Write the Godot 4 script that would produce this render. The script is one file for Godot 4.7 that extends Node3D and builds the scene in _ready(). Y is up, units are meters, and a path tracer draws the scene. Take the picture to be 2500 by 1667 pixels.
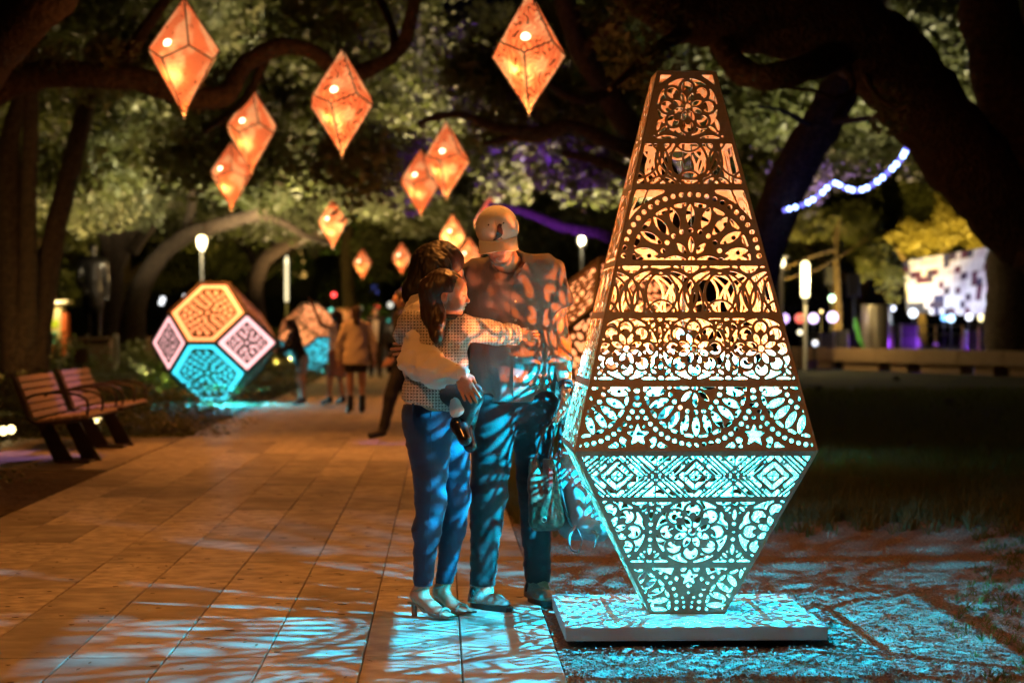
extends Node3D
# A walk under live oaks at night: laser-cut lantern sculptures, hanging lanterns, a family looking on.
# World: the walk runs along -z; x to the right; metres.

var used := {}
var M := {}
var rng := RandomNumberGenerator.new()

func _ready() -> void:
	rng.seed = 20240607
	# camera
	var cam := Camera3D.new()
	cam.name = "camera"
	cam.position = Vector3(0, 1.3, 0)
	cam.rotation_degrees = Vector3(-0.39, -1.868, 0)
	var lens := CameraAttributesPhysical.new()
	lens.frustum_focal_length = 35.0 / (2.0 * 0.1568)
	lens.exposure_aperture = 4.0
	lens.frustum_focus_distance = 9.45
	lens.frustum_near = 0.1
	lens.frustum_far = 600.0
	cam.attributes = lens
	cam.fov = rad_to_deg(2.0 * atan(0.1568))
	cam.far = 600.0
	add_child(cam)
	# night sky and exposure
	var env := Environment.new()
	env.background_mode = Environment.BG_SKY
	var sky := Sky.new()
	var pm := ProceduralSkyMaterial.new()
	pm.sky_top_color = Color(0.012, 0.012, 0.02)
	pm.sky_horizon_color = Color(0.035, 0.028, 0.03)
	pm.ground_bottom_color = Color(0.01, 0.01, 0.01)
	pm.ground_horizon_color = Color(0.03, 0.025, 0.025)
	sky.sky_material = pm
	env.sky = sky
	env.background_energy_multiplier = 0.4
	env.tonemap_mode = Environment.TONE_MAPPER_LINEAR
	env.tonemap_exposure = 1.0
	env.sdfgi_enabled = true
	env.ssao_enabled = true
	env.ssil_enabled = true
	var we := WorldEnvironment.new()
	we.name = "environment"
	we.environment = env
	add_child(we)
	materials()
	ground()
	lantern_sculpture()
	hanging_lanterns()
	faceted_sculptures()
	trees()
	street()
	stage()
	benches()
	people()
	litter()

func materials() -> void:
	M.metal = grainy(Color(0.42, 0.335, 0.22), Color(0.53, 0.43, 0.29), 0.03, 3.0, 0.6, 17, 0.0, 5, false)
	M.steel = mat(0.12, 0.12, 0.12, 0.4, 0.6)
	M.black = mat(0.012, 0.012, 0.013, 0.5)
	M.white = mat(0.7, 0.69, 0.67, 0.6)
	M.bark = grainy(Color(0.02, 0.013, 0.008), Color(0.13, 0.085, 0.055), 0.02, 0.9, 0.95, 3, 4.0)
	M.leaves = []
	for c in [Color(0.062, 0.070, 0.024), Color(0.095, 0.098, 0.045), Color(0.045, 0.050, 0.018)]:
		var m := mat(c.r, c.g, c.b, 0.5)
		m.backlight_enabled = true
		m.backlight = Color(0.35, 0.38, 0.2)
		M.leaves.append(m)
	M.leafm = M.leaves[0]
	M.skin = grainy(Color(0.40, 0.23, 0.16), Color(0.52, 0.31, 0.22), 0.03, 6.0, 0.5, 11)
	M.skin.subsurf_scatter_enabled = true
	M.skin.subsurf_scatter_strength = 0.15
	M.hair = mat(0.010, 0.007, 0.006, 0.55)

# ---------------------------------------------------------------- naming and tagging
func numbered(parent: Node, called: String) -> String:
	var key := "%d/%s" % [parent.get_instance_id(), called]
	var n: int = used.get(key, 0)
	used[key] = n + 1
	return called if n == 0 else "%s_%03d" % [called, n]

func thing(called: String, label: String, category: String, at: Vector3, group := "") -> Node3D:
	var o := Node3D.new()
	o.name = numbered(self, called)
	add_child(o, true)
	o.position = at
	tag(o, label, category, group)
	return o

func tag(o: Node, label: String, category := "", group := "") -> void:
	o.set_meta("label", label)
	if category: o.set_meta("category", category)
	if group: o.set_meta("group", group)

func part(called: String, mesh: Mesh, m: Material, parent: Node, at := Transform3D()) -> MeshInstance3D:
	var o := MeshInstance3D.new()
	o.name = numbered(parent, called)
	o.mesh = mesh
	o.material_override = m
	o.transform = at
	parent.add_child(o, true)
	return o

func struct(called: String, mesh: Mesh, m: Material, label: String) -> MeshInstance3D:
	var o := part(called, mesh, m, self)
	o.set_meta("kind", "structure")
	o.set_meta("label", label)
	return o

func many(called: String, mesh: Mesh, m: Material, places: Array, parent: Node) -> MultiMeshInstance3D:
	var mm := MultiMesh.new()
	mm.transform_format = MultiMesh.TRANSFORM_3D
	mm.mesh = mesh
	mm.instance_count = places.size()
	for i in places.size():
		mm.set_instance_transform(i, places[i])
	var o := MultiMeshInstance3D.new()
	o.name = numbered(parent, called)
	o.multimesh = mm
	o.material_override = m
	o.set_meta("kind", "stuff")
	parent.add_child(o, true)
	return o

# ---------------------------------------------------------------- materials
func mat(r: float, g: float, b: float, rough := 0.8, metal := 0.0) -> StandardMaterial3D:
	var m := StandardMaterial3D.new()
	m.albedo_color = Color(r, g, b).linear_to_srgb()
	m.roughness = rough
	m.metallic = metal
	return m

func noise_tex(freq: float, octaves: int, lo: Color, hi: Color, seed_: int, kind := FastNoiseLite.TYPE_SIMPLEX_SMOOTH, size := 512) -> NoiseTexture2D:
	var n := FastNoiseLite.new()
	n.seed = seed_
	n.frequency = freq
	n.noise_type = kind
	n.fractal_octaves = octaves
	var t := NoiseTexture2D.new()
	t.width = size
	t.height = size
	t.seamless = true
	t.noise = n
	var g := Gradient.new()
	g.set_color(0, lo.linear_to_srgb())
	g.set_color(1, hi.linear_to_srgb())
	t.color_ramp = g
	return t

func grainy(lo: Color, hi: Color, freq: float, scale: float, rough: float, seed_: int, relief := 0.0, octaves := 5, world := true) -> StandardMaterial3D:
	var m := StandardMaterial3D.new()
	m.albedo_texture = noise_tex(freq, octaves, lo, hi, seed_)
	m.roughness = rough
	m.uv1_triplanar = true
	m.uv1_world_triplanar = world
	m.uv1_scale = Vector3.ONE * scale
	if relief > 0.0:
		m.heightmap_enabled = true
		m.heightmap_scale = relief
		m.heightmap_texture = noise_tex(freq * 1.7, octaves, Color.BLACK, Color.WHITE, seed_ + 7)
	return m

func glow(r: float, g: float, b: float, e: float) -> StandardMaterial3D:
	var m := StandardMaterial3D.new()
	m.albedo_color = Color(0.6, 0.6, 0.6).linear_to_srgb()
	m.emission_enabled = true
	m.emission = Color(r, g, b).linear_to_srgb()
	m.emission_energy_multiplier = e
	return m

func omni(parent: Node, at: Vector3, col: Color, e: float, size := 0.03) -> OmniLight3D:
	var l := OmniLight3D.new()
	l.name = numbered(parent, "lamp_light")
	l.light_color = col.linear_to_srgb()
	l.light_energy = e
	l.light_size = size
	l.omni_range = 60.0
	l.omni_attenuation = 2.0
	l.shadow_enabled = true
	l.position = at
	parent.add_child(l, true)
	return l

func spot(parent: Node, at: Vector3, towards: Vector3, half: float, col: Color, e: float, size := 0.03, soft := 0.5) -> SpotLight3D:
	var l := SpotLight3D.new()
	l.name = numbered(parent, "lamp_light")
	l.light_color = col.linear_to_srgb()
	l.light_energy = e
	l.light_size = size
	l.spot_range = 80.0
	l.spot_attenuation = 2.0
	l.spot_angle = half
	l.spot_angle_attenuation = soft
	l.shadow_enabled = true
	parent.add_child(l, true)
	var up := Vector3.UP if absf(towards.normalized().y) < 0.98 else Vector3.RIGHT
	l.transform = Transform3D(Basis.looking_at(towards, up), at)
	return l

# ---------------------------------------------------------------- mesh building
class B:
	var v := PackedVector3Array()
	var n := PackedVector3Array()
	var ix := PackedInt32Array()

	# corners counterclockwise seen from outside
	func tri(a: Vector3, b: Vector3, c: Vector3) -> void:
		var k := v.size()
		var m := (b - a).cross(c - a).normalized()
		v.append_array([a, b, c])
		n.append_array([m, m, m])
		ix.append_array([k, k + 2, k + 1])

	func quad(a: Vector3, b: Vector3, c: Vector3, d: Vector3) -> void:
		var k := v.size()
		var m := (c - a).cross(d - b).normalized()
		v.append_array([a, b, c, d])
		n.append_array([m, m, m, m])
		ix.append_array([k, k + 2, k + 1, k, k + 3, k + 2])

	func fan(p: Array) -> void:
		for i in range(1, p.size() - 1):
			tri(p[0], p[i], p[i + 1])

	# a box with chamfered edges
	func box(c: Vector3, s: Vector3, ch := 0.0, basis := Basis()) -> void:
		var h := s / 2.0
		if ch <= 0.0:
			var q := []
			for i in 8:
				q.append(c + basis * Vector3(h.x * (1 if i & 1 else -1), h.y * (1 if i & 2 else -1), h.z * (1 if i & 4 else -1)))
			quad(q[4], q[5], q[7], q[6]); quad(q[1], q[0], q[2], q[3]); quad(q[5], q[1], q[3], q[7])
			quad(q[0], q[4], q[6], q[2]); quad(q[6], q[7], q[3], q[2]); quad(q[0], q[1], q[5], q[4])
			return
		ch = minf(ch, minf(h.x, minf(h.y, h.z)) * 0.8)
		var e := [[], [], []]
		for ax in 3:
			for i in 8:
				var p := Vector3(h.x, h.y, h.z)
				for k in 3:
					if k != ax: p[k] -= ch
				e[ax].append(c + basis * Vector3(p.x * (1 if i & 1 else -1), p.y * (1 if i & 2 else -1), p.z * (1 if i & 4 else -1)))
		var X = e[0]; var Y = e[1]; var Z = e[2]
		quad(Z[4], Z[5], Z[7], Z[6]); quad(Z[1], Z[0], Z[2], Z[3]); quad(X[5], X[1], X[3], X[7])
		quad(X[0], X[4], X[6], X[2]); quad(Y[6], Y[7], Y[3], Y[2]); quad(Y[0], Y[1], Y[5], Y[4])
		quad(Z[5], X[5], X[7], Z[7]); quad(X[1], Z[1], Z[3], X[3]); quad(Z[0], X[0], X[2], Z[2]); quad(X[4], Z[4], Z[6], X[6])
		quad(Z[6], Z[7], Y[7], Y[6]); quad(Y[2], Y[3], Z[3], Z[2]); quad(X[7], X[3], Y[3], Y[7]); quad(Y[6], Y[2], X[2], X[6])
		quad(Z[5], Z[4], Y[4], Y[5]); quad(Y[1], Y[0], Z[0], Z[1]); quad(X[1], X[5], Y[5], Y[1]); quad(X[4], X[0], Y[0], Y[4])
		tri(X[7], Y[7], Z[7]); tri(Y[6], X[6], Z[6]); tri(Y[3], X[3], Z[3]); tri(X[2], Y[2], Z[2])
		tri(Y[5], X[5], Z[5]); tri(X[4], Y[4], Z[4]); tri(X[1], Y[1], Z[1]); tri(Y[0], X[0], Z[0])

	# smooth tube through points with a radius at each
	func tube(pts: Array, rad: Array, sides := 8, rough := 0.0, seed_ := 1, flat := 1.0) -> void:
		var nz := FastNoiseLite.new()
		nz.seed = seed_
		nz.frequency = 0.9
		var base := v.size()
		var side := Vector3.ZERO
		for i in pts.size():
			var t: Vector3 = (pts[mini(i + 1, pts.size() - 1)] - pts[maxi(i - 1, 0)]).normalized()
			if i == 0:
				side = t.cross(Vector3.UP if absf(t.y) < 0.9 else Vector3.RIGHT).normalized()
			else:
				side = (side - t * side.dot(t)).normalized()
			var up := side.cross(t)
			for k in sides + 1:
				var a := TAU * k / sides
				var d := side * cos(a) + up * sin(a) * flat
				var r: float = rad[i]
				if rough > 0.0:
					var w: Vector3 = pts[i] + d * r
					r *= 1.0 + rough * nz.get_noise_3dv(w * 3.0 if k < sides else (pts[i] + side * rad[i]) * 3.0)
				v.append(pts[i] + d * r)
				n.append(d.normalized())
		for i in pts.size() - 1:
			for k in sides:
				var a := base + i * (sides + 1) + k
				var b := a + sides + 1
				ix.append_array([a, a + 1, b, a + 1, b + 1, b])
		for end in [0, pts.size() - 1]:
			var k0 := v.size()
			var c: Vector3 = pts[end]
			v.append(c)
			var t2: Vector3 = (pts[1] - pts[0]).normalized() * -1.0 if end == 0 else (pts[end] - pts[end - 1]).normalized()
			n.append(t2)
			for k in sides + 1:
				v.append(v[base + end * (sides + 1) + k])
				n.append(t2)
			for k in sides:
				if end == 0: ix.append_array([k0, k0 + 2 + k, k0 + 1 + k])
				else: ix.append_array([k0, k0 + 1 + k, k0 + 2 + k])

	# turned shape: profile of (radius, height)
	func lathe(prof: Array, at: Vector3, sides := 20, hard := true) -> void:
		for i in prof.size() - 1:
			var p: Vector2 = prof[i]
			var q: Vector2 = prof[i + 1]
			var base := v.size()
			var sl := Vector2(q.y - p.y, p.x - q.x).normalized()
			for k in sides + 1:
				var a := TAU * k / sides
				var d := Vector3(cos(a), 0, -sin(a))
				v.append(at + d * p.x + Vector3(0, p.y, 0))
				v.append(at + d * q.x + Vector3(0, q.y, 0))
				var m := (d * sl.x + Vector3(0, sl.y, 0)).normalized()
				n.append(m)
				n.append(m)
			for k in sides:
				var b := base + 2 * k
				ix.append_array([b, b + 1, b + 2, b + 2, b + 1, b + 3])

	func ball(c: Vector3, r: float, sides := 12, squash := Vector3.ONE) -> void:
		var base := v.size()
		var rows := sides / 2
		for i in rows + 1:
			for k in sides + 1:
				var th := PI * i / rows
				var a := TAU * k / sides
				var d := Vector3(sin(th) * cos(a), cos(th), -sin(th) * sin(a))
				v.append(c + d * squash * r)
				n.append((d / squash).normalized())
		for i in rows:
			for k in sides:
				var a := base + i * (sides + 1) + k
				var b := a + sides + 1
				ix.append_array([a, a + 1, b, a + 1, b + 1, b])

	# convex outline in the plane (o; x, y) given counterclockwise, with thickness along x cross y
	func slab(outline: Array, o: Vector3, x: Vector3, y: Vector3, thick: float) -> void:
		var z := x.cross(y).normalized() * thick
		var top := []
		var low := []
		for p in outline:
			var w: Vector3 = o + x * p.x + y * p.y
			top.append(w + z / 2.0)
			low.append(w - z / 2.0)
		fan(top)
		var rev := low.duplicate()
		rev.reverse()
		fan(rev)
		for i in outline.size():
			var j := (i + 1) % outline.size()
			quad(low[i], low[j], top[j], top[i])

	func arrays() -> Array:
		var a := []
		a.resize(Mesh.ARRAY_MAX)
		a[Mesh.ARRAY_VERTEX] = v
		a[Mesh.ARRAY_NORMAL] = n
		a[Mesh.ARRAY_INDEX] = ix
		return a

	func mesh() -> ArrayMesh:
		var m := ArrayMesh.new()
		m.add_surface_from_arrays(Mesh.PRIMITIVE_TRIANGLES, arrays())
		return m

	func join(o: B) -> void:
		var k := v.size()
		v.append_array(o.v)
		n.append_array(o.n)
		for i in o.ix: ix.append(i + k)

func curve(p: Array, steps: int) -> Array:
	var out := []
	for i in p.size() - 1:
		for s in steps:
			var a: Vector3 = p[maxi(i - 1, 0)]
			var b: Vector3 = p[i]
			var c: Vector3 = p[i + 1]
			var d: Vector3 = p[mini(i + 2, p.size() - 1)]
			out.append(b.cubic_interpolate(c, a, d, float(s) / steps))
	out.append(p[p.size() - 1])
	return out

func taper(r: Array, steps: int) -> Array:
	var out := []
	for i in r.size() - 1:
		for s in steps:
			out.append(lerpf(r[i], r[i + 1], float(s) / steps))
	out.append(r[r.size() - 1])
	return out

# ---------------------------------------------------------------- perforated sheet: holes cut from a convex outline
class Perf:
	var edges := []          # inward half planes of the sheet: [point, normal]
	var o: Vector2
	var c: float
	var nx: int
	var ny: int
	var f := PackedFloat32Array()

	func _init(outline: Array, cell: float) -> void:
		c = cell
		var lo := Vector2(1e9, 1e9)
		var hi := -lo
		for i in outline.size():
			var p: Vector2 = outline[i]
			var q: Vector2 = outline[(i + 1) % outline.size()]
			var d := (q - p).normalized()
			edges.append([p, Vector2(-d.y, d.x)])
			lo = lo.min(p)
			hi = hi.max(p)
		o = lo - Vector2(c, c) * 1.37
		nx = int((hi.x - o.x) / c) + 3
		ny = int((hi.y - o.y) / c) + 3
		f.resize(nx * ny)
		f.fill(-1.0)

	# h: list of terms whose least value counts. [0,x,y,r] inside circle, [1,x,y,r] outside circle,
	# [2,x,y,nx,ny] half plane along n, [3,x,y,r,t] off a ring, [4,x,y,nx,ny,t] off a straight bar, [5,x,y,r,t] off a square ring set on its corner
	func cut(x0: float, y0: float, x1: float, y1: float, h: Array) -> void:
		var i0 := clampi(int((x0 - o.x) / c), 0, nx - 1)
		var i1 := clampi(int((x1 - o.x) / c) + 1, 0, nx - 1)
		var j0 := clampi(int((y0 - o.y) / c), 0, ny - 1)
		var j1 := clampi(int((y1 - o.y) / c) + 1, 0, ny - 1)
		for j in range(j0, j1 + 1):
			var y := o.y + j * c
			for i in range(i0, i1 + 1):
				var x := o.x + i * c
				var best := 1.0
				for t in h:
					var w: float
					var k: int = t[0]
					if k == 2:
						w = (x - t[1]) * t[3] + (y - t[2]) * t[4]
					else:
						var dx: float = x - t[1]
						var dy: float = y - t[2]
						var d := sqrt(dx * dx + dy * dy)
						if k == 0: w = t[3] - d
						elif k == 1: w = d - t[3]
						elif k == 3: w = absf(d - t[3]) - t[4]
						elif k == 4: w = absf(dx * t[3] + dy * t[4]) - t[5]
						else: w = absf(absf(dx) + absf(dy) - t[3]) * 0.7071 - t[4]
					if w < best:
						best = w
						if best < -0.05: break
				var at := j * nx + i
				if best > f[at]: f[at] = best

	func dot(x: float, y: float, r: float) -> void:
		cut(x - r - c, y - r - c, x + r + c, y + r + c, [[0, x, y, r]])

	func leaf(x: float, y: float, ang: float, l: float, w: float) -> void:
		var big := (l * l + w * w) / (2.0 * w)
		var s := Vector2(-sin(ang), cos(ang)) * (big - w)
		var r := l + c
		cut(x - r, y - r, x + r, y + r, [[0, x + s.x, y + s.y, big], [0, x - s.x, y - s.y, big]])

	func poly(p: Array) -> void:   # convex, counterclockwise
		var lo := Vector2(1e9, 1e9)
		var hi := -lo
		var h := []
		for i in p.size():
			var a: Vector2 = p[i]
			var b: Vector2 = p[(i + 1) % p.size()]
			var d := (b - a).normalized()
			h.append([2, a.x, a.y, -d.y, d.x])
			lo = lo.min(a)
			hi = hi.max(a)
		cut(lo.x - c, lo.y - c, hi.x + c, hi.y + c, h)

	func star(x: float, y: float, r: float) -> void:
		for k in 5:
			var a := PI / 2 + TAU * k / 5
			var tip := Vector2(x, y) + Vector2(cos(a), sin(a)) * r
			var s := r * 0.382 * 1.12
			var p := Vector2(x, y) + Vector2(cos(a - PI / 5), sin(a - PI / 5)) * s
			var q := Vector2(x, y) + Vector2(cos(a + PI / 5), sin(a + PI / 5)) * s
			poly([Vector2(x, y), p, tip, q])

	func rosette(x: float, y: float, s := 1.0) -> void:
		dot(x, y, 0.0135 * s)
		for k in 8:
			var a := TAU * k / 8
			var e := a + PI / 8
			leaf(x + cos(e) * 0.043 * s, y + sin(e) * 0.043 * s, e, 0.025 * s, 0.0115 * s)
			var p := Vector2(x + cos(a) * 0.088 * s, y + sin(a) * 0.088 * s)
			var q := Vector2(x + cos(a) * 0.069 * s, y + sin(a) * 0.069 * s)
			var r := 0.0245 * s
			cut(p.x - r - c, p.y - r - c, p.x + r + c, p.y + r + c, [[0, p.x, p.y, r], [1, q.x, q.y, 0.0125 * s]])
			var g := Vector2(x + cos(e) * 0.115 * s, y + sin(e) * 0.115 * s)
			var p2 := Vector2(x + cos(a + TAU / 8) * 0.088 * s, y + sin(a + TAU / 8) * 0.088 * s)
			r = 0.034 * s
			cut(g.x - r, g.y - r, g.x + r, g.y + r, [[0, x, y, 0.129 * s], [1, p.x, p.y, 0.0365 * s], [1, p2.x, p2.y, 0.0365 * s], [2, x, y, sin(e + 0.30), -cos(e + 0.30)], [2, x, y, -sin(e - 0.30), cos(e - 0.30)]])

	func spray(x: float, y: float, up: float, clip: Array) -> void:   # half dot with three leaves between rosettes
		for t in [[PI / 2, 0.058, 0.026, 0.0085], [PI / 4, 0.042, 0.016, 0.006], [3 * PI / 4, 0.042, 0.016, 0.006]]:
			leaf(x + cos(t[0]) * t[1], y + sin(t[0]) * t[1] * up, t[0] * up, t[2], t[3])
		for s in [-1, 1]:
			dot(x + s * 0.021, y + up * 0.047, 0.0045)
			dot(x + s * 0.045, y + up * 0.018, 0.0045)
			cut(x - 0.09, y - 0.02, x + 0.09, y + 0.02, [[0, x + s * 0.050, y - up * 0.0455, 0.0545]] + clip)
		cut(x - 0.02, y - 0.02, x + 0.02, y + 0.02, [[0, x, y, 0.0115]] + clip)

	# half of a great flower: rings of leaves and dots about (x, y), kept on the side of "clip"
	func mandala(x: float, y: float, s: float, a0: float, a1: float, nl: int, nd: int, clip: Array) -> void:
		for k in nl:
			var a := lerpf(a0, a1, (k + 0.5) / nl)
			var p := Vector2(x + cos(a) * 0.165 * s, y + sin(a) * 0.165 * s)
			var big := (0.044 * 0.044 + 0.0155 * 0.0155) * s / (2.0 * 0.0155)
			var sh := Vector2(-sin(a), cos(a)) * (big - 0.0155 * s)
			var r := 0.05 * s
			cut(p.x - r, p.y - r, p.x + r, p.y + r, [[0, p.x + sh.x, p.y + sh.y, big], [0, p.x - sh.x, p.y - sh.y, big]] + clip)
		for k in nl + 1:
			var a := lerpf(a0, a1, float(k) / nl)
			var g := Vector2(x + cos(a) * 0.198 * s, y + sin(a) * 0.198 * s)
			var da := (a1 - a0) / nl / 2.0
			var l := Vector2(x + cos(a - da) * 0.150 * s, y + sin(a - da) * 0.150 * s)
			var m := Vector2(x + cos(a + da) * 0.150 * s, y + sin(a + da) * 0.150 * s)
			var r := 0.034 * s
			cut(g.x - r, g.y - r, g.x + r, g.y + r, [[0, x, y, 0.213 * s], [1, l.x, l.y, 0.054 * s], [1, m.x, m.y, 0.054 * s], [2, x, y, sin(a + da * 0.62), -cos(a + da * 0.62)], [2, x, y, -sin(a - da * 0.62), cos(a - da * 0.62)]] + clip)
		for k in nd:
			var a := lerpf(a0, a1, (k + 0.5) / nd)
			var p := Vector2(x + cos(a) * 0.244 * s, y + sin(a) * 0.244 * s)
			var r := 0.0092 * s
			cut(p.x - r - c, p.y - r - c, p.x + r + c, p.y + r + c, [[0, p.x, p.y, r]] + clip)

	# the lattice that remains when strips are left standing: each strip [kind, ...] as in "cut" terms
	func lattice(x0: float, y0: float, x1: float, y1: float, strips: Array) -> void:
		cut(x0 - c, y0 - c, x1 + c, y1 + c, strips + [[2, x0, y0, 1, 0], [2, x1, y1, -1, 0], [2, x0, y0, 0, 1], [2, x1, y1, 0, -1]])

	# ring: also open a strip that follows the outline, between two distances from it
	func mesh(margin: float, thick: float, ring := Vector2.ZERO) -> ArrayMesh:
		var s := PackedFloat32Array()
		s.resize(nx * ny)
		for j in ny:
			for i in nx:
				var p := o + Vector2(i, j) * c
				var ins := 1e9
				for e in edges:
					ins = minf(ins, (p - e[0]).dot(e[1]))
				var hole := minf(f[j * nx + i], ins - margin)
				if ring.y > 0.0: hole = maxf(minf(f[j * nx + i], ins - ring.y * 1.25), minf(ins - ring.x, ring.y - ins))
				s[j * nx + i] = minf(ins, -hole)
		var b := B.new()
		var h := thick / 2.0
		var zf := Vector3(0, 0, 1)
		for j in ny - 1:
			var run := -1
			for i in nx:
				var at := j * nx + i
				var full := i < nx - 1 and s[at] > 0 and s[at + 1] > 0 and s[at + nx] > 0 and s[at + nx + 1] > 0
				if full:
					if run < 0: run = i
					continue
				if run >= 0:
					var xa := o.x + run * c
					var xb := o.x + i * c
					var ya := o.y + j * c
					var yb := ya + c
					b.quad(Vector3(xa, ya, h), Vector3(xb, ya, h), Vector3(xb, yb, h), Vector3(xa, yb, h))
					b.quad(Vector3(xb, ya, -h), Vector3(xa, ya, -h), Vector3(xa, yb, -h), Vector3(xb, yb, -h))
					run = -1
				if i >= nx - 1: continue
				var q := [s[at], s[at + 1], s[at + nx + 1], s[at + nx]]
				if q[0] <= 0 and q[1] <= 0 and q[2] <= 0 and q[3] <= 0: continue
				var cn := [Vector2(i, j), Vector2(i + 1, j), Vector2(i + 1, j + 1), Vector2(i, j + 1)]
				var front := []
				var crossing := []
				for k in 4:
					var a: float = q[k]
					var d: float = q[(k + 1) % 4]
					if a > 0: front.append(o + cn[k] * c)
					if (a > 0) != (d > 0):
						var w: Vector2 = o + cn[k].lerp(cn[(k + 1) % 4], a / (a - d)) * c
						front.append(w)
						crossing.append([w, a > 0])
				var F := []
				var K := []
				for p in front:
					F.append(Vector3(p.x, p.y, h))
					K.push_front(Vector3(p.x, p.y, -h))
				b.fan(F)
				b.fan(K)
				for k in crossing.size():
					if crossing[k][1]:   # leaving the metal here, coming back at the next crossing
						var p: Vector2 = crossing[k][0]
						var r: Vector2 = crossing[(k + 1) % crossing.size()][0]
						b.quad(Vector3(p.x, p.y, -h), Vector3(r.x, r.y, -h), Vector3(r.x, r.y, h), Vector3(p.x, p.y, h))
		return b.mesh()

# ---------------------------------------------------------------- rounded bodies: smooth union of tapered limbs on a grid, meshed as surface nets
class Field:
	var lo: Vector3
	var c: float
	var nx: int
	var ny: int
	var nz: int
	var g := PackedFloat32Array()

	func _init(a: Vector3, b: Vector3, cell: float) -> void:
		lo = a
		c = cell
		nx = int((b.x - a.x) / c) + 2
		ny = int((b.y - a.y) / c) + 2
		nz = int((b.z - a.z) / c) + 2
		g.resize(nx * ny * nz)
		g.fill(1000.0)

	func span(a: Vector3, b: Vector3) -> Array:
		return [clampi(int((a.x - lo.x) / c), 0, nx - 1), clampi(int((b.x - lo.x) / c) + 2, 0, nx), clampi(int((a.y - lo.y) / c), 0, ny - 1), clampi(int((b.y - lo.y) / c) + 2, 0, ny), clampi(int((a.z - lo.z) / c), 0, nz - 1), clampi(int((b.z - lo.z) / c) + 2, 0, nz)]

	# tapered limb from a to b; flattened by "thin" (0..1) along the direction n; "open" ends it flat, as at a cuff
	func limb(a: Vector3, b: Vector3, ra: float, rb: float, k := 0.03, n := Vector3.ZERO, thin := 1.0, open := false) -> void:
		var m := maxf(ra, rb) + k + 3.0 * c
		var s := span(a.min(b) - Vector3(m, m, m), a.max(b) + Vector3(m, m, m))
		var ab := b - a
		var l2 := maxf(ab.length_squared(), 1e-9)
		var flat := thin < 0.999
		var more := 1.0 / thin - 1.0
		var axis := ab.normalized()
		var length := ab.length()
		for z in range(s[4], s[5]):
			for y in range(s[2], s[3]):
				var at: int = (z * ny + y) * nx + s[0]
				for x in range(s[0], s[1]):
					var p := Vector3(lo.x + x * c, lo.y + y * c, lo.z + z * c) - a
					var t := clampf(p.dot(ab) / l2, 0.0, 1.0)
					var q := p - ab * t
					var d: float
					if flat:
						q += n * (q.dot(n) * more)
						d = (q.length() - lerpf(ra, rb, t)) * (0.5 + 0.5 * thin)
					else:
						d = q.length() - lerpf(ra, rb, t)
					if open: d = maxf(d, p.dot(axis) - length)
					var w := g[at]
					var h := k - absf(d - w)
					g[at] = minf(d, w) - (h * h * 0.25 / k if h > 0.0 else 0.0)
					at += 1

	func egg(ctr: Vector3, r: Vector3, basis := Basis(), k := 0.02, away := false) -> void:
		var big := maxf(r.x, maxf(r.y, r.z)) + k + 3.0 * c
		var s := span(ctr - Vector3(big, big, big), ctr + Vector3(big, big, big))
		var inv := basis.inverse()
		for z in range(s[4], s[5]):
			for y in range(s[2], s[3]):
				var at: int = (z * ny + y) * nx + s[0]
				for x in range(s[0], s[1]):
					var p := inv * (Vector3(lo.x + x * c, lo.y + y * c, lo.z + z * c) - ctr) / r
					var k0 := p.length()
					var d := k0 * (k0 - 1.0) / maxf((p / r).length(), 1e-6)
					if k0 < 0.05: d = -minf(r.x, minf(r.y, r.z))
					var w := g[at]
					if away:
						d = -d
						var h := k - absf(d - w)
						g[at] = maxf(d, w) + (h * h * 0.25 / k if h > 0.0 else 0.0)
					else:
						var h := k - absf(d - w)
						g[at] = minf(d, w) - (h * h * 0.25 / k if h > 0.0 else 0.0)
					at += 1

	# take away all that lies on the side of p to which n points; within reach of p only
	func slice(p: Vector3, n: Vector3, reach := 9.0) -> void:
		n = n.normalized()
		var s := span(p - Vector3.ONE * reach, p + Vector3.ONE * reach)
		for z in range(s[4], s[5]):
			for y in range(s[2], s[3]):
				var at: int = (z * ny + y) * nx + s[0]
				for x in range(s[0], s[1]):
					var d := (Vector3(lo.x + x * c, lo.y + y * c, lo.z + z * c) - p).dot(n)
					if d > g[at]: g[at] = d
					at += 1

	func crease(noise: FastNoiseLite, amp: float, stretch := Vector3.ONE) -> void:
		for z in nz:
			for y in ny:
				var at := (z * ny + y) * nx
				for x in nx:
					if absf(g[at]) < 4.0 * c + amp:
						g[at] += amp * noise.get_noise_3dv(Vector3(lo.x + x * c, lo.y + y * c, lo.z + z * c) * stretch)
					at += 1

	func build(base: Vector3, into: B = null) -> B:
		var b := B.new() if into == null else into
		var id := {}
		var st := [1, nx, nx * ny]
		var first := b.v.size()
		for z in nz - 1:
			for y in ny - 1:
				var at := (z * ny + y) * nx
				for x in nx - 1:
					var g0 := g[at + x]
					if absf(g0) > 3.0 * c: continue
					var i := at + x
					var e := [g0, g[i + 1], g[i + nx], g[i + nx + 1], g[i + st[2]], g[i + st[2] + 1], g[i + st[2] + nx], g[i + st[2] + nx + 1]]
					var neg := 0
					for q in e:
						if q < 0: neg += 1
					if neg == 0 or neg == 8: continue
					var sum := Vector3.ZERO
					var cnt := 0
					for k in 8:
						for ax in 3:
							var bit := 1 << ax
							if k & bit: continue
							var u: float = e[k]
							var w: float = e[k | bit]
							if (u < 0) == (w < 0): continue
							var p := Vector3(k & 1, (k >> 1) & 1, (k >> 2) & 1)
							p[ax] += u / (u - w)
							sum += p
							cnt += 1
					id[i] = b.v.size()
					b.v.append(lo + (Vector3(x, y, z) + sum / cnt) * c - base)
					b.n.append(Vector3.ZERO)
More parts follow.
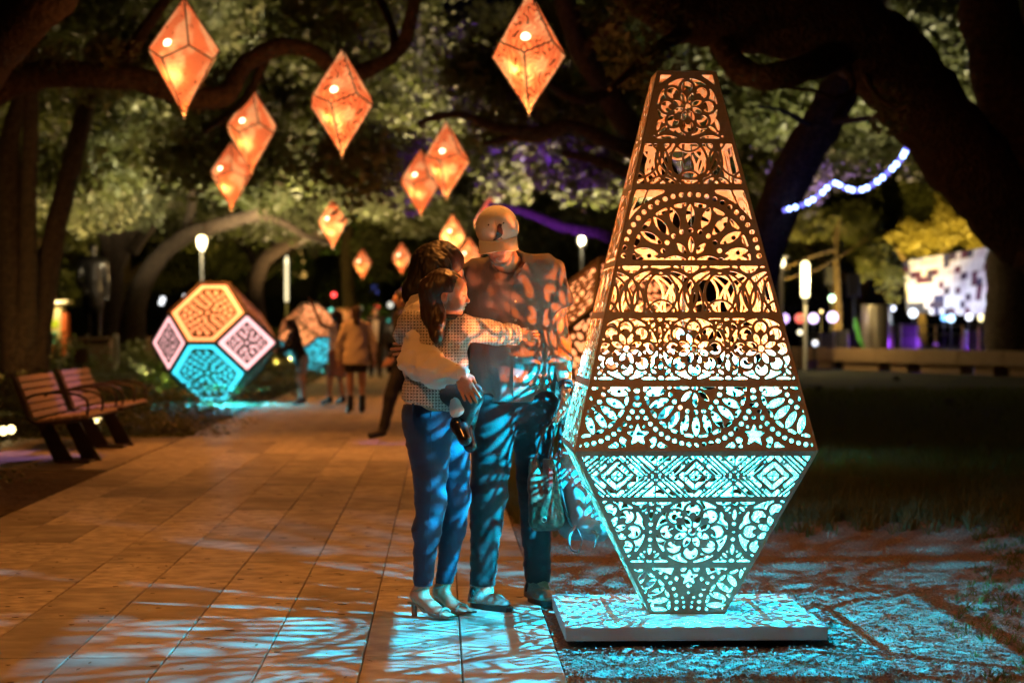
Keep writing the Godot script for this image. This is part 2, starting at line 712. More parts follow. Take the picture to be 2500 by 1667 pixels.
		for i in id:
			var u := g[i]
			var x: int = i % nx
			var y: int = (i / nx) % ny
			var z: int = i / (nx * ny)
			for ax in 3:
				var w := g[i + st[ax]]
				if (u < 0) == (w < 0): continue
				var s1: int = st[(ax + 1) % 3]
				var s2: int = st[(ax + 2) % 3]
				if [x, y, z][(ax + 1) % 3] == 0 or [x, y, z][(ax + 2) % 3] == 0: continue
				if not (id.has(i - s1) and id.has(i - s2) and id.has(i - s1 - s2)): continue
				var q := [id[i - s1 - s2], id[i - s2], id[i], id[i - s1]]
				if u >= 0: q.reverse()
				var m := (b.v[q[2]] - b.v[q[0]]).cross(b.v[q[3]] - b.v[q[1]])
				for k in q: b.n[k] += m
				b.ix.append_array([q[0], q[2], q[1], q[0], q[3], q[2]])
		for k in range(first, b.v.size()):
			b.n[k] = b.n[k].normalized()
		return b

# ---------------------------------------------------------------- the tall lantern beside the walk
const LC := Vector3(1.05, 0.0, -9.41)

func upper_panel() -> ArrayMesh:
	var p := Perf.new([Vector2(-0.5, 0), Vector2(0.5, 0), Vector2(0.125, 1.642), Vector2(-0.125, 1.642)], 0.0046)
	# topmost band: one rosette, corner pieces
	var top := [[2, 0, 1.628, 0, -1]]
	var low := [[2, 0, 1.343, 0, 1]]
	p.rosette(0.0, 1.4845)
	for s in [-1.0, 1.0]:
		var a := [Vector2(s * 0.111, 1.628), Vector2(s * 0.062, 1.628), Vector2(s * 0.121, 1.583)]
		if s > 0: a = [a[0], a[1], a[2]]
		else: a = [a[0], a[2], a[1]]
		p.poly(a)
		p.leaf(s * 0.125, 1.405, PI / 2 + s * 0.25, 0.03, 0.009)
		p.leaf(s * 0.105, 1.385, PI / 2 + s * 0.9, 0.024, 0.007)
		p.dot(s * 0.126, 1.366, 0.0045); p.dot(s * 0.145, 1.352, 0.005); p.dot(s * 0.103, 1.355, 0.004); p.dot(s * 0.12, 1.345, 0.004)
		p.cut(s * 0.095 - 0.05, 1.33, s * 0.095 + 0.05, 1.37, [[0, s * 0.092, 1.265, 0.092]] + low)
	# second band: leaves between crossing arches
	var st := []
	for k in [-1.0, 1.0]:
		for e in [-1, 1]:
			st.append([3, k * 0.1135 + e * 0.082, 1.238, 0.110, 0.0052])
			st.append([3, k * 0.1135 + e * 0.125, 1.285, 0.122, 0.0048])
		st.append([3, k * 0.1135, 1.105, 0.072, 0.0048])
		st.append([3, k * 0.1135, 1.330, 0.040, 0.0045])
	st.append([3, 0, 1.150, 0.050, 0.0048]); st.append([3, 0, 1.345, 0.060, 0.0045])
	for k in [-1, 1]: st.append([3, k * 0.235, 1.15, 0.05, 0.0048])
	p.lattice(-0.235, 1.1435, 0.235, 1.32, st)
	# third band: half flower facing up
	var c3 := [[2, 0, 0.81, 0, 1], [2, 0, 1.117, 0, -1]]
	p.mandala(0, 0.81, 1.17, 0.0, PI, 9, 25, c3)
	for t in [PI / 2, PI / 2 + 0.72, PI / 2 - 0.72]:
		p.leaf(cos(t) * 0.062, 0.81 + sin(t) * 0.066, t, 0.036 if t == PI / 2 else 0.03, 0.0125)
	for k in 11:
		var a := PI * (k + 0.0) / 10.0
		p.cut(cos(a) * 0.125 - 0.02, 0.80, cos(a) * 0.125 + 0.02, 0.96, [[0, cos(a) * 0.125, 0.81 + sin(a) * 0.128, 0.0105]] + c3)
	p.cut(-0.03, 0.80, 0.03, 0.84, [[0, 0, 0.81, 0.015]] + c3)
	for s in [-1, 1]:
		p.cut(-0.3, 0.8, 0.3, 0.84, [[0, s * 0.068, 0.75, 0.077]] + c3)
		p.cut(-0.3, 0.8, 0.3, 0.84, [[0, s * 0.185, 0.76, 0.071]] + c3)
		# corner triangles split by rays
		for q in [[0.10, 0.165], [0.172, 0.215], [0.222, 0.262]]:
			p.cut(-0.32, 0.98, 0.32, 1.12, [[1, 0, 0.81, 0.312], [2, 0, 1.115, 0, -1], [2, s * q[0] * 1.05, 1.115, s * 0.86, 0.35], [2, s * q[1] * 1.05, 1.115, -s * 0.86, -0.35]])
	# fourth band: round arches, lens leaves standing between
	st = []
	for k in range(-2, 3):
		var x := k * 0.2466 - 0.007
		for e in [-1, 1]:
			st.append([3, x + e * 0.081, 0.665, 0.107, 0.0056])
			st.append([3, x + e * 0.150, 0.620, 0.148, 0.0052])
		st.append([3, x, 0.795, 0.046, 0.005])
		st.append([3, x + 0.1233, 0.795, 0.050, 0.005])
		st.append([3, x + 0.1233, 0.575, 0.062, 0.005])
	p.lattice(-0.38, 0.5865, 0.38, 0.784, st)
	# fifth band: three rosettes
	var c5 := [[2, 0, 0.30, 0, 1], [2, 0, 0.5588, 0, -1]]
	for k in 3:
		p.rosette((k - 1) * 0.28, 0.4299)
	for k in 4:
		var x := (k - 1.5) * 0.28
		p.spray(x, 0.302, 1.0, c5)
		if k == 1 or k == 2:
			p.spray(x, 0.557, -1.0, c5)
			p.dot(x, 0.4299, 0.0045); p.dot(x, 0.462, 0.007); p.dot(x, 0.398, 0.007)
	# lowest band: half flowers hanging, stars between
	var c6 := [[2, 0, 0.0125, 0, 1], [2, 0, 0.268, 0, -1]]
	for k in 3:
		var x := (k - 1) * 0.483
		p.mandala(x, 0.268, 1.0, PI, TAU, 11, 25, c6)
		for t in [-PI / 2, -PI / 2 + 0.8, -PI / 2 - 0.8]:
			p.leaf(x + cos(t) * 0.05, 0.268 + sin(t) * 0.056, t, 0.03, 0.0105)
		for q in 11:
			var a := PI + PI * q / 10.0
			var w := Vector2(x + cos(a) * 0.107, 0.268 + sin(a) * 0.107)
			p.cut(w.x - 0.012, w.y - 0.012, w.x + 0.012, w.y + 0.012, [[0, w.x, w.y, 0.0092]] + c6)
		p.cut(x - 0.03, 0.25, x + 0.03, 0.28, [[0, x, 0.268, 0.013]] + c6)
		for s in [-1, 1]:
			p.cut(x - 0.3, 0.24, x + 0.3, 0.28, [[0, x + s * 0.055, 0.316, 0.06]] + c6)
			p.cut(x - 0.3, 0.24, x + 0.3, 0.28, [[0, x + s * 0.165, 0.33, 0.074]] + c6)
	for s in [-1.0, 1.0]:
		var x: float = s * 0.2405
		p.star(x, 0.064, 0.05)
		p.dot(x, 0.1395, 0.0075); p.dot(x - 0.027, 0.1, 0.006); p.dot(x + 0.027, 0.1, 0.006)
		for e in [-1.0, 1.0]:
			var a := Vector2(x + e * 0.06, 0.016)
			p.poly(ccw([Vector2(x + e * 0.048, 0.046), Vector2(x + e * 0.058, 0.030), Vector2(x + e * 0.078, 0.046), Vector2(x + e * 0.068, 0.06)]))
			p.poly(ccw([Vector2(x + e * 0.058, 0.032), Vector2(x + e * 0.048, 0.014), Vector2(x + e * 0.066, 0.014), Vector2(x + e * 0.076, 0.044)]))
			p.poly(ccw([Vector2(x + e * 0.082, 0.014), Vector2(x + e * 0.126, 0.014), Vector2(x + e * 0.092, 0.037), Vector2(x + e * 0.082, 0.028)]))
	return p.mesh(0.014, 0.005)

func ccw(p: Array) -> Array:
	var a := 0.0
	for i in p.size():
		a += p[i].cross(p[(i + 1) % p.size()])
	if a < 0:
		p = p.duplicate()
		p.reverse()
	return p

func lower_panel() -> ArrayMesh:
	var p := Perf.new([Vector2(-0.158, 0), Vector2(0.158, 0), Vector2(0.5, 0.7926), Vector2(-0.5, 0.7926)], 0.0042)
	# woven band: square rings about three diamonds, crossing between them
	var st := [[4, 0, 0.6755, 0, 1, 0.0022]]
	for k in range(-1, 4):
		var x := (k - 1) * 0.3235
		for r in [[0.036, 0.0055], [0.079, 0.0065], [0.118, 0.0045], [0.140, 0.0042], [0.164, 0.0055], [0.198, 0.005]]:
			st.append([5, x, 0.6755, r[0], r[1]])
		for e in [-1, 1]:
			for y in [-1, 1]:
				st.append([5, x + e * 0.043, 0.6755 + y * 0.066, 0.013, 0.0035])
			st.append([4, x + e * 0.043, 0, 1, 0, 0.0018])
		st.append([4, x, 0, 1, 0, 0.0022])
		st.append([4, x + 0.16175, 0, 1, 0, 0.0032])
	p.lattice(-0.5, 0.577, 0.5, 0.768, st)
	# middle band: rosettes
	var c2 := [[2, 0, 0.26, 0, 1], [2, 0, 0.550, 0, -1]]
	for k in 3:
		p.rosette((k - 1) * 0.3485, 0.4076, 1.17)
	for s in [-1, 1]:
		var x: float = s * 0.1743
		p.spray(x, 0.263, 1.0, c2)
		p.spray(x, 0.547, -1.0, c2)
		p.dot(x, 0.4076, 0.006); p.dot(x, 0.445, 0.0085); p.dot(x, 0.37, 0.0085)
		p.dot(s * 0.378, 0.536, 0.006)
	# lowest band: flowers leaning in from both sides, star above
	var c3 := [[2, 0, 0.0175, 0, 1], [2, 0, 0.230, 0, -1]]
	for s in [-1.0, 1.0]:
		p.mandala(s * 0.262, 0.045, 0.88, 0.0, TAU, 19, 40, c3)
		p.mandala(s * 0.262, 0.045, 0.55, 0.0, TAU, 13, 0, c3)
		p.poly(ccw([Vector2(s * 0.150, 0.2300), Vector2(s * 0.066, 0.2300), Vector2(s * 0.078, 0.199)]))
		p.poly(ccw([Vector2(s * 0.012, 0.2300), Vector2(s * 0.042, 0.2300), Vector2(s * 0.036, 0.214), Vector2(s * 0.020, 0.214)]))
		p.poly(ccw([Vector2(s * 0.045, 0.18), Vector2(s * 0.058, 0.19), Vector2(s * 0.062, 0.174), Vector2(s * 0.05, 0.162)]))
	p.star(0, 0.185, 0.042)
	p.poly(ccw([Vector2(0, 0.131), Vector2(0.014, 0.145), Vector2(0, 0.16), Vector2(-0.014, 0.145)]))
	p.dot(0, 0.108, 0.006)
	for s in [-1, 1]:
		p.dot(s * 0.024, 0.084, 0.0058)
		p.dot(s * 0.018, 0.06, 0.0055); p.dot(s * 0.016, 0.036, 0.0055)
	return p.mesh(0.016, 0.005)

func lantern_sculpture() -> void:
	# the white slab it stands on
	var pl := thing("display_plinth", "low white square slab on the ground beneath the tall perforated lantern", "plinth", Vector3(1.045, 0, -9.39))
	var b := B.new()
	b.box(Vector3(0, 0.046, 0), Vector3(1.075, 0.058, 1.075), 0.003)
	part("slab_board", b.mesh(), M.platform, pl)
	for s in [[-1, -1], [1, -1], [-1, 1], [1, 1]]:
		b = B.new()
		b.lathe([Vector2(0.0, 0.0), Vector2(0.012, 0.0), Vector2(0.012, 0.017)], Vector3(s[0] * 0.47, 0, s[1] * 0.47), 8)
		part("levelling_foot", b.mesh(), M.steel, pl)
	var t := thing("lantern_sculpture", "tall square perforated metal lantern glowing orange above and turquoise below, beside the family", "lantern", LC + Vector3(0, 0.0755, 0))
	var up := upper_panel()
	var low := lower_panel()
	var lean := atan2(0.375, 1.599)
	var lean2 := atan2(0.342, 0.7145)
	for k in 4:
		var turn := Basis(Vector3.UP, k * PI / 2)
		part("upper_panel", up, M.metal, t, Transform3D(turn * Basis(Vector3.RIGHT, -lean), turn * Vector3(0, 0.7145, 0.5)))
		part("lower_panel", low, M.metal, t, Transform3D(turn * Basis(Vector3.RIGHT, lean2), turn * Vector3(0, 0, 0.158)))
	b = B.new()
	b.box(Vector3(0, 2.316, 0), Vector3(0.256, 0.006, 0.256), 0.002)
	part("top_plate", b.mesh(), M.metal, t)
	# folded seams along the eight slanting edges
	for k in 4:
		var turn := Basis(Vector3.UP, k * PI / 2)
		for e in [[Vector3(0.5, 0.7145, 0.5), Vector3(0.125, 2.312, 0.125)], [Vector3(0.158, 0.002, 0.158), Vector3(0.5, 0.7145, 0.5)]]:
			b = B.new()
			b.tube([turn * e[0], turn * e[1]], [0.0045, 0.0045], 6)
			part("folded_seam", b.mesh(), M.metal, t)
	# lamp inside: hung rod, warm bulb above, turquoise bulb below
	var lamp := thing("lamp_fitting", "small lamp hanging inside the tall perforated lantern", "lamp", LC + Vector3(0, 1.3, 0))
	b = B.new()
	b.tube([Vector3(0, 1.08, 0), Vector3(0, -0.01, 0)], [0.006, 0.006], 6)
	b.tube([Vector3(0.035, 1.08, 0.0), Vector3(0.035, -0.28, 0), Vector3(0, -0.31, 0)], [0.003, 0.003, 0.003], 5)
	part("hanging_rod", b.mesh(), M.steel, lamp)
	b = B.new()
	b.ball(Vector3(0, -0.34, 0), 0.03)
	part("warm_bulb", b.mesh(), glow(1.0, 0.42, 0.14, 6.0), lamp)
	spot(lamp, Vector3(0, -0.34, 0), Vector3.UP, 89.0, Color(1.0, 0.19, 0.02), E_UP, 0.012, 0.1)
	omni(lamp, Vector3(0, -0.34, 0), Color(1.0, 0.22, 0.06), E_WARM, 0.012)
	b = B.new()
	b.ball(Vector3(0, -0.035, 0), 0.03)
	part("turquoise_bulb", b.mesh(), glow(0.2, 0.8, 1.0, 6.0), lamp)
	spot(lamp, Vector3(0, -0.035, 0), Vector3.DOWN, 84.0, Color(0.0, 0.47, 0.74), E_CYAN, 0.012, 0.3)

const E_UP := 5.2
const E_WARM := 0.55
const E_CYAN := 46.0

# ---------------------------------------------------------------- hanging lanterns in the trees
func kite_picture(seed_: int, kind: int) -> ImageTexture:
	# print on the lantern film: fine contour lines of a wood-like grain, or woven lines
	var n := FastNoiseLite.new()
	n.seed = seed_
	n.frequency = 0.011
	n.fractal_octaves = 2
	var im := Image.create(256, 256, false, Image.FORMAT_RGB8)
	for y in 256:
		for x in 256:
			var h := n.get_noise_2d(x, y)
			var line: float
			if kind == 0: line = absf(fposmod(h * 9.0 + y * 0.02, 1.0) - 0.5) * 2.0
			else: line = absf(fposmod((x + y * 0.4) * 0.045 + h * 2.0, 1.0) - 0.5) * 2.0
			var patch := smoothstep(-0.25, 0.3, n.get_noise_2d(x * 0.7 + 400, y * 0.7))
			var w := clampf(smoothstep(0.15, 0.6, line) + 0.2 * patch, 0.0, 1.0)
			var c := Color(1.0, 0.27, 0.085).lerp(Color(1.0, 0.52, 0.22), patch) * lerpf(0.14, 1.0, w)
			im.set_pixel(x, y, Color(c.r, c.g, c.b).linear_to_srgb())
	return ImageTexture.create_from_image(im)

func kite_mesh(p: Array) -> ArrayMesh:
	# a thin translucent film stretched on its frame, with uv
	var st := SurfaceTool.new()
	st.begin(Mesh.PRIMITIVE_TRIANGLES)
	var m: Vector3 = (p[2] - p[0]).cross(p[3] - p[1]).normalized()
	var o: Vector3 = (p[0] + p[1] + p[2] + p[3]) / 4.0
	var uv := [Vector2(0.5, 0), Vector2(0, 0.62), Vector2(0.5, 1), Vector2(1, 0.62)]
	for q in [[0, 1, 2], [0, 2, 3]]:
		for k in [q[0], q[2], q[1]]:
			st.set_normal(m)
			st.set_uv(uv[k])
			st.add_vertex(p[k])
	return st.commit()

func hanging_lanterns() -> void:
	# [place, height, turn, film, tint, label]
	var list := [
		[Vector3(-2.622, 4.057, -22.317), 1.2, 0.25, 0, 0.0, "large orange hanging lantern nearest the left edge, below the mossy limb"],
		[Vector3(-2.694, 4.102, -31.124), 1.2, 0.35, 0, 0.0, "orange hanging lantern overlapping the top of a smaller one, left of centre"],
		[Vector3(-3.564, 3.867, -37.154), 1.18, 0.1, 2, 0.0, "orange hanging lantern partly hidden behind another lantern, with pale lower faces"],
		[Vector3(-1.116, 3.833, -24.567), 1.2, 0.5, 1, 0.0, "hanging lantern with banded woven pattern, alone between the left and middle lanterns"],
		[Vector3(0.829, 3.895, -20.502), 1.15, 0.62, 1, 0.0, "large hanging lantern with one pale face, above the man in the cap"],
		[Vector3(0.081, 3.873, -33.533), 1.2, 0.55, 1, 0.0, "hanging lantern in front of another, up and left of the man's cap"],
		[Vector3(-0.365, 3.897, -39.051), 1.2, 0.4, 2, 0.0, "hanging lantern half hidden behind a nearer lantern, above the woman"],
		[Vector3(-2.686, 3.87, -54.135), 1.18, 0.3, 2, 0.0, "small hanging lantern over the group of walkers"],
		[Vector3(0.336, 3.904, -62.041), 1.2, 0.45, 2, 0.0, "small hanging lantern just above the woman's dark hair"],
		[Vector3(0.859, 3.411, -66.023), 1.2, 0.2, 2, 0.0, "small hanging lantern between the woman's hair and the man's shoulder"],
		[Vector3(1.085, 3.584, -48.007), 1.2, 0.3, 2, 0.0, "hanging lantern peeking out behind the man's pale cap"],
		[Vector3(-1.453, 3.827, -80.109), 1.17, 0.4, 2, 0.0, "far small hanging lantern left of the woman's hair"],
		[Vector3(-3.037, 3.719, -84.162), 1.18, 0.3, 2, 0.0, "farthest small hanging lantern over the people on the walk"],
		[Vector3(-2.2, 4.5, -15.0), 1.2, 0.3, 0, 1.0, "hanging lantern over the left edge of the walk, above the picture"],
		[Vector3(0.8, 4.6, -11.0), 1.2, 0.5, 1, 1.0, "hanging lantern over the tall sculpture, above the picture"],
		[Vector3(-1.4, 4.6, -6.5), 1.2, 0.1, 0, 1.0, "hanging lantern over the near walk, above the picture"],
	]
	var films := [kite_picture(5, 0), kite_picture(9, 1), kite_picture(21, 0)]
	var fm := []
	for f in films:
		for pale in 2:
			var m := StandardMaterial3D.new()
			m.albedo_texture = f
			m.roughness = 0.7
			m.backlight_enabled = true
			m.backlight = Color(0.9, 0.9, 0.9)
			m.emission_enabled = true
			m.emission_texture = f
			m.emission_operator = BaseMaterial3D.EMISSION_OP_MULTIPLY
			m.emission = Color(1, 1, 1) if pale == 0 else Color(1.0, 0.98, 0.9)
			m.emission_energy_multiplier = 1.0 if pale == 0 else 1.5
			m.cull_mode = BaseMaterial3D.CULL_DISABLED
			fm.append(m)
	var frame := mat(0.05, 0.03, 0.02, 0.6)
	var bulb := B.new()
	bulb.ball(Vector3.ZERO, 0.045)
	var bulb_mesh := bulb.mesh()
	var tip := B.new()
	tip.ball(Vector3.ZERO, 0.012, 8)
	var tip_mesh := tip.mesh()
	var kites := {}
	var eye := glow(1.0, 0.8, 0.5, 5.0)
	for i in list.size():
		var L: Array = list[i]
		var h: float = L[1]
		var t := thing("hanging_lantern", L[5], "lantern", L[0], "orange lanterns hanging over the walk")
		t.rotation.y = L[2]
		# four upper and four lower kite faces that mesh in a zigzag round the waist
		var top := Vector3(0, h * 0.5, 0)
		var bot := Vector3(0, -h * 0.5, 0)
		var R := h * 0.305
		var rim := []
		for k in 8:
			var a := TAU * k / 8
			rim.append(Vector3(cos(a) * R, h * (0.055 if k % 2 == 0 else -0.045) , sin(a) * R))
		var fr := B.new()
		for k in 4:
			var e0: Vector3 = rim[(2 * k + 7) % 8]
			var e1: Vector3 = rim[2 * k]
			var e2: Vector3 = rim[(2 * k + 1) % 8]
			var key := "%d/%.2f" % [k, h]
			if not kites.has(key):
				# upper kite hangs from the top to the low rim corner 2k+1; lower kite rises to the high corner 2k
				var hi0: Vector3 = rim[2 * k]
				var hi1: Vector3 = rim[(2 * k + 2) % 8]
				var lo: Vector3 = rim[2 * k + 1]
				var lo0: Vector3 = rim[(2 * k + 7) % 8]
				kites[key] = [kite_mesh([top, hi1, lo, hi0]), kite_mesh([bot, lo0, hi0, lo])]
			part("lantern_panel", kites[key][0], fm[int(L[3]) * 2], t)
			part("lantern_panel", kites[key][1], fm[int(L[3]) * 2 + (1 if (k + i) % 3 == 0 else 0)], t)
			fr.tube([top, rim[2 * k]], [0.009, 0.009], 5)
			fr.tube([bot, rim[2 * k + 1]], [0.009, 0.009], 5)
			fr.tube([rim[2 * k], rim[2 * k + 1]], [0.009, 0.009], 5)
			fr.tube([rim[2 * k + 1], rim[(2 * k + 2) % 8]], [0.009, 0.009], 5)
		part("frame", fr.mesh(), frame, t)
		var cord := B.new()
		cord.tube([top, top + Vector3(0, 1.6, 0)], [0.006, 0.006], 5)
		part("cord", cord.mesh(), M.black, t)
		# a warm lamp near the lower faces, and small round lamps set through the upper faces
		part("inner_bulb", bulb_mesh, glow(1.0, 0.75, 0.4, 8.0), t, Transform3D(Basis(), Vector3(0.0, -h * 0.12, 0.0)))
		var toward := Basis(Vector3.UP, -L[2]) * Vector3(-0.105, -0.15 * h, 0.145)
		omni(t, toward, Color(1.0, 0.54, 0.22), 0.15, 0.03)
		var near := 0
		var most := -1e9
		for k in 4:
			var q: Vector3 = Basis(Vector3.UP, L[2]) * rim[2 * k + 1]
			if q.z > most:
				most = q.z
				near = k
		var e: Vector3 = top.lerp((rim[2 * near] + rim[2 * near + 1] * 2.0 + rim[(2 * near + 2) % 8]) / 4.0, 0.84)
		part("face_lamp", bulb_mesh, eye, t, Transform3D(Basis(), e))
		part("tip_lamp", tip_mesh, glow(1.0, 0.4, 0.12, 0.5), t, Transform3D(Basis(), bot - Vector3(0, 0.03, 0)))
		spot(t, bot - Vector3(0, 0.03, 0), Vector3.DOWN, 72.0 if L[4] > 0.5 else 58.0, Color(1.0, 0.31, 0.05), E_HANG, 0.015, 0.7)
		omni(t, bot - Vector3(0, 0.03, 0), Color(1.0, 0.36, 0.08), 0.7, 0.015)

const E_HANG := 7.2

# ---------------------------------------------------------------- faceted sculptures standing by the walk
func faceted(called: String, label: String, at: Vector3, unit: float, e: float, sx: float, turn: float, warm: Color, cool: Color, side: Color, power: float, fine: int, cell: float) -> void:
	var t := thing(called, label, "light sculpture", at)
	t.rotation.y = turn
	var V := {}
	for s in [-1, 1]:
		V["e%d" % s] = Vector3(s * (2 + e) * sx, 2, 0) * unit
		for k in [[0, 4, "t"], [0, 0, "b"], [2, 2, "f"], [-2, 2, "k"]]:
			V[k[2] + str(s)] = Vector3(s * e * sx, k[1], k[0]) * unit
		for y in [-1, 1]:
			for z in [-1, 1]:
				V["c%d%d%d" % [s, y, z]] = Vector3(s * (1 + e) * sx, 2 + y, z) * unit
	var faces := []
	faces.append([["t-1", "c-111", "f-1", "f1", "c111", "t1"], 0])
	faces.append([["f-1", "c-1-11", "b-1", "b1", "c1-11", "f1"], 1])
	faces.append([["t1", "c11-1", "k1", "k-1", "c-11-1", "t-1"], 0])
	faces.append([["k1", "c1-1-1", "b1", "b-1", "c-1-1-1", "k-1"], 1])
	for s in [-1, 1]:
		faces.append([["e%d" % s, "c%d-11" % s, "f%d" % s, "c%d11" % s], 2])
		faces.append([["e%d" % s, "c%d1-1" % s, "k%d" % s, "c%d-1-1" % s], 2])
		faces.append([["e%d" % s, "c%d11" % s, "t%d" % s, "c%d1-1" % s], 2])
		faces.append([["e%d" % s, "c%d-1-1" % s, "b%d" % s, "c%d-11" % s], 1])
	var mid := Vector3(0, 2, 0) * unit
	var gl := [glow(warm.r, warm.g, warm.b, power), glow(cool.r, cool.g, cool.b, power), glow(side.r, side.g, side.b, power)]
	var sheet := mat(0.16, 0.09, 0.055, 0.6)
	var frame := mat(0.06, 0.045, 0.035, 0.6)
	for f in faces:
		var q := []
		for k in f[0]: q.append(V[k])
		var ctr := Vector3.ZERO
		for w in q: ctr += w / q.size()
		var z: Vector3 = (q[1] - q[0]).cross(q[2] - q[0]).normalized()
		if z.dot(ctr - mid) < 0:
			q.reverse()
			z = -z
		var x: Vector3 = (Vector3.RIGHT - z * z.x).normalized() if absf(z.x) < 0.8 else (Vector3.FORWARD - z * z.dot(Vector3.FORWARD)).normalized()
		var y := z.cross(x)
		var out := []
		for w in q: out.append(Vector2((w - ctr).dot(x), (w - ctr).dot(y)) * 0.985)
		var p := Perf.new(out, cell)
		var R := 0.0
		for w in out: R = maxf(R, w.length())
		rng.seed = hash(label) + q.size()
		if fine == 1:
			# rings of small openings round a centre
			var r := 0.05 * R
			p.dot(0, 0, 0.05 * R)
			while r < R * 0.99:
				var band := 0.095 * R
				if r > 0.74 * R and r < 0.80 * R:
					r += band
					continue
				r += band * 1.25
				var n := int(TAU * r / (band * 1.9))
				for k in n:
					var a := TAU * (k + 0.5 * (int(r / band) % 2)) / n
					p.leaf(cos(a) * r, sin(a) * r, a + (PI / 2 if int(r / band) % 3 else 0.6), band * 0.84, band * 0.45)
		else:
			# pebble-shaped openings crowded together
			var pitch := 0.135 * R
			for j in range(-9, 10):
				for k in range(-9, 10):
					var w := Vector2((k + 0.5 * (j & 1)) * pitch, j * pitch * 0.87) + Vector2(rng.randf_range(-0.2, 0.2), rng.randf_range(-0.2, 0.2)) * pitch
					if w.length() > 1.05 * R: continue
					if rng.randf() < 0.6: p.dot(w.x, w.y, rng.randf_range(0.26, 0.42) * pitch)
					else: p.leaf(w.x, w.y, rng.randf() * PI, 0.52 * pitch, 0.32 * pitch)
		var tr := Transform3D(Basis(x, y, z), ctr)
		part("panel", p.mesh(0.035 * R, 0.012, Vector2(0.05, 0.17) * R if fine == 1 else Vector2.ZERO), sheet, t, tr)
		# glowing diffuser behind the cut sheet
		var db := B.new()
		var inn := []
		for w in out: inn.append(w * 0.97)
		db.slab(inn, Vector3(0, 0, -0.022 * unit / 0.5), Vector3.RIGHT, Vector3.UP, 0.006)
		part("light_diffuser", db.mesh(), gl[f[1]], t, tr)
	var fr := B.new()
	var done := {}
	for f in faces:
		for i in f[0].size():
			var a: String = f[0][i]
			var c: String = f[0][(i + 1) % f[0].size()]
			var key := a + c if a < c else c + a
			if done.has(key): continue
			done[key] = true
			var r := 0.03 * unit / 0.5
			fr.tube([V[a], V[c]], [r, r], 6)
	part("frame", fr.mesh(), frame, t)
	# what the panels throw on the ground round it
	var lamp := B.new()
	lamp.ball(Vector3.ZERO, 0.04, 8)
	var low := Vector3(0.25, 0.34, 1.25 * unit)
	part("ground_lamp", lamp.mesh(), glow(cool.r, cool.g, cool.b, 2.0), t, Transform3D(Basis(), low))
	spot(t, low, Vector3(0.1, -1, 0.25), 78.0, cool, (12.0 if fine == 1 else 1.5) * power, 0.03, 0.3)

func faceted_sculptures() -> void:
	var warm := Color(1.0, 0.30, 0.10)
	var cool := Color(0.04, 0.62, 0.78)
	faceted("faceted_sculpture", "large faceted light sculpture with orange upper hexagon and turquoise lower hexagon, left of the walk", Vector3(-3.905, 0, -37.646), 0.513, 0.55, 0.85, -0.12, warm * 1.2, cool, Color(0.95, 0.5, 0.5), 2.0, 1, 0.0125)
	faceted("faceted_sculpture", "faceted brown pebble-cut sculpture glowing behind the man's bare arm", Vector3(1.79, 0, -21.953), 0.495, 0.55, 0.85, 0.55, warm * 1.1, cool, Color(1.0, 0.36, 0.13), 1.7, 2, 0.0125)
	faceted("faceted_sculpture", "small far faceted sculpture glowing orange behind the woman with raised arm", Vector3(-3.91, 0, -65.161), 0.5, 0.55, 0.85, 0.5, warm * 1.1, cool, Color(1.0, 0.30, 0.09), 2.0, 2, 0.022)
	faceted("faceted_sculpture", "farthest faceted sculpture glowing dull red behind the walkers", Vector3(-3.827, 0, -84.168), 0.5, 0.55, 0.85, -0.4, Color(0.8, 0.12, 0.06), Color(0.5, 0.1, 0.12), Color(0.8, 0.15, 0.1), 0.6, 2, 0.03)

# ---------------------------------------------------------------- ground
func sheet(x0: float, x1: float, z0: float, z1: float, step: float, y: float, amp: float, seed_: int, freq := 3.0) -> ArrayMesh:
	var n := FastNoiseLite.new()
	n.seed = seed_
	n.frequency = freq
	n.fractal_octaves = 3
	var nx := int(ceil((x1 - x0) / step))
	var nz := int(ceil((z1 - z0) / step))
	var b := B.new()
	for j in nz + 1:
		for i in nx + 1:
			var x := lerpf(x0, x1, float(i) / nx)
			var z := lerpf(z0, z1, float(j) / nz)
			b.v.append(Vector3(x, y + amp * n.get_noise_2d(x, z), z))
			b.n.append(Vector3(-amp * (n.get_noise_2d(x + 0.01, z) - n.get_noise_2d(x - 0.01, z)) / 0.02, 1, -amp * (n.get_noise_2d(x, z + 0.01) - n.get_noise_2d(x, z - 0.01)) / 0.02).normalized())
	for j in nz:
		for i in nx:
			var a := j * (nx + 1) + i
			b.ix.append_array([a, a + 1, a + nx + 1, a + 1, a + nx + 2, a + nx + 1])
	return b.mesh()

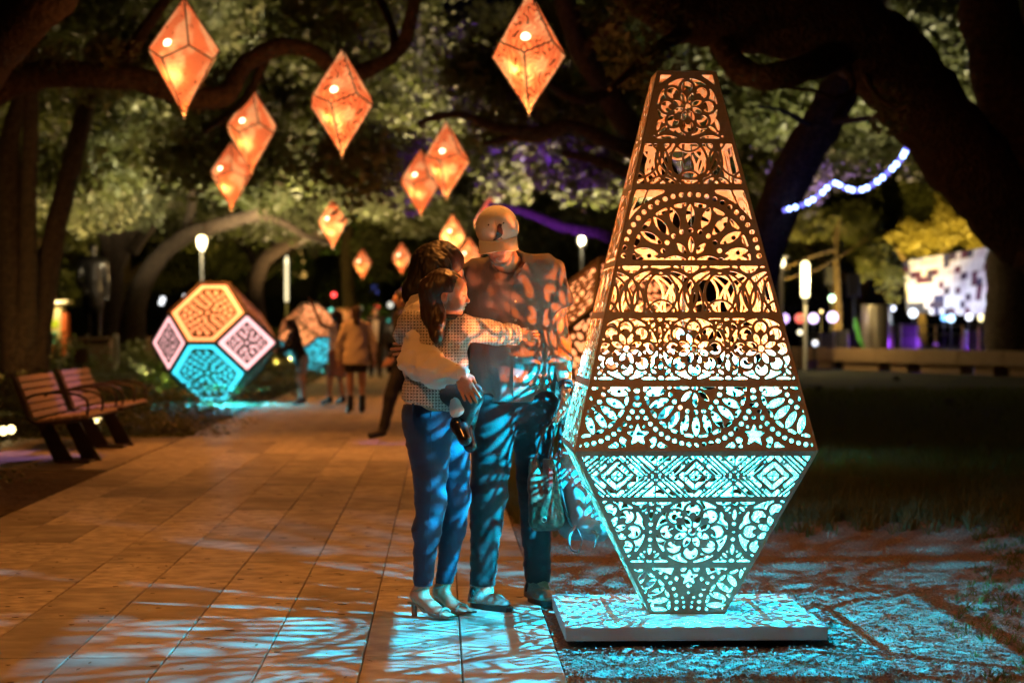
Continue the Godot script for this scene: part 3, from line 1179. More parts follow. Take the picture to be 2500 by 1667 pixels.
func ground() -> void:
	M.platform = mat(0.40, 0.40, 0.41, 0.5)
	M.soil = grainy(Color(0.02, 0.014, 0.01), Color(0.07, 0.05, 0.036), 0.02, 0.8, 0.95, 31, 2.0)
	M.mulch = grainy(Color(0.08, 0.062, 0.05), Color(0.40, 0.32, 0.27), 0.045, 1.6, 0.9, 33, 2.2)
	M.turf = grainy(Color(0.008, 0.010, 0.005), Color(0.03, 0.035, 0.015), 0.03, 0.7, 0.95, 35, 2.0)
	struct("ground", sheet(-150, 150, -400, 20, 30, -0.06, 0.0, 1), M.soil, "dark earth under the trees")
	struct("gravel_bed", sheet(0.47, 6.5, -15.2, -4.0, 0.03, -0.014, 0.016, 4), M.mulch, "coarse brown decomposed gravel right of the walk, under the tall lantern")
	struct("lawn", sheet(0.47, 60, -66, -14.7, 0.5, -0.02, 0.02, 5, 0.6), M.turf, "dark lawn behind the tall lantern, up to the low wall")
	struct("planting_bed", sheet(-5.0, -3.03, -19.9, -6.0, 0.05, -0.012, 0.03, 6, 2.0), M.soil, "bare mulch bed left of the walk, in front of the benches")
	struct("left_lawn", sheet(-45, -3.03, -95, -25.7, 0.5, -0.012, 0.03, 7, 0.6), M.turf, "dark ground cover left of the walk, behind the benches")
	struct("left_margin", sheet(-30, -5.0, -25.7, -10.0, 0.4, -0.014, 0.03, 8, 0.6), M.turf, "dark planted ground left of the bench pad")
	# bench pad: cast slabs
	M.pave = []
	for k in 4:
		var t := 0.25 + 0.06 * k
		M.pave.append(grainy(Color(t * 0.45, t * 0.41, t * 0.35), Color(t * 1.3, t * 1.25, t * 1.12), 0.010 + 0.003 * k, 0.42 + 0.09 * k, 0.58, 40 + k, 0.35, 8))
	var pad := Node3D.new()
	pad.name = "bench_pad"
	pad.set_meta("kind", "structure")
	pad.set_meta("label", "pale concrete pad under the two benches")
	add_child(pad, true)
	for j in 5:
		for i in 2:
			var b := B.new()
			b.box(Vector3(-3.52 - i * 0.96, -0.03, -20.52 - j * 1.15), Vector3(0.95, 0.06, 1.142), 0.004)
			part("slab", b.mesh(), M.pave[(i + j) % 4], pad)
	# the walk: nine courses of long slabs
	var walk := Node3D.new()
	walk.name = "path"
	walk.set_meta("kind", "structure")
	walk.set_meta("label", "long walk of pale stone slabs running into the distance")
	add_child(walk, true)
	var slab := B.new()
	slab.box(Vector3(0, -0.03, 0), Vector3(0.381, 0.06, 1.145), 0.0035)
	var sm := slab.mesh()
	var far := B.new()
	for r in 60:
		var z := -7.44 - 1.15 * (r + 0.5) + 2.3
		for k in 9:
			var x := 0.465 - 0.386 * (k + 0.5) - 0.0
			if r < 19:
				part("slab", sm, M.pave[rng.randi() % 4], walk, Transform3D(Basis(Vector3.UP, rng.randf_range(-0.002, 0.002)), Vector3(x, rng.randf_range(-0.0015, 0.0015), z)))
			else:
				far.box(Vector3(x, -0.03, z), Vector3(0.38, 0.06, 1.142))
	part("distant_slabs", far.mesh(), M.pave[1], walk).set_meta("kind", "stuff")
	struct("path_bedding", sheet(-3.02, 0.47, -75, -4, 5, -0.02, 0.0, 9), M.soil, "dark sand showing in the joints of the walk")
	# loose grit on the gravel
	var st := B.new()
	for k in 6:
		var p := []
		for q in 6:
			var d: Vector3 = [Vector3.UP, Vector3.DOWN, Vector3.LEFT, Vector3.RIGHT, Vector3.FORWARD, Vector3.BACK][q]
			p.append(d * rng.randf_range(0.6, 1.2) + Vector3(rng.randf(), rng.randf(), rng.randf()) * 0.3)
		if k > 0: continue
		for q in [[0, 2, 5], [0, 5, 3], [0, 3, 4], [0, 4, 2], [1, 5, 2], [1, 3, 5], [1, 4, 3], [1, 2, 4]]:
			st.tri(p[q[0]], p[q[1]], p[q[2]])
	var places := []
	for k in 26000:
		var u := rng.randf()
		var z := -7.3 - 8.0 * u * u
		var x := rng.randf_range(0.47, 1.2 + 0.28 * -z)
		if x > 0.50 and x < 1.6 and z > -9.95 and z < -8.83: continue
		var s := rng.randf_range(0.0025, 0.008) * (1.6 if rng.randf() < 0.04 else 1.0)
		places.append(Transform3D(Basis.from_euler(Vector3(rng.randf() * 6, rng.randf() * 6, rng.randf() * 6)).scaled(Vector3(s, s * 0.8, s)), Vector3(x, -0.006 + rng.randf_range(-0.004, 0.006), z)))
	var grit := many("gravel_grit", st.mesh(), grainy(Color(0.08, 0.065, 0.055), Color(0.46, 0.38, 0.33), 0.03, 2.0, 0.9, 37), places, self)
	grit.set_meta("label", "loose grit and mulch crumbs on the gravel")
	# grass
	var bl := B.new()
	for k in 9:
		var a := rng.randf() * TAU
		var o := Vector3(cos(a), 0, sin(a)) * rng.randf() * 0.05
		var lean := Vector3(cos(a * 3), 0, sin(a * 3)) * rng.randf_range(0.02, 0.07)
		var side := Vector3(-sin(a), 0, cos(a)) * 0.004
		var h := rng.randf_range(0.06, 0.13)
		var m1 := o + lean * 0.35 + Vector3(0, h * 0.6, 0)
		bl.quad(o - side, o + side, m1 + side * 0.8, m1 - side * 0.8)
		bl.tri(m1 - side * 0.8, m1 + side * 0.8, o + lean + Vector3(0, h, 0))
	var gm := mat(0.05, 0.06, 0.022, 0.7)
	gm.backlight_enabled = true
	gm.backlight = Color(0.4, 0.45, 0.2)
	places = []
	for k in 17000:
		var d := 14.6 + 30.0 * pow(rng.randf(), 1.7)
		if k > 15800: d = 14.9 - 1.5 * rng.randf() * rng.randf()
		var x := 0.5 + rng.randf() * (0.30 * d)
		if d < 15.4 and rng.randf() < 0.5: continue
		var s := rng.randf_range(0.7, 1.4)
		places.append(Transform3D(Basis(Vector3.UP, rng.randf() * TAU).scaled(Vector3(s, s, s)), Vector3(x, -0.015, -d)))
	for k in 700:
		var z := -7.5 - 6.5 * rng.randf()
		var x := 0.245 * -z + 0.02 + rng.randf() * 1.2 - 0.12 * rng.randf() * (1.0 if z > -11.0 else 0.0)
		if z > -9.0: x += 0.1
		var s := rng.randf_range(0.4, 0.8)
		places.append(Transform3D(Basis(Vector3.UP, rng.randf() * TAU).scaled(Vector3(s * 1.3, s * 0.55, s * 1.3)), Vector3(x, -0.01, z)))
	var grass := many("grass", bl.mesh(), gm, places, self)
	grass.set_meta("label", "grass of the lawn, thin along the gravel")
	# low ground cover on the left
	var lf := leaf_cluster(12, 0.07, 0.045, 0.6)
	places = []
	for k in 5200:
		var d := 26.0 + 40.0 * pow(rng.randf(), 1.6)
		var x := -3.08 - rng.randf() * 0.24 * d
		var s := rng.randf_range(0.8, 1.6)
		places.append(Transform3D(Basis(Vector3.UP, rng.randf() * TAU).scaled(Vector3(s, s * 0.6, s)), Vector3(x, 0.03, -d)))
	for k in 1500:
		var d := 12.0 + 14.0 * rng.randf()
		var x := -5.0 - rng.randf() * 1.6
		if d < 19.5 and rng.randf() < 0.35: x = -3.9 - rng.randf() * 1.2
		places.append(Transform3D(Basis(Vector3.UP, rng.randf() * TAU), Vector3(x, 0.03, -d)))
	var cover := many("ground_cover", lf, M.leafm, places, self)
	cover.set_meta("label", "low leafy ground cover left of the walk")

func litter() -> void:
	marks()
	var b := B.new()
	b.quad(Vector3(-0.02, 0, 0), Vector3(0, 0.003, 0.008), Vector3(0.022, 0.006, 0), Vector3(0, 0.004, -0.008))
	var places := []
	for k in 420:
		var d := 7.6 + 14.0 * pow(rng.randf(), 1.5)
		places.append(Transform3D(Basis(Vector3.UP, rng.randf() * TAU).scaled(Vector3.ONE * rng.randf_range(0.4, 1.0)), Vector3(rng.randf_range(-2.9, 0.44), 0.003, -d)))
	for k in 60:
		places.append(Transform3D(Basis(Vector3.UP, rng.randf() * TAU).scaled(Vector3.ONE * rng.randf_range(0.5, 1.1)), Vector3(rng.randf_range(0.55, 3.0), 0.006, rng.randf_range(-13, -7.6))))
	var o := many("fallen_leaves", b.mesh(), mat(0.10, 0.06, 0.03, 0.7), places, self)
	o.set_meta("label", "small fallen leaves scattered over walk and gravel")

# old gum and drip marks on the stone
func marks() -> void:
	var b := B.new()
	var p := []
	for k in 9: p.append(Vector2(cos(TAU * k / 9), sin(TAU * k / 9)) * (1.0 + 0.2 * (k % 3)))
	b.slab(p, Vector3.ZERO, Vector3.RIGHT, Vector3.FORWARD, 0.08)
	var places := []
	for k in 420:
		var d := 7.5 + 20.0 * pow(rng.randf(), 1.4)
		var s := rng.randf_range(0.004, 0.014) * (2.0 if rng.randf() < 0.06 else 1.0)
		places.append(Transform3D(Basis(Vector3.UP, rng.randf() * TAU).scaled(Vector3(s, 0.012, s * rng.randf_range(0.6, 1.0))), Vector3(rng.randf_range(-3.0, 0.45), 0.0022, -d)))
	var o := many("gum_marks", b.mesh(), mat(0.05, 0.042, 0.036, 0.7), places, self)
	o.set_meta("label", "dark old gum marks on the slabs of the walk")

# ---------------------------------------------------------------- trees
func leaf_cluster(n: int, l: float, w: float, reach: float) -> ArrayMesh:
	var b := B.new()
	for k in n:
		var d := Vector3(rng.randfn(), rng.randfn() * 0.8, rng.randfn()).normalized()
		var o := d * reach * pow(rng.randf(), 0.6)
		var x := Vector3(rng.randfn(), rng.randfn() * 0.6, rng.randfn()).normalized()
		var y := x.cross(Vector3(rng.randfn(), rng.randfn() + 1.0, rng.randfn())).normalized()
		var z := x.cross(y)
		var s := rng.randf_range(0.7, 1.3)
		var t0 := o - x * l * s * 0.5
		var t1 := o + x * l * s * 0.5
		b.tri(t0, o - y * w * s * 0.5 + z * 0.008, o + z * 0.002)
		b.tri(t0, o + z * 0.002, o + y * w * s * 0.5 + z * 0.008)
		b.tri(o + z * 0.002, o - y * w * s * 0.5 + z * 0.008, t1)
		b.tri(o + z * 0.002, t1, o + y * w * s * 0.5 + z * 0.008)
	return b.mesh()

var clusters := []

func crown(t: Node3D, clumps: Array, size := 1.0, m: Material = null) -> void:
	if clusters.is_empty():
		for k in 3: clusters.append(leaf_cluster(20, 0.20, 0.10, 0.45))
	var sets := [[], [], []]
	for c in clumps:
		# clump: centre, radii, count
		var places: Array = sets[rng.randi() % 3]
		for k in int(c[2]):
			var d := Vector3(rng.randfn(), rng.randfn(), rng.randfn()).normalized() * pow(rng.randf(), 0.45)
			var p: Vector3 = c[0] + d * c[1] - t.position
			var s := rng.randf_range(0.75, 1.35) * size
			places.append(Transform3D(Basis.from_euler(Vector3(rng.randf() * 0.8, rng.randf() * TAU, rng.randf() * 0.8)).scaled(Vector3(s, s, s)), p))
	for k in 3:
		if sets[k].size(): many("crown", clusters[k], m if m else M.leaves[k], sets[k], t)

# spread an oak's crown as many uneven clumps over a wide flat dome
func dome(center: Vector3, rx: float, rz: float, y0: float, y1: float, n: int, per: int) -> Array:
	var out := []
	for k in n:
		var a := rng.randf() * TAU
		var r := sqrt(rng.randf())
		var y := lerpf(y0, y1, rng.randf())
		var s := rng.randf_range(0.6, 1.4)
		out.append([Vector3(center.x + cos(a) * r * rx, y - 0.8 * r * r * (y - y0) * rng.randf(), center.z + sin(a) * r * rz), Vector3(1.15, 0.6, 1.15) * s, int(per * s * s)])
	return out

func tree(called: String, label: String, at: Vector3, trunk: Array, limbs: Array, group := "") -> Node3D:
	var t := thing(called, label, "tree", at, group)
	var k := 0
	for l in [trunk] + limbs:
		var pts := []
		for p in l[0]: pts.append(p - at)
		var b := B.new()
		b.tube(curve(pts, 7), taper(l[1], 7), 14 if k == 0 else 10, 0.22, k + 3)
		part("trunk" if k == 0 else "limb", b.mesh(), M.bark, t)
		k += 1
	return t

func uplight(label: String, at: Vector3, aim: Vector3, col: Color, e: float, half := 42.0) -> void:
	var o := thing("ground_uplight", label, "uplight", at, "uplights in the ground under the trees")
	var b := B.new()
	b.lathe([Vector2(0, 0), Vector2(0.075, 0), Vector2(0.085, 0.08), Vector2(0.07, 0.10), Vector2(0.06, 0.09)], Vector3.ZERO, 14)
	part("housing", b.mesh(), M.black, o)
	b = B.new()
	b.lathe([Vector2(0.062, 0.085), Vector2(0.0, 0.092)], Vector3.ZERO, 14)
	part("lamp_lens", b.mesh(), glow(col.r, col.g, col.b, 1.2), o)
	spot(o, Vector3(0, 0.12, 0), aim - at, half, col, e, 0.05, 0.6)

func trees() -> void:
	var warm := Color(1.0, 0.78, 0.36)
	var pale := Color(1.0, 0.86, 0.52)
	var purple := Color(0.25, 0.04, 1.0)
	var yellow := Color(1.0, 0.68, 0.12)
	# mossy limb from a tree outside the left edge
	var t := tree("live_oak", "oak whose long mossy limb crosses behind the first hanging lantern, upper left", Vector3(-6.252, 0, -26.217),
		[[Vector3(-6.252, 0, -26.217), Vector3(-6.148, 1.56, -26.217), Vector3(-5.992, 3.016, -26.222), Vector3(-5.836, 3.848, -26.222)], [0.55, 0.4, 0.36, 0.3]],
		[[[Vector3(-5.888, 3.692, -26.223), Vector3(-5.285, 4.065, -25.805), Vector3(-4.635, 4.236, -25.585), Vector3(-4.012, 4.19, -25.164), Vector3(-3.412, 4.12, -25.144), Vector3(-2.885, 3.961, -25.326), Vector3(-2.528, 4.002, -25.515), Vector3(-2.335, 4.396, -25.912), Vector3(-1.937, 4.638, -26.1), Vector3(-1.56, 4.611, -26.288), Vector3(-1.18, 4.374, -26.574), Vector3(-0.765, 4.526, -26.862), Vector3(-0.447, 4.864, -27.054), Vector3(-0.285, 5.566, -27.053)], [0.24, 0.2, 0.17, 0.15, 0.145, 0.14, 0.12, 0.11, 0.105, 0.1, 0.1, 0.095, 0.09, 0.08]],
		[[Vector3(-5.94, 3.484, -26.223), Vector3(-4.955, 4.324, -24.196), Vector3(-4.288, 4.658, -23.175), Vector3(-3.7, 5.08, -22.659)], [0.34, 0.3, 0.27, 0.25]],
		[[Vector3(-3.712, 4.2, -25.155), Vector3(-3.48, 4.768, -25.651), Vector3(-3.185, 5.356, -26.146)], [0.09, 0.075, 0.06]],
		[[Vector3(-2.041, 4.617, -26.104), Vector3(-2.444, 4.108, -27.114), Vector3(-3.147, 3.91, -29.136)], [0.06, 0.05, 0.04]],
		[[Vector3(-0.582, 4.675, -27.057), Vector3(-0.631, 5.164, -28.062), Vector3(-0.886, 5.766, -29.075)], [0.06, 0.05, 0.05]]])
	crown(t, [[Vector3(-4.666, 4.436, -24.687), Vector3(0.4, 0.15, 0.3), 10], [Vector3(-2.858, 4.094, -25.526), Vector3(0.4, 0.12, 0.2), 10], [Vector3(-3.862, 4.35, -25.161), Vector3(0.5, 0.1, 0.2), 8]], 0.45)
	# several stems at the left edge
	t = tree("live_oak", "many-stemmed dark oak at the left edge behind the benches", Vector3(-8.469, 0, -44.299),
		[[Vector3(-8.469, 0, -44.299), Vector3(-8.557, 0.86, -44.301), Vector3(-8.715, 2.972, -44.32), Vector3(-8.732, 4.996, -44.334), Vector3(-8.38, 6.316, -44.332), Vector3(-8.116, 8.252, -44.336)], [0.5, 0.36, 0.25, 0.2, 0.17, 0.13]],
		[[[Vector3(-8.469, 0.508, -44.295), Vector3(-8.326, 1.738, -44.099), Vector3(-8.251, 3.91, -43.811), Vector3(-8.104, 5.772, -43.319), Vector3(-8.206, 8.094, -43.338)], [0.34, 0.22, 0.17, 0.15, 0.13]],
		[[Vector3(-8.25, 0.42, -44.287), Vector3(-8.128, 1.743, -44.593), Vector3(-7.871, 3.347, -44.795), Vector3(-7.527, 5.08, -45.296), Vector3(-7.336, 6.452, -46.3), Vector3(-6.414, 8.632, -47.285)], [0.34, 0.26, 0.23, 0.2, 0.17, 0.14]],
		[[Vector3(-8.102, 1.831, -44.592), Vector3(-8.571, 2.74, -45.314), Vector3(-8.946, 3.784, -46.334), Vector3(-8.982, 5.164, -46.345)], [0.14, 0.12, 0.1, 0.08]]])
	crown(t, dome(Vector3(-8.295, 0.98, -47.294), 5.5, 5.0, 4.4, 10.5, 34, 48))
	# pale-lit oak behind the statue
	t = tree("live_oak", "oak with pale lit forking stems behind the bronze statue", Vector3(-10.675, 0, -70.384),
		[[Vector3(-10.675, 0, -70.384), Vector3(-10.647, 1.16, -70.385), Vector3(-10.591, 2.839, -70.395), Vector3(-10.451, 3.959, -70.398), Vector3(-10.199, 5.639, -70.401), Vector3(-10.198, 7.039, -70.411), Vector3(-10.31, 8.299, -70.423), Vector3(-9.974, 9.419, -70.419), Vector3(-9.554, 10.959, -70.416)], [0.68, 0.43, 0.36, 0.32, 0.24, 0.22, 0.19, 0.16, 0.14]],
		[[[Vector3(-10.563, 2.839, -70.394), Vector3(-10.765, 4.218, -69.91), Vector3(-10.853, 5.577, -69.421), Vector3(-11.239, 6.603, -68.44), Vector3(-12.091, 7.329, -67.473)], [0.27, 0.19, 0.18, 0.16, 0.14]],
		[[Vector3(-10.451, 3.259, -70.393), Vector3(-9.764, 4.824, -70.882), Vector3(-9.124, 6.269, -71.371), Vector3(-8.414, 7.831, -71.358), Vector3(-8.244, 9.219, -72.363)], [0.27, 0.23, 0.22, 0.19, 0.16]],
		[[Vector3(-9.975, 3.679, -70.38), Vector3(-8.982, 5.275, -71.359), Vector3(-7.669, 6.483, -72.325), Vector3(-6.106, 8.403, -74.289), Vector3(-4.904, 9.963, -76.261)], [0.22, 0.19, 0.18, 0.15, 0.14]],
		[[Vector3(-10.198, 7.179, -70.411), Vector3(-10.659, 8.199, -69.433), Vector3(-11.421, 8.937, -67.462)], [0.14, 0.12, 0.09]]])
	crown(t, dome(Vector3(-6.637, 0.919, -56.245), 6.5, 5.5, 4.3, 11.5, 40, 50))
	# long low limb tree left of centre
	t = tree("live_oak", "oak with a long low limb arching above the far street lamp", Vector3(-9.406, 0, -66.34),
		[[Vector3(-9.406, 0, -66.34), Vector3(-9.274, 1.96, -66.344), Vector3(-8.746, 3.148, -66.334), Vector3(-7.822, 4.005, -66.31), Vector3(-6.502, 4.467, -66.27), Vector3(-5.364, 4.809, -65.235), Vector3(-4.642, 5.779, -64.217), Vector3(-4.066, 6.465, -63.203)], [0.5, 0.36, 0.3, 0.25, 0.22, 0.2, 0.17, 0.12]],
		[[[Vector3(-6.502, 4.467, -66.27), Vector3(-5.262, 4.649, -67.232), Vector3(-4.253, 4.155, -68.196), Vector3(-3.538, 3.959, -70.172)], [0.15, 0.13, 0.1, 0.07]],
		[[Vector3(-7.822, 4.005, -66.31), Vector3(-7.672, 5.185, -67.314), Vector3(-8.058, 6.603, -68.337)], [0.17, 0.14, 0.1]]])
	crown(t, dome(Vector3(-4.788, 0.851, -66.19), 6.5, 6, 4.6, 12.5, 40, 50))
	t = tree("live_oak", "dark oak standing by the far crossing behind the walkers", Vector3(-6.438, 0, -78.25),
		[[Vector3(-6.47, 0, -78.251), Vector3(-6.594, 1.455, -78.259), Vector3(-6.672, 2.703, -78.27), Vector3(-6.282, 3.795, -78.265), Vector3(-5.034, 4.497, -78.229), Vector3(-3.43, 4.841, -77.179)], [0.5, 0.36, 0.3, 0.3, 0.26, 0.18]],
		[[[Vector3(-6.438, 3.015, -78.265), Vector3(-7.152, 4.301, -79.298), Vector3(-8.202, 4.979, -80.337)], [0.2, 0.16, 0.12]]])
	crown(t, dome(Vector3(-4.045, 0.755, -80.173), 7, 5, 4.6, 13, 42, 50))
	t = tree("live_oak", "slim dark oak trunk at the end of the walk under the farthest lanterns", Vector3(-3.949, 0, -95.177),
		[[Vector3(-3.949, 0, -95.177), Vector3(-4.005, 2.439, -95.191), Vector3(-4.1, 4.149, -95.206), Vector3(-4.042, 5.669, -95.214)], [0.42, 0.3, 0.28, 0.24]],
		[[[Vector3(-4.062, 3.959, -95.203), Vector3(-3.317, 5.331, -96.189), Vector3(-1.607, 6.149, -97.139)], [0.18, 0.15, 0.1]]])
	crown(t, dome(Vector3(-0.248, 0.647, -96.057), 9, 5, 4.0, 15, 50, 52))
	# oak behind the sculpture, limbs reaching left
	t = tree("live_oak", "oak behind the tall lantern sending crooked limbs to the left under purple light", Vector3(4.454, 0, -39.875),
		[[Vector3(4.454, 0, -39.875), Vector3(4.454, 1.06, -39.875), Vector3(4.375, 2.5, -39.888), Vector3(4.083, 3.907, -39.406), Vector3(3.364, 4.765, -38.435), Vector3(2.79, 5.462, -37.458), Vector3(2.314, 5.972, -36.477), Vector3(1.995, 6.916, -35.993)], [0.6, 0.42, 0.36, 0.3, 0.24, 0.2, 0.18, 0.16]],
		[[[Vector3(3.72, 4.342, -38.921), Vector3(2.941, 4.53, -37.947), Vector3(2.257, 4.796, -37.971), Vector3(1.612, 4.704, -37.992), Vector3(0.89, 4.796, -38.016), Vector3(0.396, 4.986, -38.033), Vector3(-0.059, 4.963, -38.048), Vector3(-0.416, 4.834, -38.059)], [0.16, 0.13, 0.12, 0.1, 0.09, 0.08, 0.07, 0.04]],
		[[Vector3(2.181, 4.78, -37.974), Vector3(1.748, 4.611, -38.487), Vector3(1.303, 4.669, -39.002), Vector3(0.758, 4.576, -39.019)], [0.08, 0.07, 0.06, 0.04]],
		[[Vector3(4.215, 3.7, -39.901), Vector3(3.415, 4.14, -39.93), Vector3(2.776, 4.38, -39.953), Vector3(2.216, 4.484, -39.972)], [0.16, 0.13, 0.1, 0.06]],
		[[Vector3(4.335, 2.5, -39.889), Vector3(3.582, 2.858, -40.917), Vector3(2.927, 3.063, -40.939), Vector3(2.271, 3.186, -40.962), Vector3(1.534, 3.473, -40.988), Vector3(0.878, 3.596, -41.01)], [0.2, 0.14, 0.11, 0.1, 0.08, 0.05]],
		[[Vector3(2.902, 5.35, -37.454), Vector3(2.42, 5.148, -36.968), Vector3(1.877, 5.315, -36.486), Vector3(1.563, 5.62, -35.998)], [0.1, 0.08, 0.07, 0.05]],
		[[Vector3(2.387, 5.899, -36.474), Vector3(2.787, 6.268, -35.963), Vector3(3.269, 6.69, -34.95)], [0.13, 0.12, 0.1]]])
	crown(t, dome(Vector3(2.173, 1.001, -43.952), 6.5, 6, 4.3, 10, 44, 52))
	# leaning trunk right of the sculpture
	t = tree("live_oak", "leaning dark trunk just right of the tall lantern, with blue string lights tied to it", Vector3(4.602, 0, -33.867),
		[[Vector3(4.602, 0, -33.867), Vector3(4.669, 0.552, -33.861), Vector3(4.908, 2.048, -33.864), Vector3(5.18, 2.932, -33.861), Vector3(5.554, 3.816, -33.855), Vector3(5.962, 4.496, -33.846), Vector3(6.438, 5.38, -33.837), Vector3(6.778, 6.672, -33.834)], [0.5, 0.36, 0.34, 0.33, 0.33, 0.31, 0.29, 0.27]],
		[[[Vector3(5.894, 4.36, -33.847), Vector3(5.193, 4.567, -32.871), Vector3(4.724, 4.582, -32.386)], [0.06, 0.03, 0.02]],
		[[Vector3(6.03, 4.496, -33.844), Vector3(6.248, 4.435, -32.836), Vector3(6.507, 4.385, -31.827)], [0.07, 0.05, 0.03]]])
	crown(t, dome(Vector3(7.237, 0.987, -45.787), 6.5, 6, 4.8, 11, 42, 50))
	# giant near limb, upper right
	t = tree("live_oak", "huge dark foreground oak whose limb sweeps in from the right edge across the top", Vector3(7.731, 0, -24.761),
		[[Vector3(7.731, 0, -24.761), Vector3(7.631, 0.55, -24.76), Vector3(7.431, 1.55, -24.773), Vector3(7.082, 2.25, -24.789), Vector3(6.632, 2.55, -24.806), Vector3(6.034, 3.046, -24.429), Vector3(5.453, 3.623, -24.051), Vector3(4.887, 4.203, -23.674), Vector3(4.15, 4.552, -23.3), Vector3(3.252, 4.566, -22.929), Vector3(2.472, 4.577, -22.554), Vector3(1.703, 4.864, -21.981)], [0.9, 0.7, 0.6, 0.52, 0.48, 0.45, 0.46, 0.47, 0.43, 0.37, 0.3, 0.22]],
		[[[Vector3(7.132, 2.15, -24.787), Vector3(6.732, 3.4, -24.809), Vector3(6.433, 4.25, -24.824), Vector3(6.233, 5.35, -24.838)], [0.6, 0.45, 0.36, 0.32]],
		[[Vector3(7.173, 2.575, -25.289), Vector3(7.21, 3.9, -25.797), Vector3(7.314, 5.408, -25.804)], [0.5, 0.36, 0.34]],
		[[Vector3(2.859, 4.401, -22.741), Vector3(3.059, 4.012, -22.531), Vector3(3.301, 3.871, -22.322), Vector3(3.737, 3.967, -22.509), Vector3(4.337, 4.248, -23.292)], [0.12, 0.14, 0.14, 0.15, 0.18]],
		[[Vector3(2.608, 4.419, -22.549), Vector3(2.143, 4.072, -21.961), Vector3(1.836, 3.794, -21.469), Vector3(1.625, 3.589, -20.974)], [0.09, 0.06, 0.04, 0.02]],
		[[Vector3(4.563, 4.132, -23.484), Vector3(4.585, 3.761, -22.88), Vector3(4.731, 3.56, -22.474), Vector3(4.823, 3.585, -22.271)], [0.06, 0.03, 0.02, 0.01]],
		[[Vector3(4.29, 4.248, -23.293), Vector3(4.317, 3.808, -22.689), Vector3(4.062, 3.652, -22.296), Vector3(3.804, 3.706, -22.105), Vector3(3.418, 3.72, -21.917)], [0.06, 0.035, 0.025, 0.02, 0.01]]])
	crown(t, [[Vector3(4.723, 3.577, -22.874), Vector3(0.22, 0.16, 0.2), 9], [Vector3(3.886, 4.308, -23.407), Vector3(0.25, 0.1, 0.2), 6], [Vector3(2.055, 3.94, -21.963), Vector3(0.5, 0.3, 0.3), 14], [Vector3(1.835, 4.336, -21.973), Vector3(0.5, 0.35, 0.4), 12]], 0.5)
	crown(t, [[Vector3(8.41, 6.392, -37.781), Vector3(1.1, 1.0, 0.8), 130], [Vector3(8.79, 5.48, -37.763), Vector3(0.5, 0.5, 0.4), 34], [Vector3(9.742, 6.554, -36.739), Vector3(0.5, 0.5, 0.4), 24]], 0.7)
	# far trunk at the right edge, behind the wall
	t = tree("live_oak", "thick brown trunk at the right edge behind the low wall", Vector3(16.243, 0, -60.501),
		[[Vector3(16.243, 0, -60.501), Vector3(16.182, 0.934, -60.504), Vector3(16.121, 2.154, -60.514), Vector3(16.182, 3.618, -60.522), Vector3(16.426, 5.203, -60.525), Vector3(15.798, 6.699, -59.555)], [1.15, 0.95, 0.85, 0.82, 0.8, 0.7]],
		[[[Vector3(16.182, 3.618, -60.522), Vector3(15.198, 4.54, -59.56), Vector3(14.478, 5.02, -59.586)], [0.4, 0.25, 0.15]]])
	crown(t, dome(Vector3(13.183, 0.905, -57.6), 6, 5, 5.6, 12, 44, 52))
	# small trees by the stage
	var ym := mat(0.10, 0.085, 0.02, 0.55)
	ym.backlight_enabled = true
	ym.backlight = Color(0.5, 0.45, 0.2)
	t = tree("small_tree", "small pale-stemmed tree behind the glowing light column", Vector3(13.127, 0, -71.608),
		[[Vector3(13.127, 0, -71.608), Vector3(13.127, 2.019, -71.617), Vector3(13.084, 3.171, -71.626), Vector3(13.027, 4.035, -71.634), Vector3(13.2, 4.899, -71.634)], [0.2, 0.13, 0.11, 0.1, 0.06]],
		[[[Vector3(13.084, 3.603, -71.629), Vector3(12.164, 3.145, -70.655), Vector3(11.014, 2.839, -69.69)], [0.07, 0.05, 0.03]],
		[[Vector3(13.056, 3.891, -71.632), Vector3(12.023, 3.571, -70.663), Vector3(11.029, 3.145, -70.692)], [0.08, 0.07, 0.05]],
		[[Vector3(13.127, 3.603, -71.627), Vector3(13.966, 4.073, -72.604), Vector3(14.404, 4.365, -72.592)], [0.08, 0.06, 0.04]]])
	crown(t, [[Vector3(12.192, 4.611, -71.665), Vector3(1.0, 0.5, 0.8), 60], [Vector3(13.675, 4.511, -72.616), Vector3(1.0, 0.55, 0.9), 70], [Vector3(14.351, 3.459, -71.587), Vector3(0.6, 0.7, 0.6), 40], [Vector3(14.719, 2.719, -70.569), Vector3(0.5, 0.5, 0.5), 20]], 0.6)
	t = tree("small_tree", "golden lit tree above the stage wall", Vector3(17.704, 0, -79.463),
		[[Vector3(17.704, 0, -79.463), Vector3(17.624, 2.099, -79.475), Vector3(17.225, 3.379, -79.497), Vector3(16.536, 4.143, -78.524)], [0.2, 0.14, 0.11, 0.06]],
		[[[Vector3(17.304, 3.059, -79.492), Vector3(18.184, 3.859, -79.469), Vector3(19.144, 4.659, -79.443)], [0.08, 0.06, 0.04]]])
	crown(t, [[Vector3(18.665, 5.199, -77.461), Vector3(1.1, 1.0, 0.9), 130], [Vector3(17.262, 4.497, -77.502), Vector3(1.2, 0.7, 0.9), 90], [Vector3(19.445, 4.263, -77.429), Vector3(0.6, 0.7, 0.6), 50]], 0.6, ym)
	# background row that closes the view
	var spots := [[-40, 92], [260, 104], [560, 112], [1000, 118], [1240, 100], [1480, 92], [1720, 104], [1960, 98], [2240, 106]]
	var tell := ["far dark oak beyond the kiosk at the left edge", "far dark oak beyond the low coloured wall", "far dark oak behind the street lamp globe", "far dark oak across the street at the end of the walk", "far dark oak behind the man's shoulder",
		"far dark oak behind the left side of the tall lantern", "far dark oak behind the right side of the tall lantern", "far dark oak behind the small stage-side tree", "far dark oak behind the stage wall"]
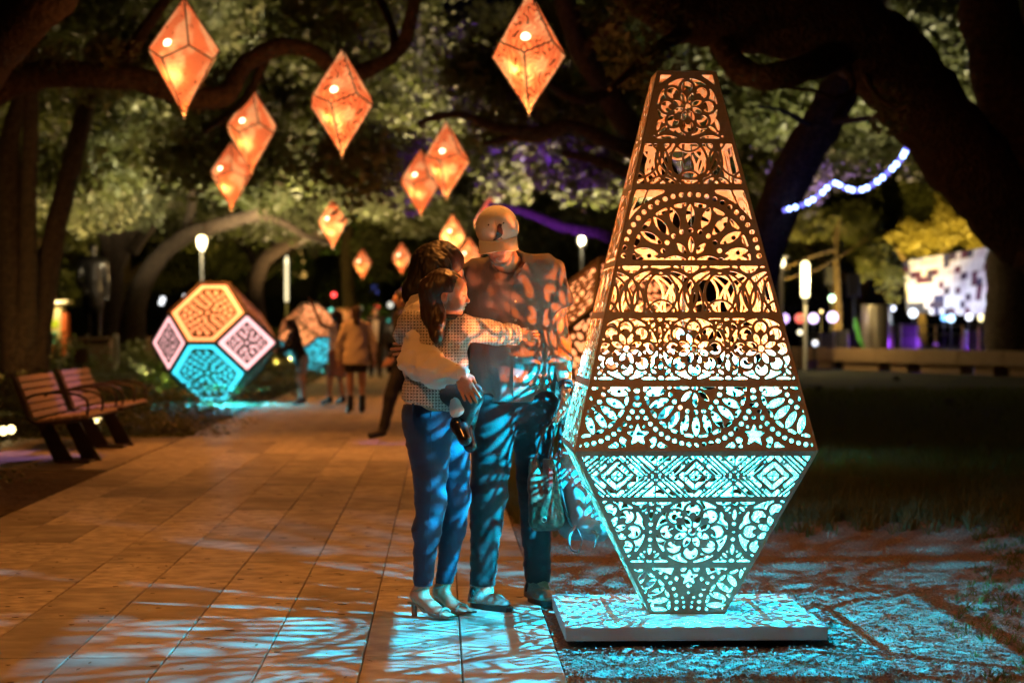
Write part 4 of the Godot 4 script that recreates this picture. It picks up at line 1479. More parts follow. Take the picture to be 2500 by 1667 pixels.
	for k in spots.size():
		var x: float = spots[k][0]
		var d: float = spots[k][1]
		var at := ground_at(x, d)
		t = tree("background_oak", tell[k], at, [[at, at + Vector3(0.2, 2, 0), at + Vector3(0.5, 4.2, 0), at + Vector3(0.2, 7, 0)], [0.5, 0.36, 0.32, 0.2]],
			[[[at + Vector3(0.3, 3, 0), at + Vector3(-2, 4.6, 0.3), at + Vector3(-4, 6, 0)], [0.25, 0.2, 0.12]], [[at + Vector3(0.4, 3.4, 0), at + Vector3(2.4, 5, -0.3), at + Vector3(4, 6.5, 0)], [0.25, 0.2, 0.12]]], "row of far oaks")
		crown(t, dome(at, 8, 4, 3.0, 16, 46, 48), 1.25)
	# lamps in the ground
	uplight("warm uplight left of the nearest bench, lighting the oak stems", Vector3(-7.939, 0, -40.279), Vector3(-8.124, 6.8, -50.33), Color(1.0, 0.5, 0.14), 7.0)
	uplight("pale uplight to the right of the statue, aimed at the forked oak", Vector3(-8.15, 0, -58.295), Vector3(-10.17, 7.599, -70.413), pale, 60.0, 16.0)
	uplight("pale uplight at the foot of the forked oak", Vector3(-6.553, 0, -48.238), Vector3(-5.91, 8.859, -60.278), pale, 220.0, 34.0)
	uplight("pale uplight left of the walk under the second oak", Vector3(-6.301, 0, -56.234), Vector3(-4.769, 9.491, -64.247), pale, 420.0, 34.0)
	uplight("yellow uplight beyond the statue", Vector3(-12.666, 0, -77.452), Vector3(-14.534, 3.639, -90.54), yellow, 150.0, 55.0)
	uplight("yellow uplight by the far crossing", Vector3(-5.164, 0, -80.209), Vector3(-5.754, 5.163, -92.265), yellow, 50.0, 50.0)
	uplight("warm uplight right of the walk under the middle crowns", Vector3(0.984, 0, -45.991), Vector3(1.114, 7.539, -52.035), warm, 260.0, 50.0)
	uplight("warm uplight on the left lawn beyond the large faceted sculpture", Vector3(-4.324, 0, -58.171), Vector3(-2.148, 10.011, -66.166), Color(1.0, 0.72, 0.35), 520.0, 40.0)
	uplight("purple uplight right of the walk behind the family", Vector3(1.526, 0, -35.969), Vector3(1.077, 4.98, -46.015), purple, 130.0, 20.0)
	uplight("purple uplight behind the pebble-cut sculpture", Vector3(2.789, 0, -43.931), Vector3(3.043, 4.468, -47.949), purple, 110.0, 32.0)
	uplight("white uplight behind the man, under the crooked limbs", Vector3(2.869, 0, -49.932), Vector3(3.297, 4.732, -51.945), pale, 160.0)
	uplight("violet uplight on the lawn right of the tall lantern", Vector3(7.626, 0, -43.774), Vector3(8.867, 6.9, -49.777), Color(0.34, 0.16, 0.9), 330.0, 32.0)
	uplight("white uplight near the wall, lighting leaves behind the great limb", Vector3(8.398, 0, -35.744), Vector3(8.41, 6.544, -37.782), pale, 160.0)
	uplight("yellow uplight at the foot of the thick right trunk", Vector3(14.7, 0, -58.05), Vector3(15.572, 3.13, -60.538), Color(1.0, 0.55, 0.14), 26.0, 50.0)
	uplight("golden uplight beside the stage", Vector3(16.82, 0, -73.489), Vector3(18.354, 5.511, -77.473), yellow, 420.0, 50.0)
	uplight("warm uplight at the foot of the stage-side tree", Vector3(12.235, 0, -68.636), Vector3(13.056, 4.035, -71.633), yellow, 120.0, 50.0)
	for q in [["purple spotlight fixed high in the oaks, shining on the walk", Vector3(-0.015, 6.538, -27.051), Vector3(-0.431, 0, -24.527), purple, 16.0, 5.0], ["pink spotlight fixed high in the oaks, shining on the benches", Vector3(-2.235, 7.36, -30.131), Vector3(-4.061, 0.625, -22.64), Color(0.9, 0.4, 1.0), 44.0, 4.5]]:
		var o := thing("tree_spotlight", q[0], "spotlight", q[1])
		var b := B.new()
		b.lathe([Vector2(0.0, 0.0), Vector2(0.06, 0.0), Vector2(0.06, 0.2), Vector2(0.0, 0.22)], Vector3.ZERO, 12)
		part("housing", b.mesh(), M.black, o)
		b = B.new()
		b.tube([Vector3(0, 0.2, 0), Vector3(0, 0.7, 0)], [0.015, 0.015], 6)
		part("bracket", b.mesh(), M.steel, o)
		b = B.new()
		b.lathe([Vector2(0.0, -0.012), Vector2(0.05, -0.008)], Vector3.ZERO, 12)
		part("lamp_lens", b.mesh(), glow(q[3].r, q[3].g, q[3].b, 2.0), o)
		spot(o, Vector3(0, -0.03, 0), q[2] - q[1], q[5], q[3], q[4], 0.03, 0.5)
	for q in [[40, 55, "warm wide uplight behind the many-stemmed oak"], [330, 66, "warm wide uplight behind the forked oak"], [720, 75, "warm wide uplight behind the large faceted sculpture"], [985, 60, "warm wide uplight beside the walk beyond the woman"], [1370, 51, "warm wide uplight behind the pebble-cut sculpture"], [1740, 55, "warm wide uplight on the lawn behind the tall lantern"], [2060, 53, "warm wide uplight on the lawn left of the thick right trunk"]]:
		var g := ground_at(q[0], q[1])
		uplight(q[2], g, g + Vector3(0, 5, 0.8), Color(1.0, 0.68, 0.29), 48.0 if q[0] in [1740, 2060] else 92.0, 68.0)
	# shrubs on the left
	for s in [[120, 60, 0.7, 1.0, "dark round shrub in front of the kiosk"], [190, 58, 0.5, 0.7, "dark shrub left of the statue's plinth"], [330, 62, 1.1, 0.8, "broad dark shrub right of the statue's plinth"], [372, 41, 0.32, 0.45, "bright green small shrub left of the large faceted sculpture"], [20, 50, 0.9, 0.9, "dark shrub at the left edge under the many-stemmed oak"], [625, 90, 1.2, 1.3, "far dark shrub by the crossing"], [850, 110, 1.6, 2.4, "yellow-green lit shrub at the end of the walk"]]:
		var at := ground_at(s[0], s[1])
		t = thing("shrub", s[4], "shrub", at)
		var b := B.new()
		for k in 5:
			var a := TAU * k / 5
			b.tube([Vector3.ZERO, Vector3(cos(a) * s[2] * 0.4, s[3] * 0.6, sin(a) * s[2] * 0.4)], [0.02, 0.008], 5)
		part("stem", b.mesh(), M.bark, t)
		crown(t, [[at + Vector3(0, s[3] * 0.55, 0), Vector3(s[2], s[3] * 0.5, s[2]), int(60 * s[2] * s[3]) + 12]], 0.55)
	uplight("small green-white light beside the bright shrub", Vector3(-5.046, 0, -40.385), Vector3(-5.253, 0.644, -41.19), Color(0.8, 1.0, 0.2), 1.2, 60.0)
	uplight("small lamp lighting the shrub at the end of the walk", Vector3(-3.485, 0, -107.168), Vector3(-3.582, 2.619, -110.187), Color(0.8, 1.0, 0.15), 18.0, 60.0)

func ground_at(px: float, d: float) -> Vector3:
	var a := (px - 1176.0) / 5000.0 * d
	var y := deg_to_rad(1.868)
	return Vector3(a * cos(y) + d * sin(y), 0, -d * cos(y) + a * sin(y))

# ---------------------------------------------------------------- far left and end of the walk
func box_at(c: Vector3, s: Vector3, ch := 0.0) -> ArrayMesh:
	var b := B.new()
	b.box(c, s, ch)
	return b.mesh()

func street() -> void:
	# bronze statue on its plinth
	var at := Vector3(-10.061, 0, -63.36)
	var pl := thing("statue_plinth", "square brown stone plinth carrying the dark statue", "plinth", at)
	var stone := grainy(Color(0.10, 0.06, 0.04), Color(0.18, 0.11, 0.07), 0.02, 1.0, 0.8, 51)
	part("plinth_block", box_at(Vector3(0, 0.46, 0), Vector3(1.12, 0.92, 1.12), 0.02), stone, pl)
	part("plinth_cap", box_at(Vector3(0, 0.95, 0), Vector3(1.2, 0.06, 1.2), 0.015), stone, pl)
	var st := thing("bronze_statue", "dark bronze statue of a standing person in a long coat", "statue", at + Vector3(0, 0.98, 0))
	var f := Field.new(Vector3(-0.7, -0.05, -0.5), Vector3(0.7, 2.95, 0.5), 0.03)
	f.limb(Vector3(-0.13, 0.08, 0), Vector3(-0.14, 1.3, 0), 0.10, 0.17, 0.05)
	f.limb(Vector3(0.15, 0.08, 0.06), Vector3(0.13, 1.3, 0), 0.10, 0.17, 0.05)
	f.limb(Vector3(-0.14, 0.05, 0), Vector3(-0.18, 0.05, 0.25), 0.07, 0.06, 0.04)
	f.limb(Vector3(0.15, 0.05, 0.06), Vector3(0.2, 0.05, 0.3), 0.07, 0.06, 0.04)
	f.limb(Vector3(0, 0.95, 0), Vector3(0, 1.45, 0), 0.30, 0.27, 0.08, Vector3.BACK, 0.7)
	f.limb(Vector3(0, 1.45, 0), Vector3(0, 2.1, 0), 0.27, 0.29, 0.08, Vector3.BACK, 0.7)
	f.limb(Vector3(-0.24, 2.18, 0), Vector3(0.24, 2.18, 0), 0.15, 0.15, 0.08)
	f.limb(Vector3(-0.33, 2.15, 0), Vector3(-0.44, 1.65, 0), 0.12, 0.10, 0.05)
	f.limb(Vector3(-0.44, 1.65, 0), Vector3(-0.22, 1.35, 0.16), 0.10, 0.08, 0.04)
	f.limb(Vector3(0.33, 2.15, 0), Vector3(0.40, 1.65, 0), 0.12, 0.10, 0.05)
	f.limb(Vector3(0.40, 1.65, 0), Vector3(0.39, 1.15, 0.06), 0.10, 0.07, 0.04)
	f.limb(Vector3(0, 2.25, 0), Vector3(0, 2.42, 0.02), 0.09, 0.09, 0.05)
	f.egg(Vector3(0, 2.58, 0.02), Vector3(0.13, 0.175, 0.155), Basis(), 0.04)
	var bronze := mat(0.035, 0.03, 0.028, 0.28, 0.8)
	part("figure", f.build(Vector3.ZERO).mesh(), bronze, st)
	part("base_plate", box_at(Vector3(0, 0.015, 0.04), Vector3(0.8, 0.03, 0.8), 0.005), bronze, st)
	var v := thing("marker_post", "slim pale grey sign post right of the statue's plinth", "post", Vector3(-9.12, 0, -61.328))
	part("post_panel", box_at(Vector3(0, 0.55, 0), Vector3(0.15, 1.1, 0.06), 0.01), mat(0.42, 0.40, 0.44, 0.5), v)
	part("foot", box_at(Vector3(0, 0.02, 0), Vector3(0.26, 0.04, 0.2), 0.01), M.steel, v)
	v = thing("information_sign", "small brown sign board on thin posts behind the second bench", "sign", Vector3(-8.265, 0, -50.295))
	part("sign_board", box_at(Vector3(0, 0.62, 0), Vector3(0.3, 0.34, 0.04), 0.008), mat(0.16, 0.11, 0.05, 0.6), v)
	for s in [-1, 1]:
		part("post", box_at(Vector3(s * 0.13, 0.23, 0), Vector3(0.03, 0.46, 0.03)), M.steel, v)
	# kiosk with coloured squares
	var k := thing("park_kiosk", "pale lit kiosk with coloured squares and a slanted bright roof edge, far left", "kiosk", Vector3(-16.136, 0, -90.572))
	var cream := mat(0.72, 0.62, 0.40, 0.7)
	part("wall", box_at(Vector3(0, 1.05, 0), Vector3(1.0, 2.1, 1.0), 0.01), cream, k)
	part("side_wall", box_at(Vector3(0.6, 0.95, 0), Vector3(0.19, 1.85, 0.9), 0.01), mat(0.75, 0.16, 0.06, 0.7), k)
	var b := B.new()
	b.box(Vector3(0.08, 2.25, 0.05), Vector3(1.5, 0.13, 1.3), 0.02, Basis(Vector3.BACK, 0.13))
	part("roof", b.mesh(), mat(0.8, 0.75, 0.6, 0.6), k)
	for q in [[-0.28, 1.25, 0.36, 0.44, Color(0.85, 0.6, 0.1)], [0.2, 1.42, 0.42, 0.3, Color(0.5, 0.7, 0.05)], [0.2, 0.85, 0.3, 0.46, Color(0.08, 0.5, 0.5)], [-0.22, 0.78, 0.44, 0.32, Color(0.85, 0.3, 0.1)], [0.12, 0.32, 0.5, 0.32, Color(0.85, 0.25, 0.08)]]:
		var c: Color = q[4]
		part("coloured_square", box_at(Vector3(q[0], q[1], 0.508), Vector3(q[2], q[3], 0.02), 0.004), mat(c.r, c.g, c.b, 0.7), k)
	var kl := thing("kiosk_lamp", "strip lamp under the kiosk roof", "lamp", k.position + Vector3(0.1, 2.5, 1.0))
	part("lamp_strip", box_at(Vector3.ZERO, Vector3(0.42, 0.04, 0.05), 0.01), glow(1.0, 0.8, 0.45, 3.0), kl)
	omni(kl, Vector3.ZERO, Color(1.0, 0.75, 0.36), 2.6, 0.02)
	# low wall with coloured panels
	var w := thing("painted_wall", "low wall with orange and purple panels behind the statue", "wall", Vector3(-12.559, 0, -92.456))
	var x := -3.2
	var cols := [Color(0.5, 0.14, 0.05), Color(0.12, 0.05, 0.08), Color(0.55, 0.25, 0.06), Color(0.12, 0.05, 0.09), Color(0.12, 0.05, 0.09), Color(0.5, 0.13, 0.06), Color(0.14, 0.07, 0.08), Color(0.4, 0.2, 0.1)]
	for q in cols.size():
		part("wall_panel", box_at(Vector3(x + 0.4, 0.42, 0), Vector3(0.78, 0.85 + 0.04 * (q % 3), 0.2), 0.01), mat(cols[q].r, cols[q].g, cols[q].b, 0.8), w)
		x += 0.8
	# post lamps
	post_lamp("globe-topped street lamp glowing yellow-white, left of the lanterns", Vector3(-6.816, 0, -62.254), 62.0, 553.0, 0.15, 0.32, Color(1.0, 0.70, 0.28), 3.6, 12.0)
	# tall slim column lamp
	v = thing("column_light", "thin pale column light by the far crossing", "lamp", Vector3(-6.953, 0, -98.277))
	part("pole", box_at(Vector3(0, 1.2, 0), Vector3(0.12, 2.4, 0.12), 0.01), M.steel, v)
	part("lamp_tube", box_at(Vector3(0, 3.3, 0), Vector3(0.16, 1.75, 0.16), 0.03), glow(1.0, 0.85, 0.5, 1.3), v)
	b = B.new()
	b.lathe([Vector2(0.1, 0), Vector2(0.06, 0.2), Vector2(0.0, 0.34)], Vector3(0, 4.18, 0), 10)
	part("lamp_finial", b.mesh(), glow(1.0, 0.85, 0.5, 2.0), v)
	# dark building far off with lit windows
	building("distant dark building with a cluster of white lit windows, left of the large sculpture", Vector3(-20.177, 0, -150.734), 14.0, 9.0, [[-0.9, 2.7], [-0.5, 2.75], [-1.5, 2.3], [-1.2, 3.5], [-0.6, 3.7], [-1.9, 2.0], [-1.4, 1.9], [-0.9, 2.05], [-0.4, 2.0], [0.9, 2.35], [1.0, 2.6], [2.4, 2.4], [2.55, 2.75]], Color(0.95, 0.97, 1.0), 2.2, 0.3)
	building("distant dark building with amber windows beyond the crossing", Vector3(-9.737, 0, -140.389), 8.0, 8.0, [[-1.6, 4.4], [-1.0, 4.6], [-0.4, 4.2], [0.25, 4.9], [0.9, 4.7], [0.3, 4.2], [0.85, 4.1], [-1.3, 5.2], [0.6, 5.4]], Color(1.0, 0.55, 0.12), 1.3, 0.42)
	building("distant dark building closing the street at the end of the walk", Vector3(-3.838, 0, -170.212), 16.0, 7.0, [[-3.0, 1.5], [-2.4, 2.2], [2.0, 2.0], [2.6, 2.6], [3.5, 1.4]], Color(0.9, 0.8, 0.6), 0.8, 0.3)
	# lit shop sign
	v = thing("lit_sign", "white and blue lit sign at the end of the walk", "sign", Vector3(-4.271, 0, -128.204))
	part("post", box_at(Vector3(0, 1.4, 0), Vector3(0.12, 2.8, 0.12)), M.steel, v)
	part("sign_panel", box_at(Vector3(-0.15, 4.15, 0), Vector3(1.0, 0.5, 0.15), 0.02), glow(0.9, 0.9, 1.0, 1.6), v)
	part("sign_panel", box_at(Vector3(0.1, 3.55, 0), Vector3(0.9, 0.7, 0.15), 0.02), glow(0.16, 0.2, 0.9, 0.9), v)
	part("sign_panel", box_at(Vector3(0.1, 4.55, 0), Vector3(0.4, 0.25, 0.15), 0.02), glow(1.0, 0.75, 0.2, 1.6), v)
	# traffic signals
	for q in [["red traffic signal left of the walk's end, over the far sculpture", 767, 677, 105.0, Color(1.0, 0.05, 0.05), 5.0], ["red traffic signal at the end of the walk above the man in the suit", 866, 705, 112.0, Color(1.0, 0.06, 0.04), 5.0], ["upper green traffic signal at the end of the walk", 906, 742, 118.0, Color(0.02, 0.9, 0.5), 2.5], ["dim red signal left of the far column light", 596, 663, 110.0, Color(1.0, 0.04, 0.02), 1.0]]:
		signal_post(q[0], ground_at(q[1], q[3]), 1.3 + (750.0 - q[2]) * q[3] / 5000.0, q[4], q[5])
	for q in [["round teal lamp low at the end of the walk", 897, 737, 120.0, Color(0.1, 0.9, 0.75), 2.2, 0.16], ["round white lamp beside the green signal", 896, 700, 125.0, Color(0.9, 0.85, 0.7), 1.2, 0.17], ["small white-violet lamp over the far sculpture", 737, 710, 95.0, Color(0.7, 0.6, 1.0), 1.2, 0.1], ["small teal lamp over the far sculpture", 760, 712, 95.0, Color(0.1, 0.9, 0.7), 1.2, 0.1], ["small orange lamp right of the statue's plinth", 290, 784, 75.0, Color(1.0, 0.5, 0.2), 2.2, 0.1], ["second small orange lamp right of the statue's plinth", 304, 792, 75.0, Color(1.0, 0.5, 0.2), 2.4, 0.11]]:
		stake_lamp(q[0], ground_at(q[1], q[3]), 1.3 + (750.0 - q[2]) * q[3] / 5000.0, q[4], q[5], q[6])
	# low ground lights beside the benches
	for q in [["bright small ground light behind the bench arm", 219, 958, 27.0, 0.07], ["small ground light at the left edge", 6, 989, 24.5, 0.05], ["second small ground light at the left edge", 24, 986, 25.0, 0.05]]:
		stake_lamp(q[0], ground_at(q[1], q[3]), maxf(0.05, 1.3 + (750.0 - q[2]) * q[3] / 5000.0), Color(1.0, 0.75, 0.3), 6.0, q[4])

func stake_lamp(label: String, at: Vector3, y: float, col: Color, e: float, r: float) -> void:
	var v := thing("round_lamp", label, "lamp", at)
	var b := B.new()
	b.tube([Vector3.ZERO, Vector3(0, maxf(0.02, y - r), 0)], [0.02, 0.02], 6)
	part("stake", b.mesh(), M.black, v)
	b = B.new()
	b.ball(Vector3(0, y, 0), r, 14)
	part("lamp_globe", b.mesh(), glow(col.r, col.g, col.b, e), v)

func signal_post(label: String, at: Vector3, y: float, col: Color, e: float) -> void:
	var v := thing("traffic_signal", label, "traffic signal", at)
	var b := B.new()
	b.tube([Vector3.ZERO, Vector3(0, y + 0.3, 0)], [0.06, 0.05], 8)
	part("pole", b.mesh(), M.steel, v)
	part("signal_housing", box_at(Vector3(0, y - 0.28, 0.12), Vector3(0.34, 1.0, 0.2), 0.03), M.black, v)
	for k in 3:
		b = B.new()
		b.ball(Vector3(0, y - 0.3 * k, 0.23), 0.12, 12, Vector3(1, 1, 0.4))
		part("signal_lamp", b.mesh(), glow(col.r, col.g, col.b, e) if k == 0 else M.black, v)
		b = B.new()
		b.box(Vector3(0, y - 0.3 * k + 0.13, 0.3), Vector3(0.26, 0.02, 0.16))
		part("visor", b.mesh(), M.black, v)

func post_lamp(label: String, at: Vector3, d: float, py: float, r: float, h: float, col: Color, e: float, light_e: float) -> void:
	var v := thing("street_lamp", label, "street lamp", at)
	var y := 1.3 + (750.0 - py) * d / 5000.0
	var b := B.new()
	b.lathe([Vector2(0.14, 0.0), Vector2(0.13, 0.3), Vector2(0.06, 0.4), Vector2(0.045, y - h * 0.9)], Vector3.ZERO, 12)
	part("pole", b.mesh(), M.steel, v)
	b = B.new()
	b.lathe([Vector2(0.05, y - h * 0.9), Vector2(r * 0.9, y - h * 0.5), Vector2(r * 0.9, y - h * 0.42)], Vector3.ZERO, 12)
	part("lamp_collar", b.mesh(), M.white, v)
	b = B.new()
	b.lathe([Vector2(r * 0.85, y - h * 0.42), Vector2(r, y - h * 0.1), Vector2(r * 0.98, y + h * 0.25), Vector2(r * 0.7, y + h * 0.45), Vector2(0, y + h * 0.5)], Vector3.ZERO, 16)
	part("lamp_globe", b.mesh(), glow(col.r, col.g, col.b, e), v)
	omni(v, Vector3(0, y, r + 0.05), col, light_e, 0.02)

func building(label: String, at: Vector3, w: float, h: float, wins: Array, col: Color, e: float, s: float) -> void:
	var v := thing("distant_building", label, "building", at)
	part("wall", box_at(Vector3(0, h / 2, -2), Vector3(w, h, 4), 0.05), mat(0.05, 0.045, 0.04, 0.9), v)
	part("roof", box_at(Vector3(0, h + 0.1, -2), Vector3(w + 0.4, 0.2, 4.4), 0.05), M.steel, v)
	var g := glow(col.r, col.g, col.b, e)
	for q in wins:
		var f := part("window", box_at(Vector3(q[0], q[1] + 0.6, 0.02), Vector3(s * 1.25, s * 1.25, 0.06), 0.01), M.steel, v)
		part("window_pane", box_at(Vector3(q[0], q[1] + 0.6, 0.055), Vector3(s, s, 0.02)), g, f)

# ---------------------------------------------------------------- right side: wall, stage, lamps
func stage() -> void:
	# low wall across the lawn: capped blocks that work as a bench
	var a := Vector3(10.873, 0, -69.681)
	var z := Vector3(15.689, 0, -54.516)
	var w := thing("low_wall", "long low brown stone wall closing the lawn on the right", "wall", a)
	var dir := (z - a).normalized()
	var turn := Basis(Vector3.UP, atan2(-dir.z, dir.x))
	var n := 7
	var len := a.distance_to(z) / n
	var stone := grainy(Color(0.16, 0.09, 0.04), Color(0.34, 0.21, 0.10), 0.02, 1.0, 0.8, 61, 1.0)
	for k in n:
		var b := B.new()
		b.box(turn * Vector3((k + 0.5) * len, 0.46, 0), Vector3(len - 0.02, 0.40, 0.55), 0.015, turn)
		part("wall_block", b.mesh(), stone, w)
		b = B.new()
		b.box(turn * Vector3((k + 0.5) * len, 0.13, -0.06), Vector3(len * (0.42 if k % 2 else 0.94), 0.26, 0.42), 0.01, turn)
		part("wall_foot", b.mesh(), stone, w)
	# band shell: a fan of panels standing proud by different amounts
	var st := thing("stage_wall", "white and coloured panelled stage wall glowing behind the low wall, right", "stage", Vector3(16.653, 0, -71.493))
	var o := st.position
	var cols := [Color(0.75, 0.72, 0.74), Color(0.68, 0.62, 0.68), Color(0.75, 0.74, 0.76), Color(0.10, 0.02, 0.05), Color(0.03, 0.03, 0.10), Color(0.62, 0.56, 0.62), Color(0.05, 0.03, 0.06), Color(0.7, 0.68, 0.7)]
	var pm := []
	for c in cols: pm.append(mat(c.r, c.g, c.b, 0.6))
	rng.seed = 77
	var tl := Vector3(15.272, 3.459, -71.557) - o
	var tr := Vector3(17.702, 3.875, -69.479) - o
	var bl := Vector3(15.531, 1.703, -71.536) - o
	var br := Vector3(17.506, 1.664, -69.47) - o
	var NX := 15
	var NY := 9
	for j in NY:
		for i in NX:
			var u0 := float(i) / NX
			var u1 := float(i + 1) / NX
			var v0 := float(j) / NY
			var v1 := float(j + 1) / NY
			if j < 3 and i < 4 - j and j < 2: continue   # lower left corner curves in
			var pick := rng.randi() % 8
			if i < 3: pick = 2
			if rng.randf() < 0.22: pick = [3, 4, 6][rng.randi() % 3]
			elif pick in [3, 4, 6]: pick = 0
			var q := [bl.lerp(br, u0).lerp(tl.lerp(tr, u0), v0), bl.lerp(br, u1).lerp(tl.lerp(tr, u1), v0), bl.lerp(br, u1).lerp(tl.lerp(tr, u1), v1), bl.lerp(br, u0).lerp(tl.lerp(tr, u0), v1)]
			var out := Vector3(-0.05, 0, 1).normalized() * rng.randf_range(0.0, 0.1)
			var bb := B.new()
			var c: Vector3 = (q[0] + q[1] + q[2] + q[3]) / 4.0
			var x: Vector3 = (q[1] - q[0]).normalized()
			var outline := []
			for p in q: outline.append(Vector2((p - c).dot(x), (p - c).y) * 0.97)
			bb.slab(outline, c + out, x, Vector3.UP, 0.08)
			part("wall_panel", bb.mesh(), pm[pick], st)
	var bk := B.new()
	bk.slab(ccw([Vector2(-1.3, 1.75), Vector2(1.2, 1.72), Vector2(1.3, 3.9), Vector2(-1.4, 3.4)]), Vector3(0.1, 0, -0.25), Vector3.RIGHT, Vector3.UP, 0.1)
	part("backing", bk.mesh(), M.steel, st)
	var fin := B.new()
	fin.tube(curve([br + Vector3(0, -0.2, 0), br.lerp(tr, 0.6) + Vector3(-0.03, 0, 0.06), tr + Vector3(0, 0.02, 0.05), tr + Vector3(0.22, 0.12, 0.05)], 6), taper([0.05, 0.05, 0.06, 0.03], 6), 8)
	part("curved_edge", fin.mesh(), mat(0.75, 0.45, 0.6, 0.5), st)
	# platform and lamps of the stage
	var deck := thing("stage_deck", "dark stage platform below the panelled wall", "stage", o + Vector3(0.1, 0, 0.5))
	part("deck", box_at(Vector3(0, 0.52, 0), Vector3(3.4, 0.1, 2.2), 0.02), M.black, deck)
	for k in 5:
		part("leg", box_at(Vector3(-1.5 + k * 0.75, 0.235, 0.9), Vector3(0.08, 0.47, 0.08)), M.steel, deck)
	var q := 0
	for p in [[2098, 719, 70.5, 0.15, Color(0.75, 0.85, 1.0), 3.2, "blue-white stage lamp at the left foot of the panelled wall"], [2185, 731, 69.5, 0.13, Color(0.45, 0.75, 1.0), 1.1, "pale blue stage lamp under the panelled wall's middle"], [2227, 728, 69.5, 0.11, Color(0.9, 0.92, 1.0), 1.6, "white stage lamp under the panelled wall's right part"]]:
		var v := thing("stage_lamp", p[6], "lamp", ground_at(p[0], p[2]))
		var y: float = 1.3 + (750.0 - p[1]) * p[2] / 5000.0
		var b := B.new()
		b.tube([Vector3.ZERO, Vector3(0, y - 0.1, 0)], [0.03, 0.025], 6)
		part("stand", b.mesh(), M.black, v)
		b = B.new()
		b.ball(Vector3(0, y, 0), p[3], 14)
		part("lamp_globe", b.mesh(), glow(p[4].r, p[4].g, p[4].b, 3.0), v)
		omni(v, Vector3(0, y, 0), p[4], p[5], 0.1)
		q += 1
	stake_lamp("small blue lamp under the panelled wall", Vector3(16.061, 0, -69.012), 1.3 + (750.0 - 730.0) * 69.5 / 5000.0, Color(0.1, 0.5, 1.0), 2.5, 0.10)
	stake_lamp("small yellow lamp at the right foot of the panelled wall", Vector3(17.131, 0, -68.476), 1.3 + (750.0 - 730.0) * 69.0 / 5000.0, Color(1.0, 0.85, 0.35), 3.0, 0.11)
	var vl := thing("violet_floodlight", "violet floodlight washing the stage foot", "lamp", Vector3(15.342, 0, -67.034))
	var vb := B.new()
	vb.ball(Vector3(0, 0.75, 0), 0.06, 10)
	part("lamp_head", vb.mesh(), glow(0.4, 0.1, 1.0, 3.0), vl)
	omni(vl, Vector3(0, 0.75, 0), Color(0.32, 0.06, 1.0), 2.6, 0.03)
	# railing in front of the stage
	var rail := thing("stage_railing", "metal railing with brass-lit posts in front of the stage", "railing", Vector3(14.474, 0, -65.562))
	var ro := rail.position
	for px in [2052, 2112, 2150, 2212, 2250]:
		var p := ground_at(px, 66.0) - ro
		var b := B.new()
		b.tube([p, p + Vector3(0, 1.35, 0)], [0.04, 0.04], 8)
		part("post", b.mesh(), mat(0.3, 0.2, 0.1, 0.35, 0.7), rail)
	for y in [0.7, 1.05, 1.33]:
		var b := B.new()
		b.tube([ground_at(2052, 66.0) - ro + Vector3(0, y, 0), ground_at(2250, 66.0) - ro + Vector3(0, y, 0)], [0.02, 0.02], 6)
		part("rail", b.mesh(), M.steel, rail)
	# corrugated drum
	var dr := thing("metal_drum", "tall corrugated metal drum standing behind the low wall", "planter", Vector3(13.194, 0, -65.603))
	var prof := []
	for k in 24:
		prof.append(Vector2(0.44 + 0.012 * (k % 2), 0.03 + k * 0.0565))
	var b2 := B.new()
	for k in 40:
		var t0 := TAU * k / 40
		var t1 := TAU * (k + 1) / 40
		var r0 := 0.44 + 0.015 * (k % 2)
		var r1 := 0.44 + 0.015 * ((k + 1) % 2)
		b2.quad(Vector3(sin(t0) * r0, 0, cos(t0) * r0), Vector3(sin(t1) * r1, 0, cos(t1) * r1), Vector3(sin(t1) * r1, 1.92, cos(t1) * r1), Vector3(sin(t0) * r0, 1.92, cos(t0) * r0))
	part("drum_shell", b2.mesh(), mat(0.4, 0.36, 0.3, 0.35, 0.8), dr)
	b2 = B.new()
	b2.lathe([Vector2(0.47, 1.9), Vector2(0.47, 1.96), Vector2(0.40, 1.96), Vector2(0.40, 1.7), Vector2(0, 1.7)], Vector3.ZERO, 24)
	part("rim", b2.mesh(), mat(0.4, 0.36, 0.3, 0.35, 0.8), dr)
	uplight("yellow uplight at the foot of the metal drum", Vector3(12.849, 0, -64.214), Vector3(13.181, 1.432, -65.608), Color(1.0, 0.65, 0.15), 1.6, 55.0)
	# loudspeakers
	for s in [["black loudspeaker on a pole left of the metal drum", 1960, 655, 68.0, 0.36, 0.72], ["dark screen-like loudspeaker frame behind the light column", 1908, 632, 74.0, 0.42, 0.66]]:
		var v := thing("loudspeaker", s[0], "loudspeaker", ground_at(s[1], s[3]))
		var y: float = 1.3 + (750.0 - s[2]) * s[3] / 5000.0
		part("cabinet", box_at(Vector3(0, y, 0), Vector3(s[4], s[5], 0.4), 0.03), mat(0.02, 0.02, 0.05, 0.5), v)
		part("grille", box_at(Vector3(0, y, 0.205), Vector3(s[4] * 0.86, s[5] * 0.9, 0.02), 0.005), M.black, v)
		var b := B.new()
		b.tube([Vector3.ZERO, Vector3(0, y - s[5] / 2, 0)], [0.03, 0.03], 8)
		part("pole", b.mesh(), M.black, v)
	# glowing column with its pole
	var col := thing("light_column", "tall glowing yellow-white column light on a pole right of the tall lantern", "lamp", Vector3(10.709, 0, -63.683))
	var y0 := 1.3 + (750.0 - 683.0) * 64.0 / 5000.0
	var y1 := 1.3 + (750.0 - 600.0) * 64.0 / 5000.0
	b2 = B.new()
	b2.tube([Vector3.ZERO, Vector3(0, y0, 0)], [0.06, 0.05], 10)
	part("pole", b2.mesh(), M.white, col)
	b2 = B.new()
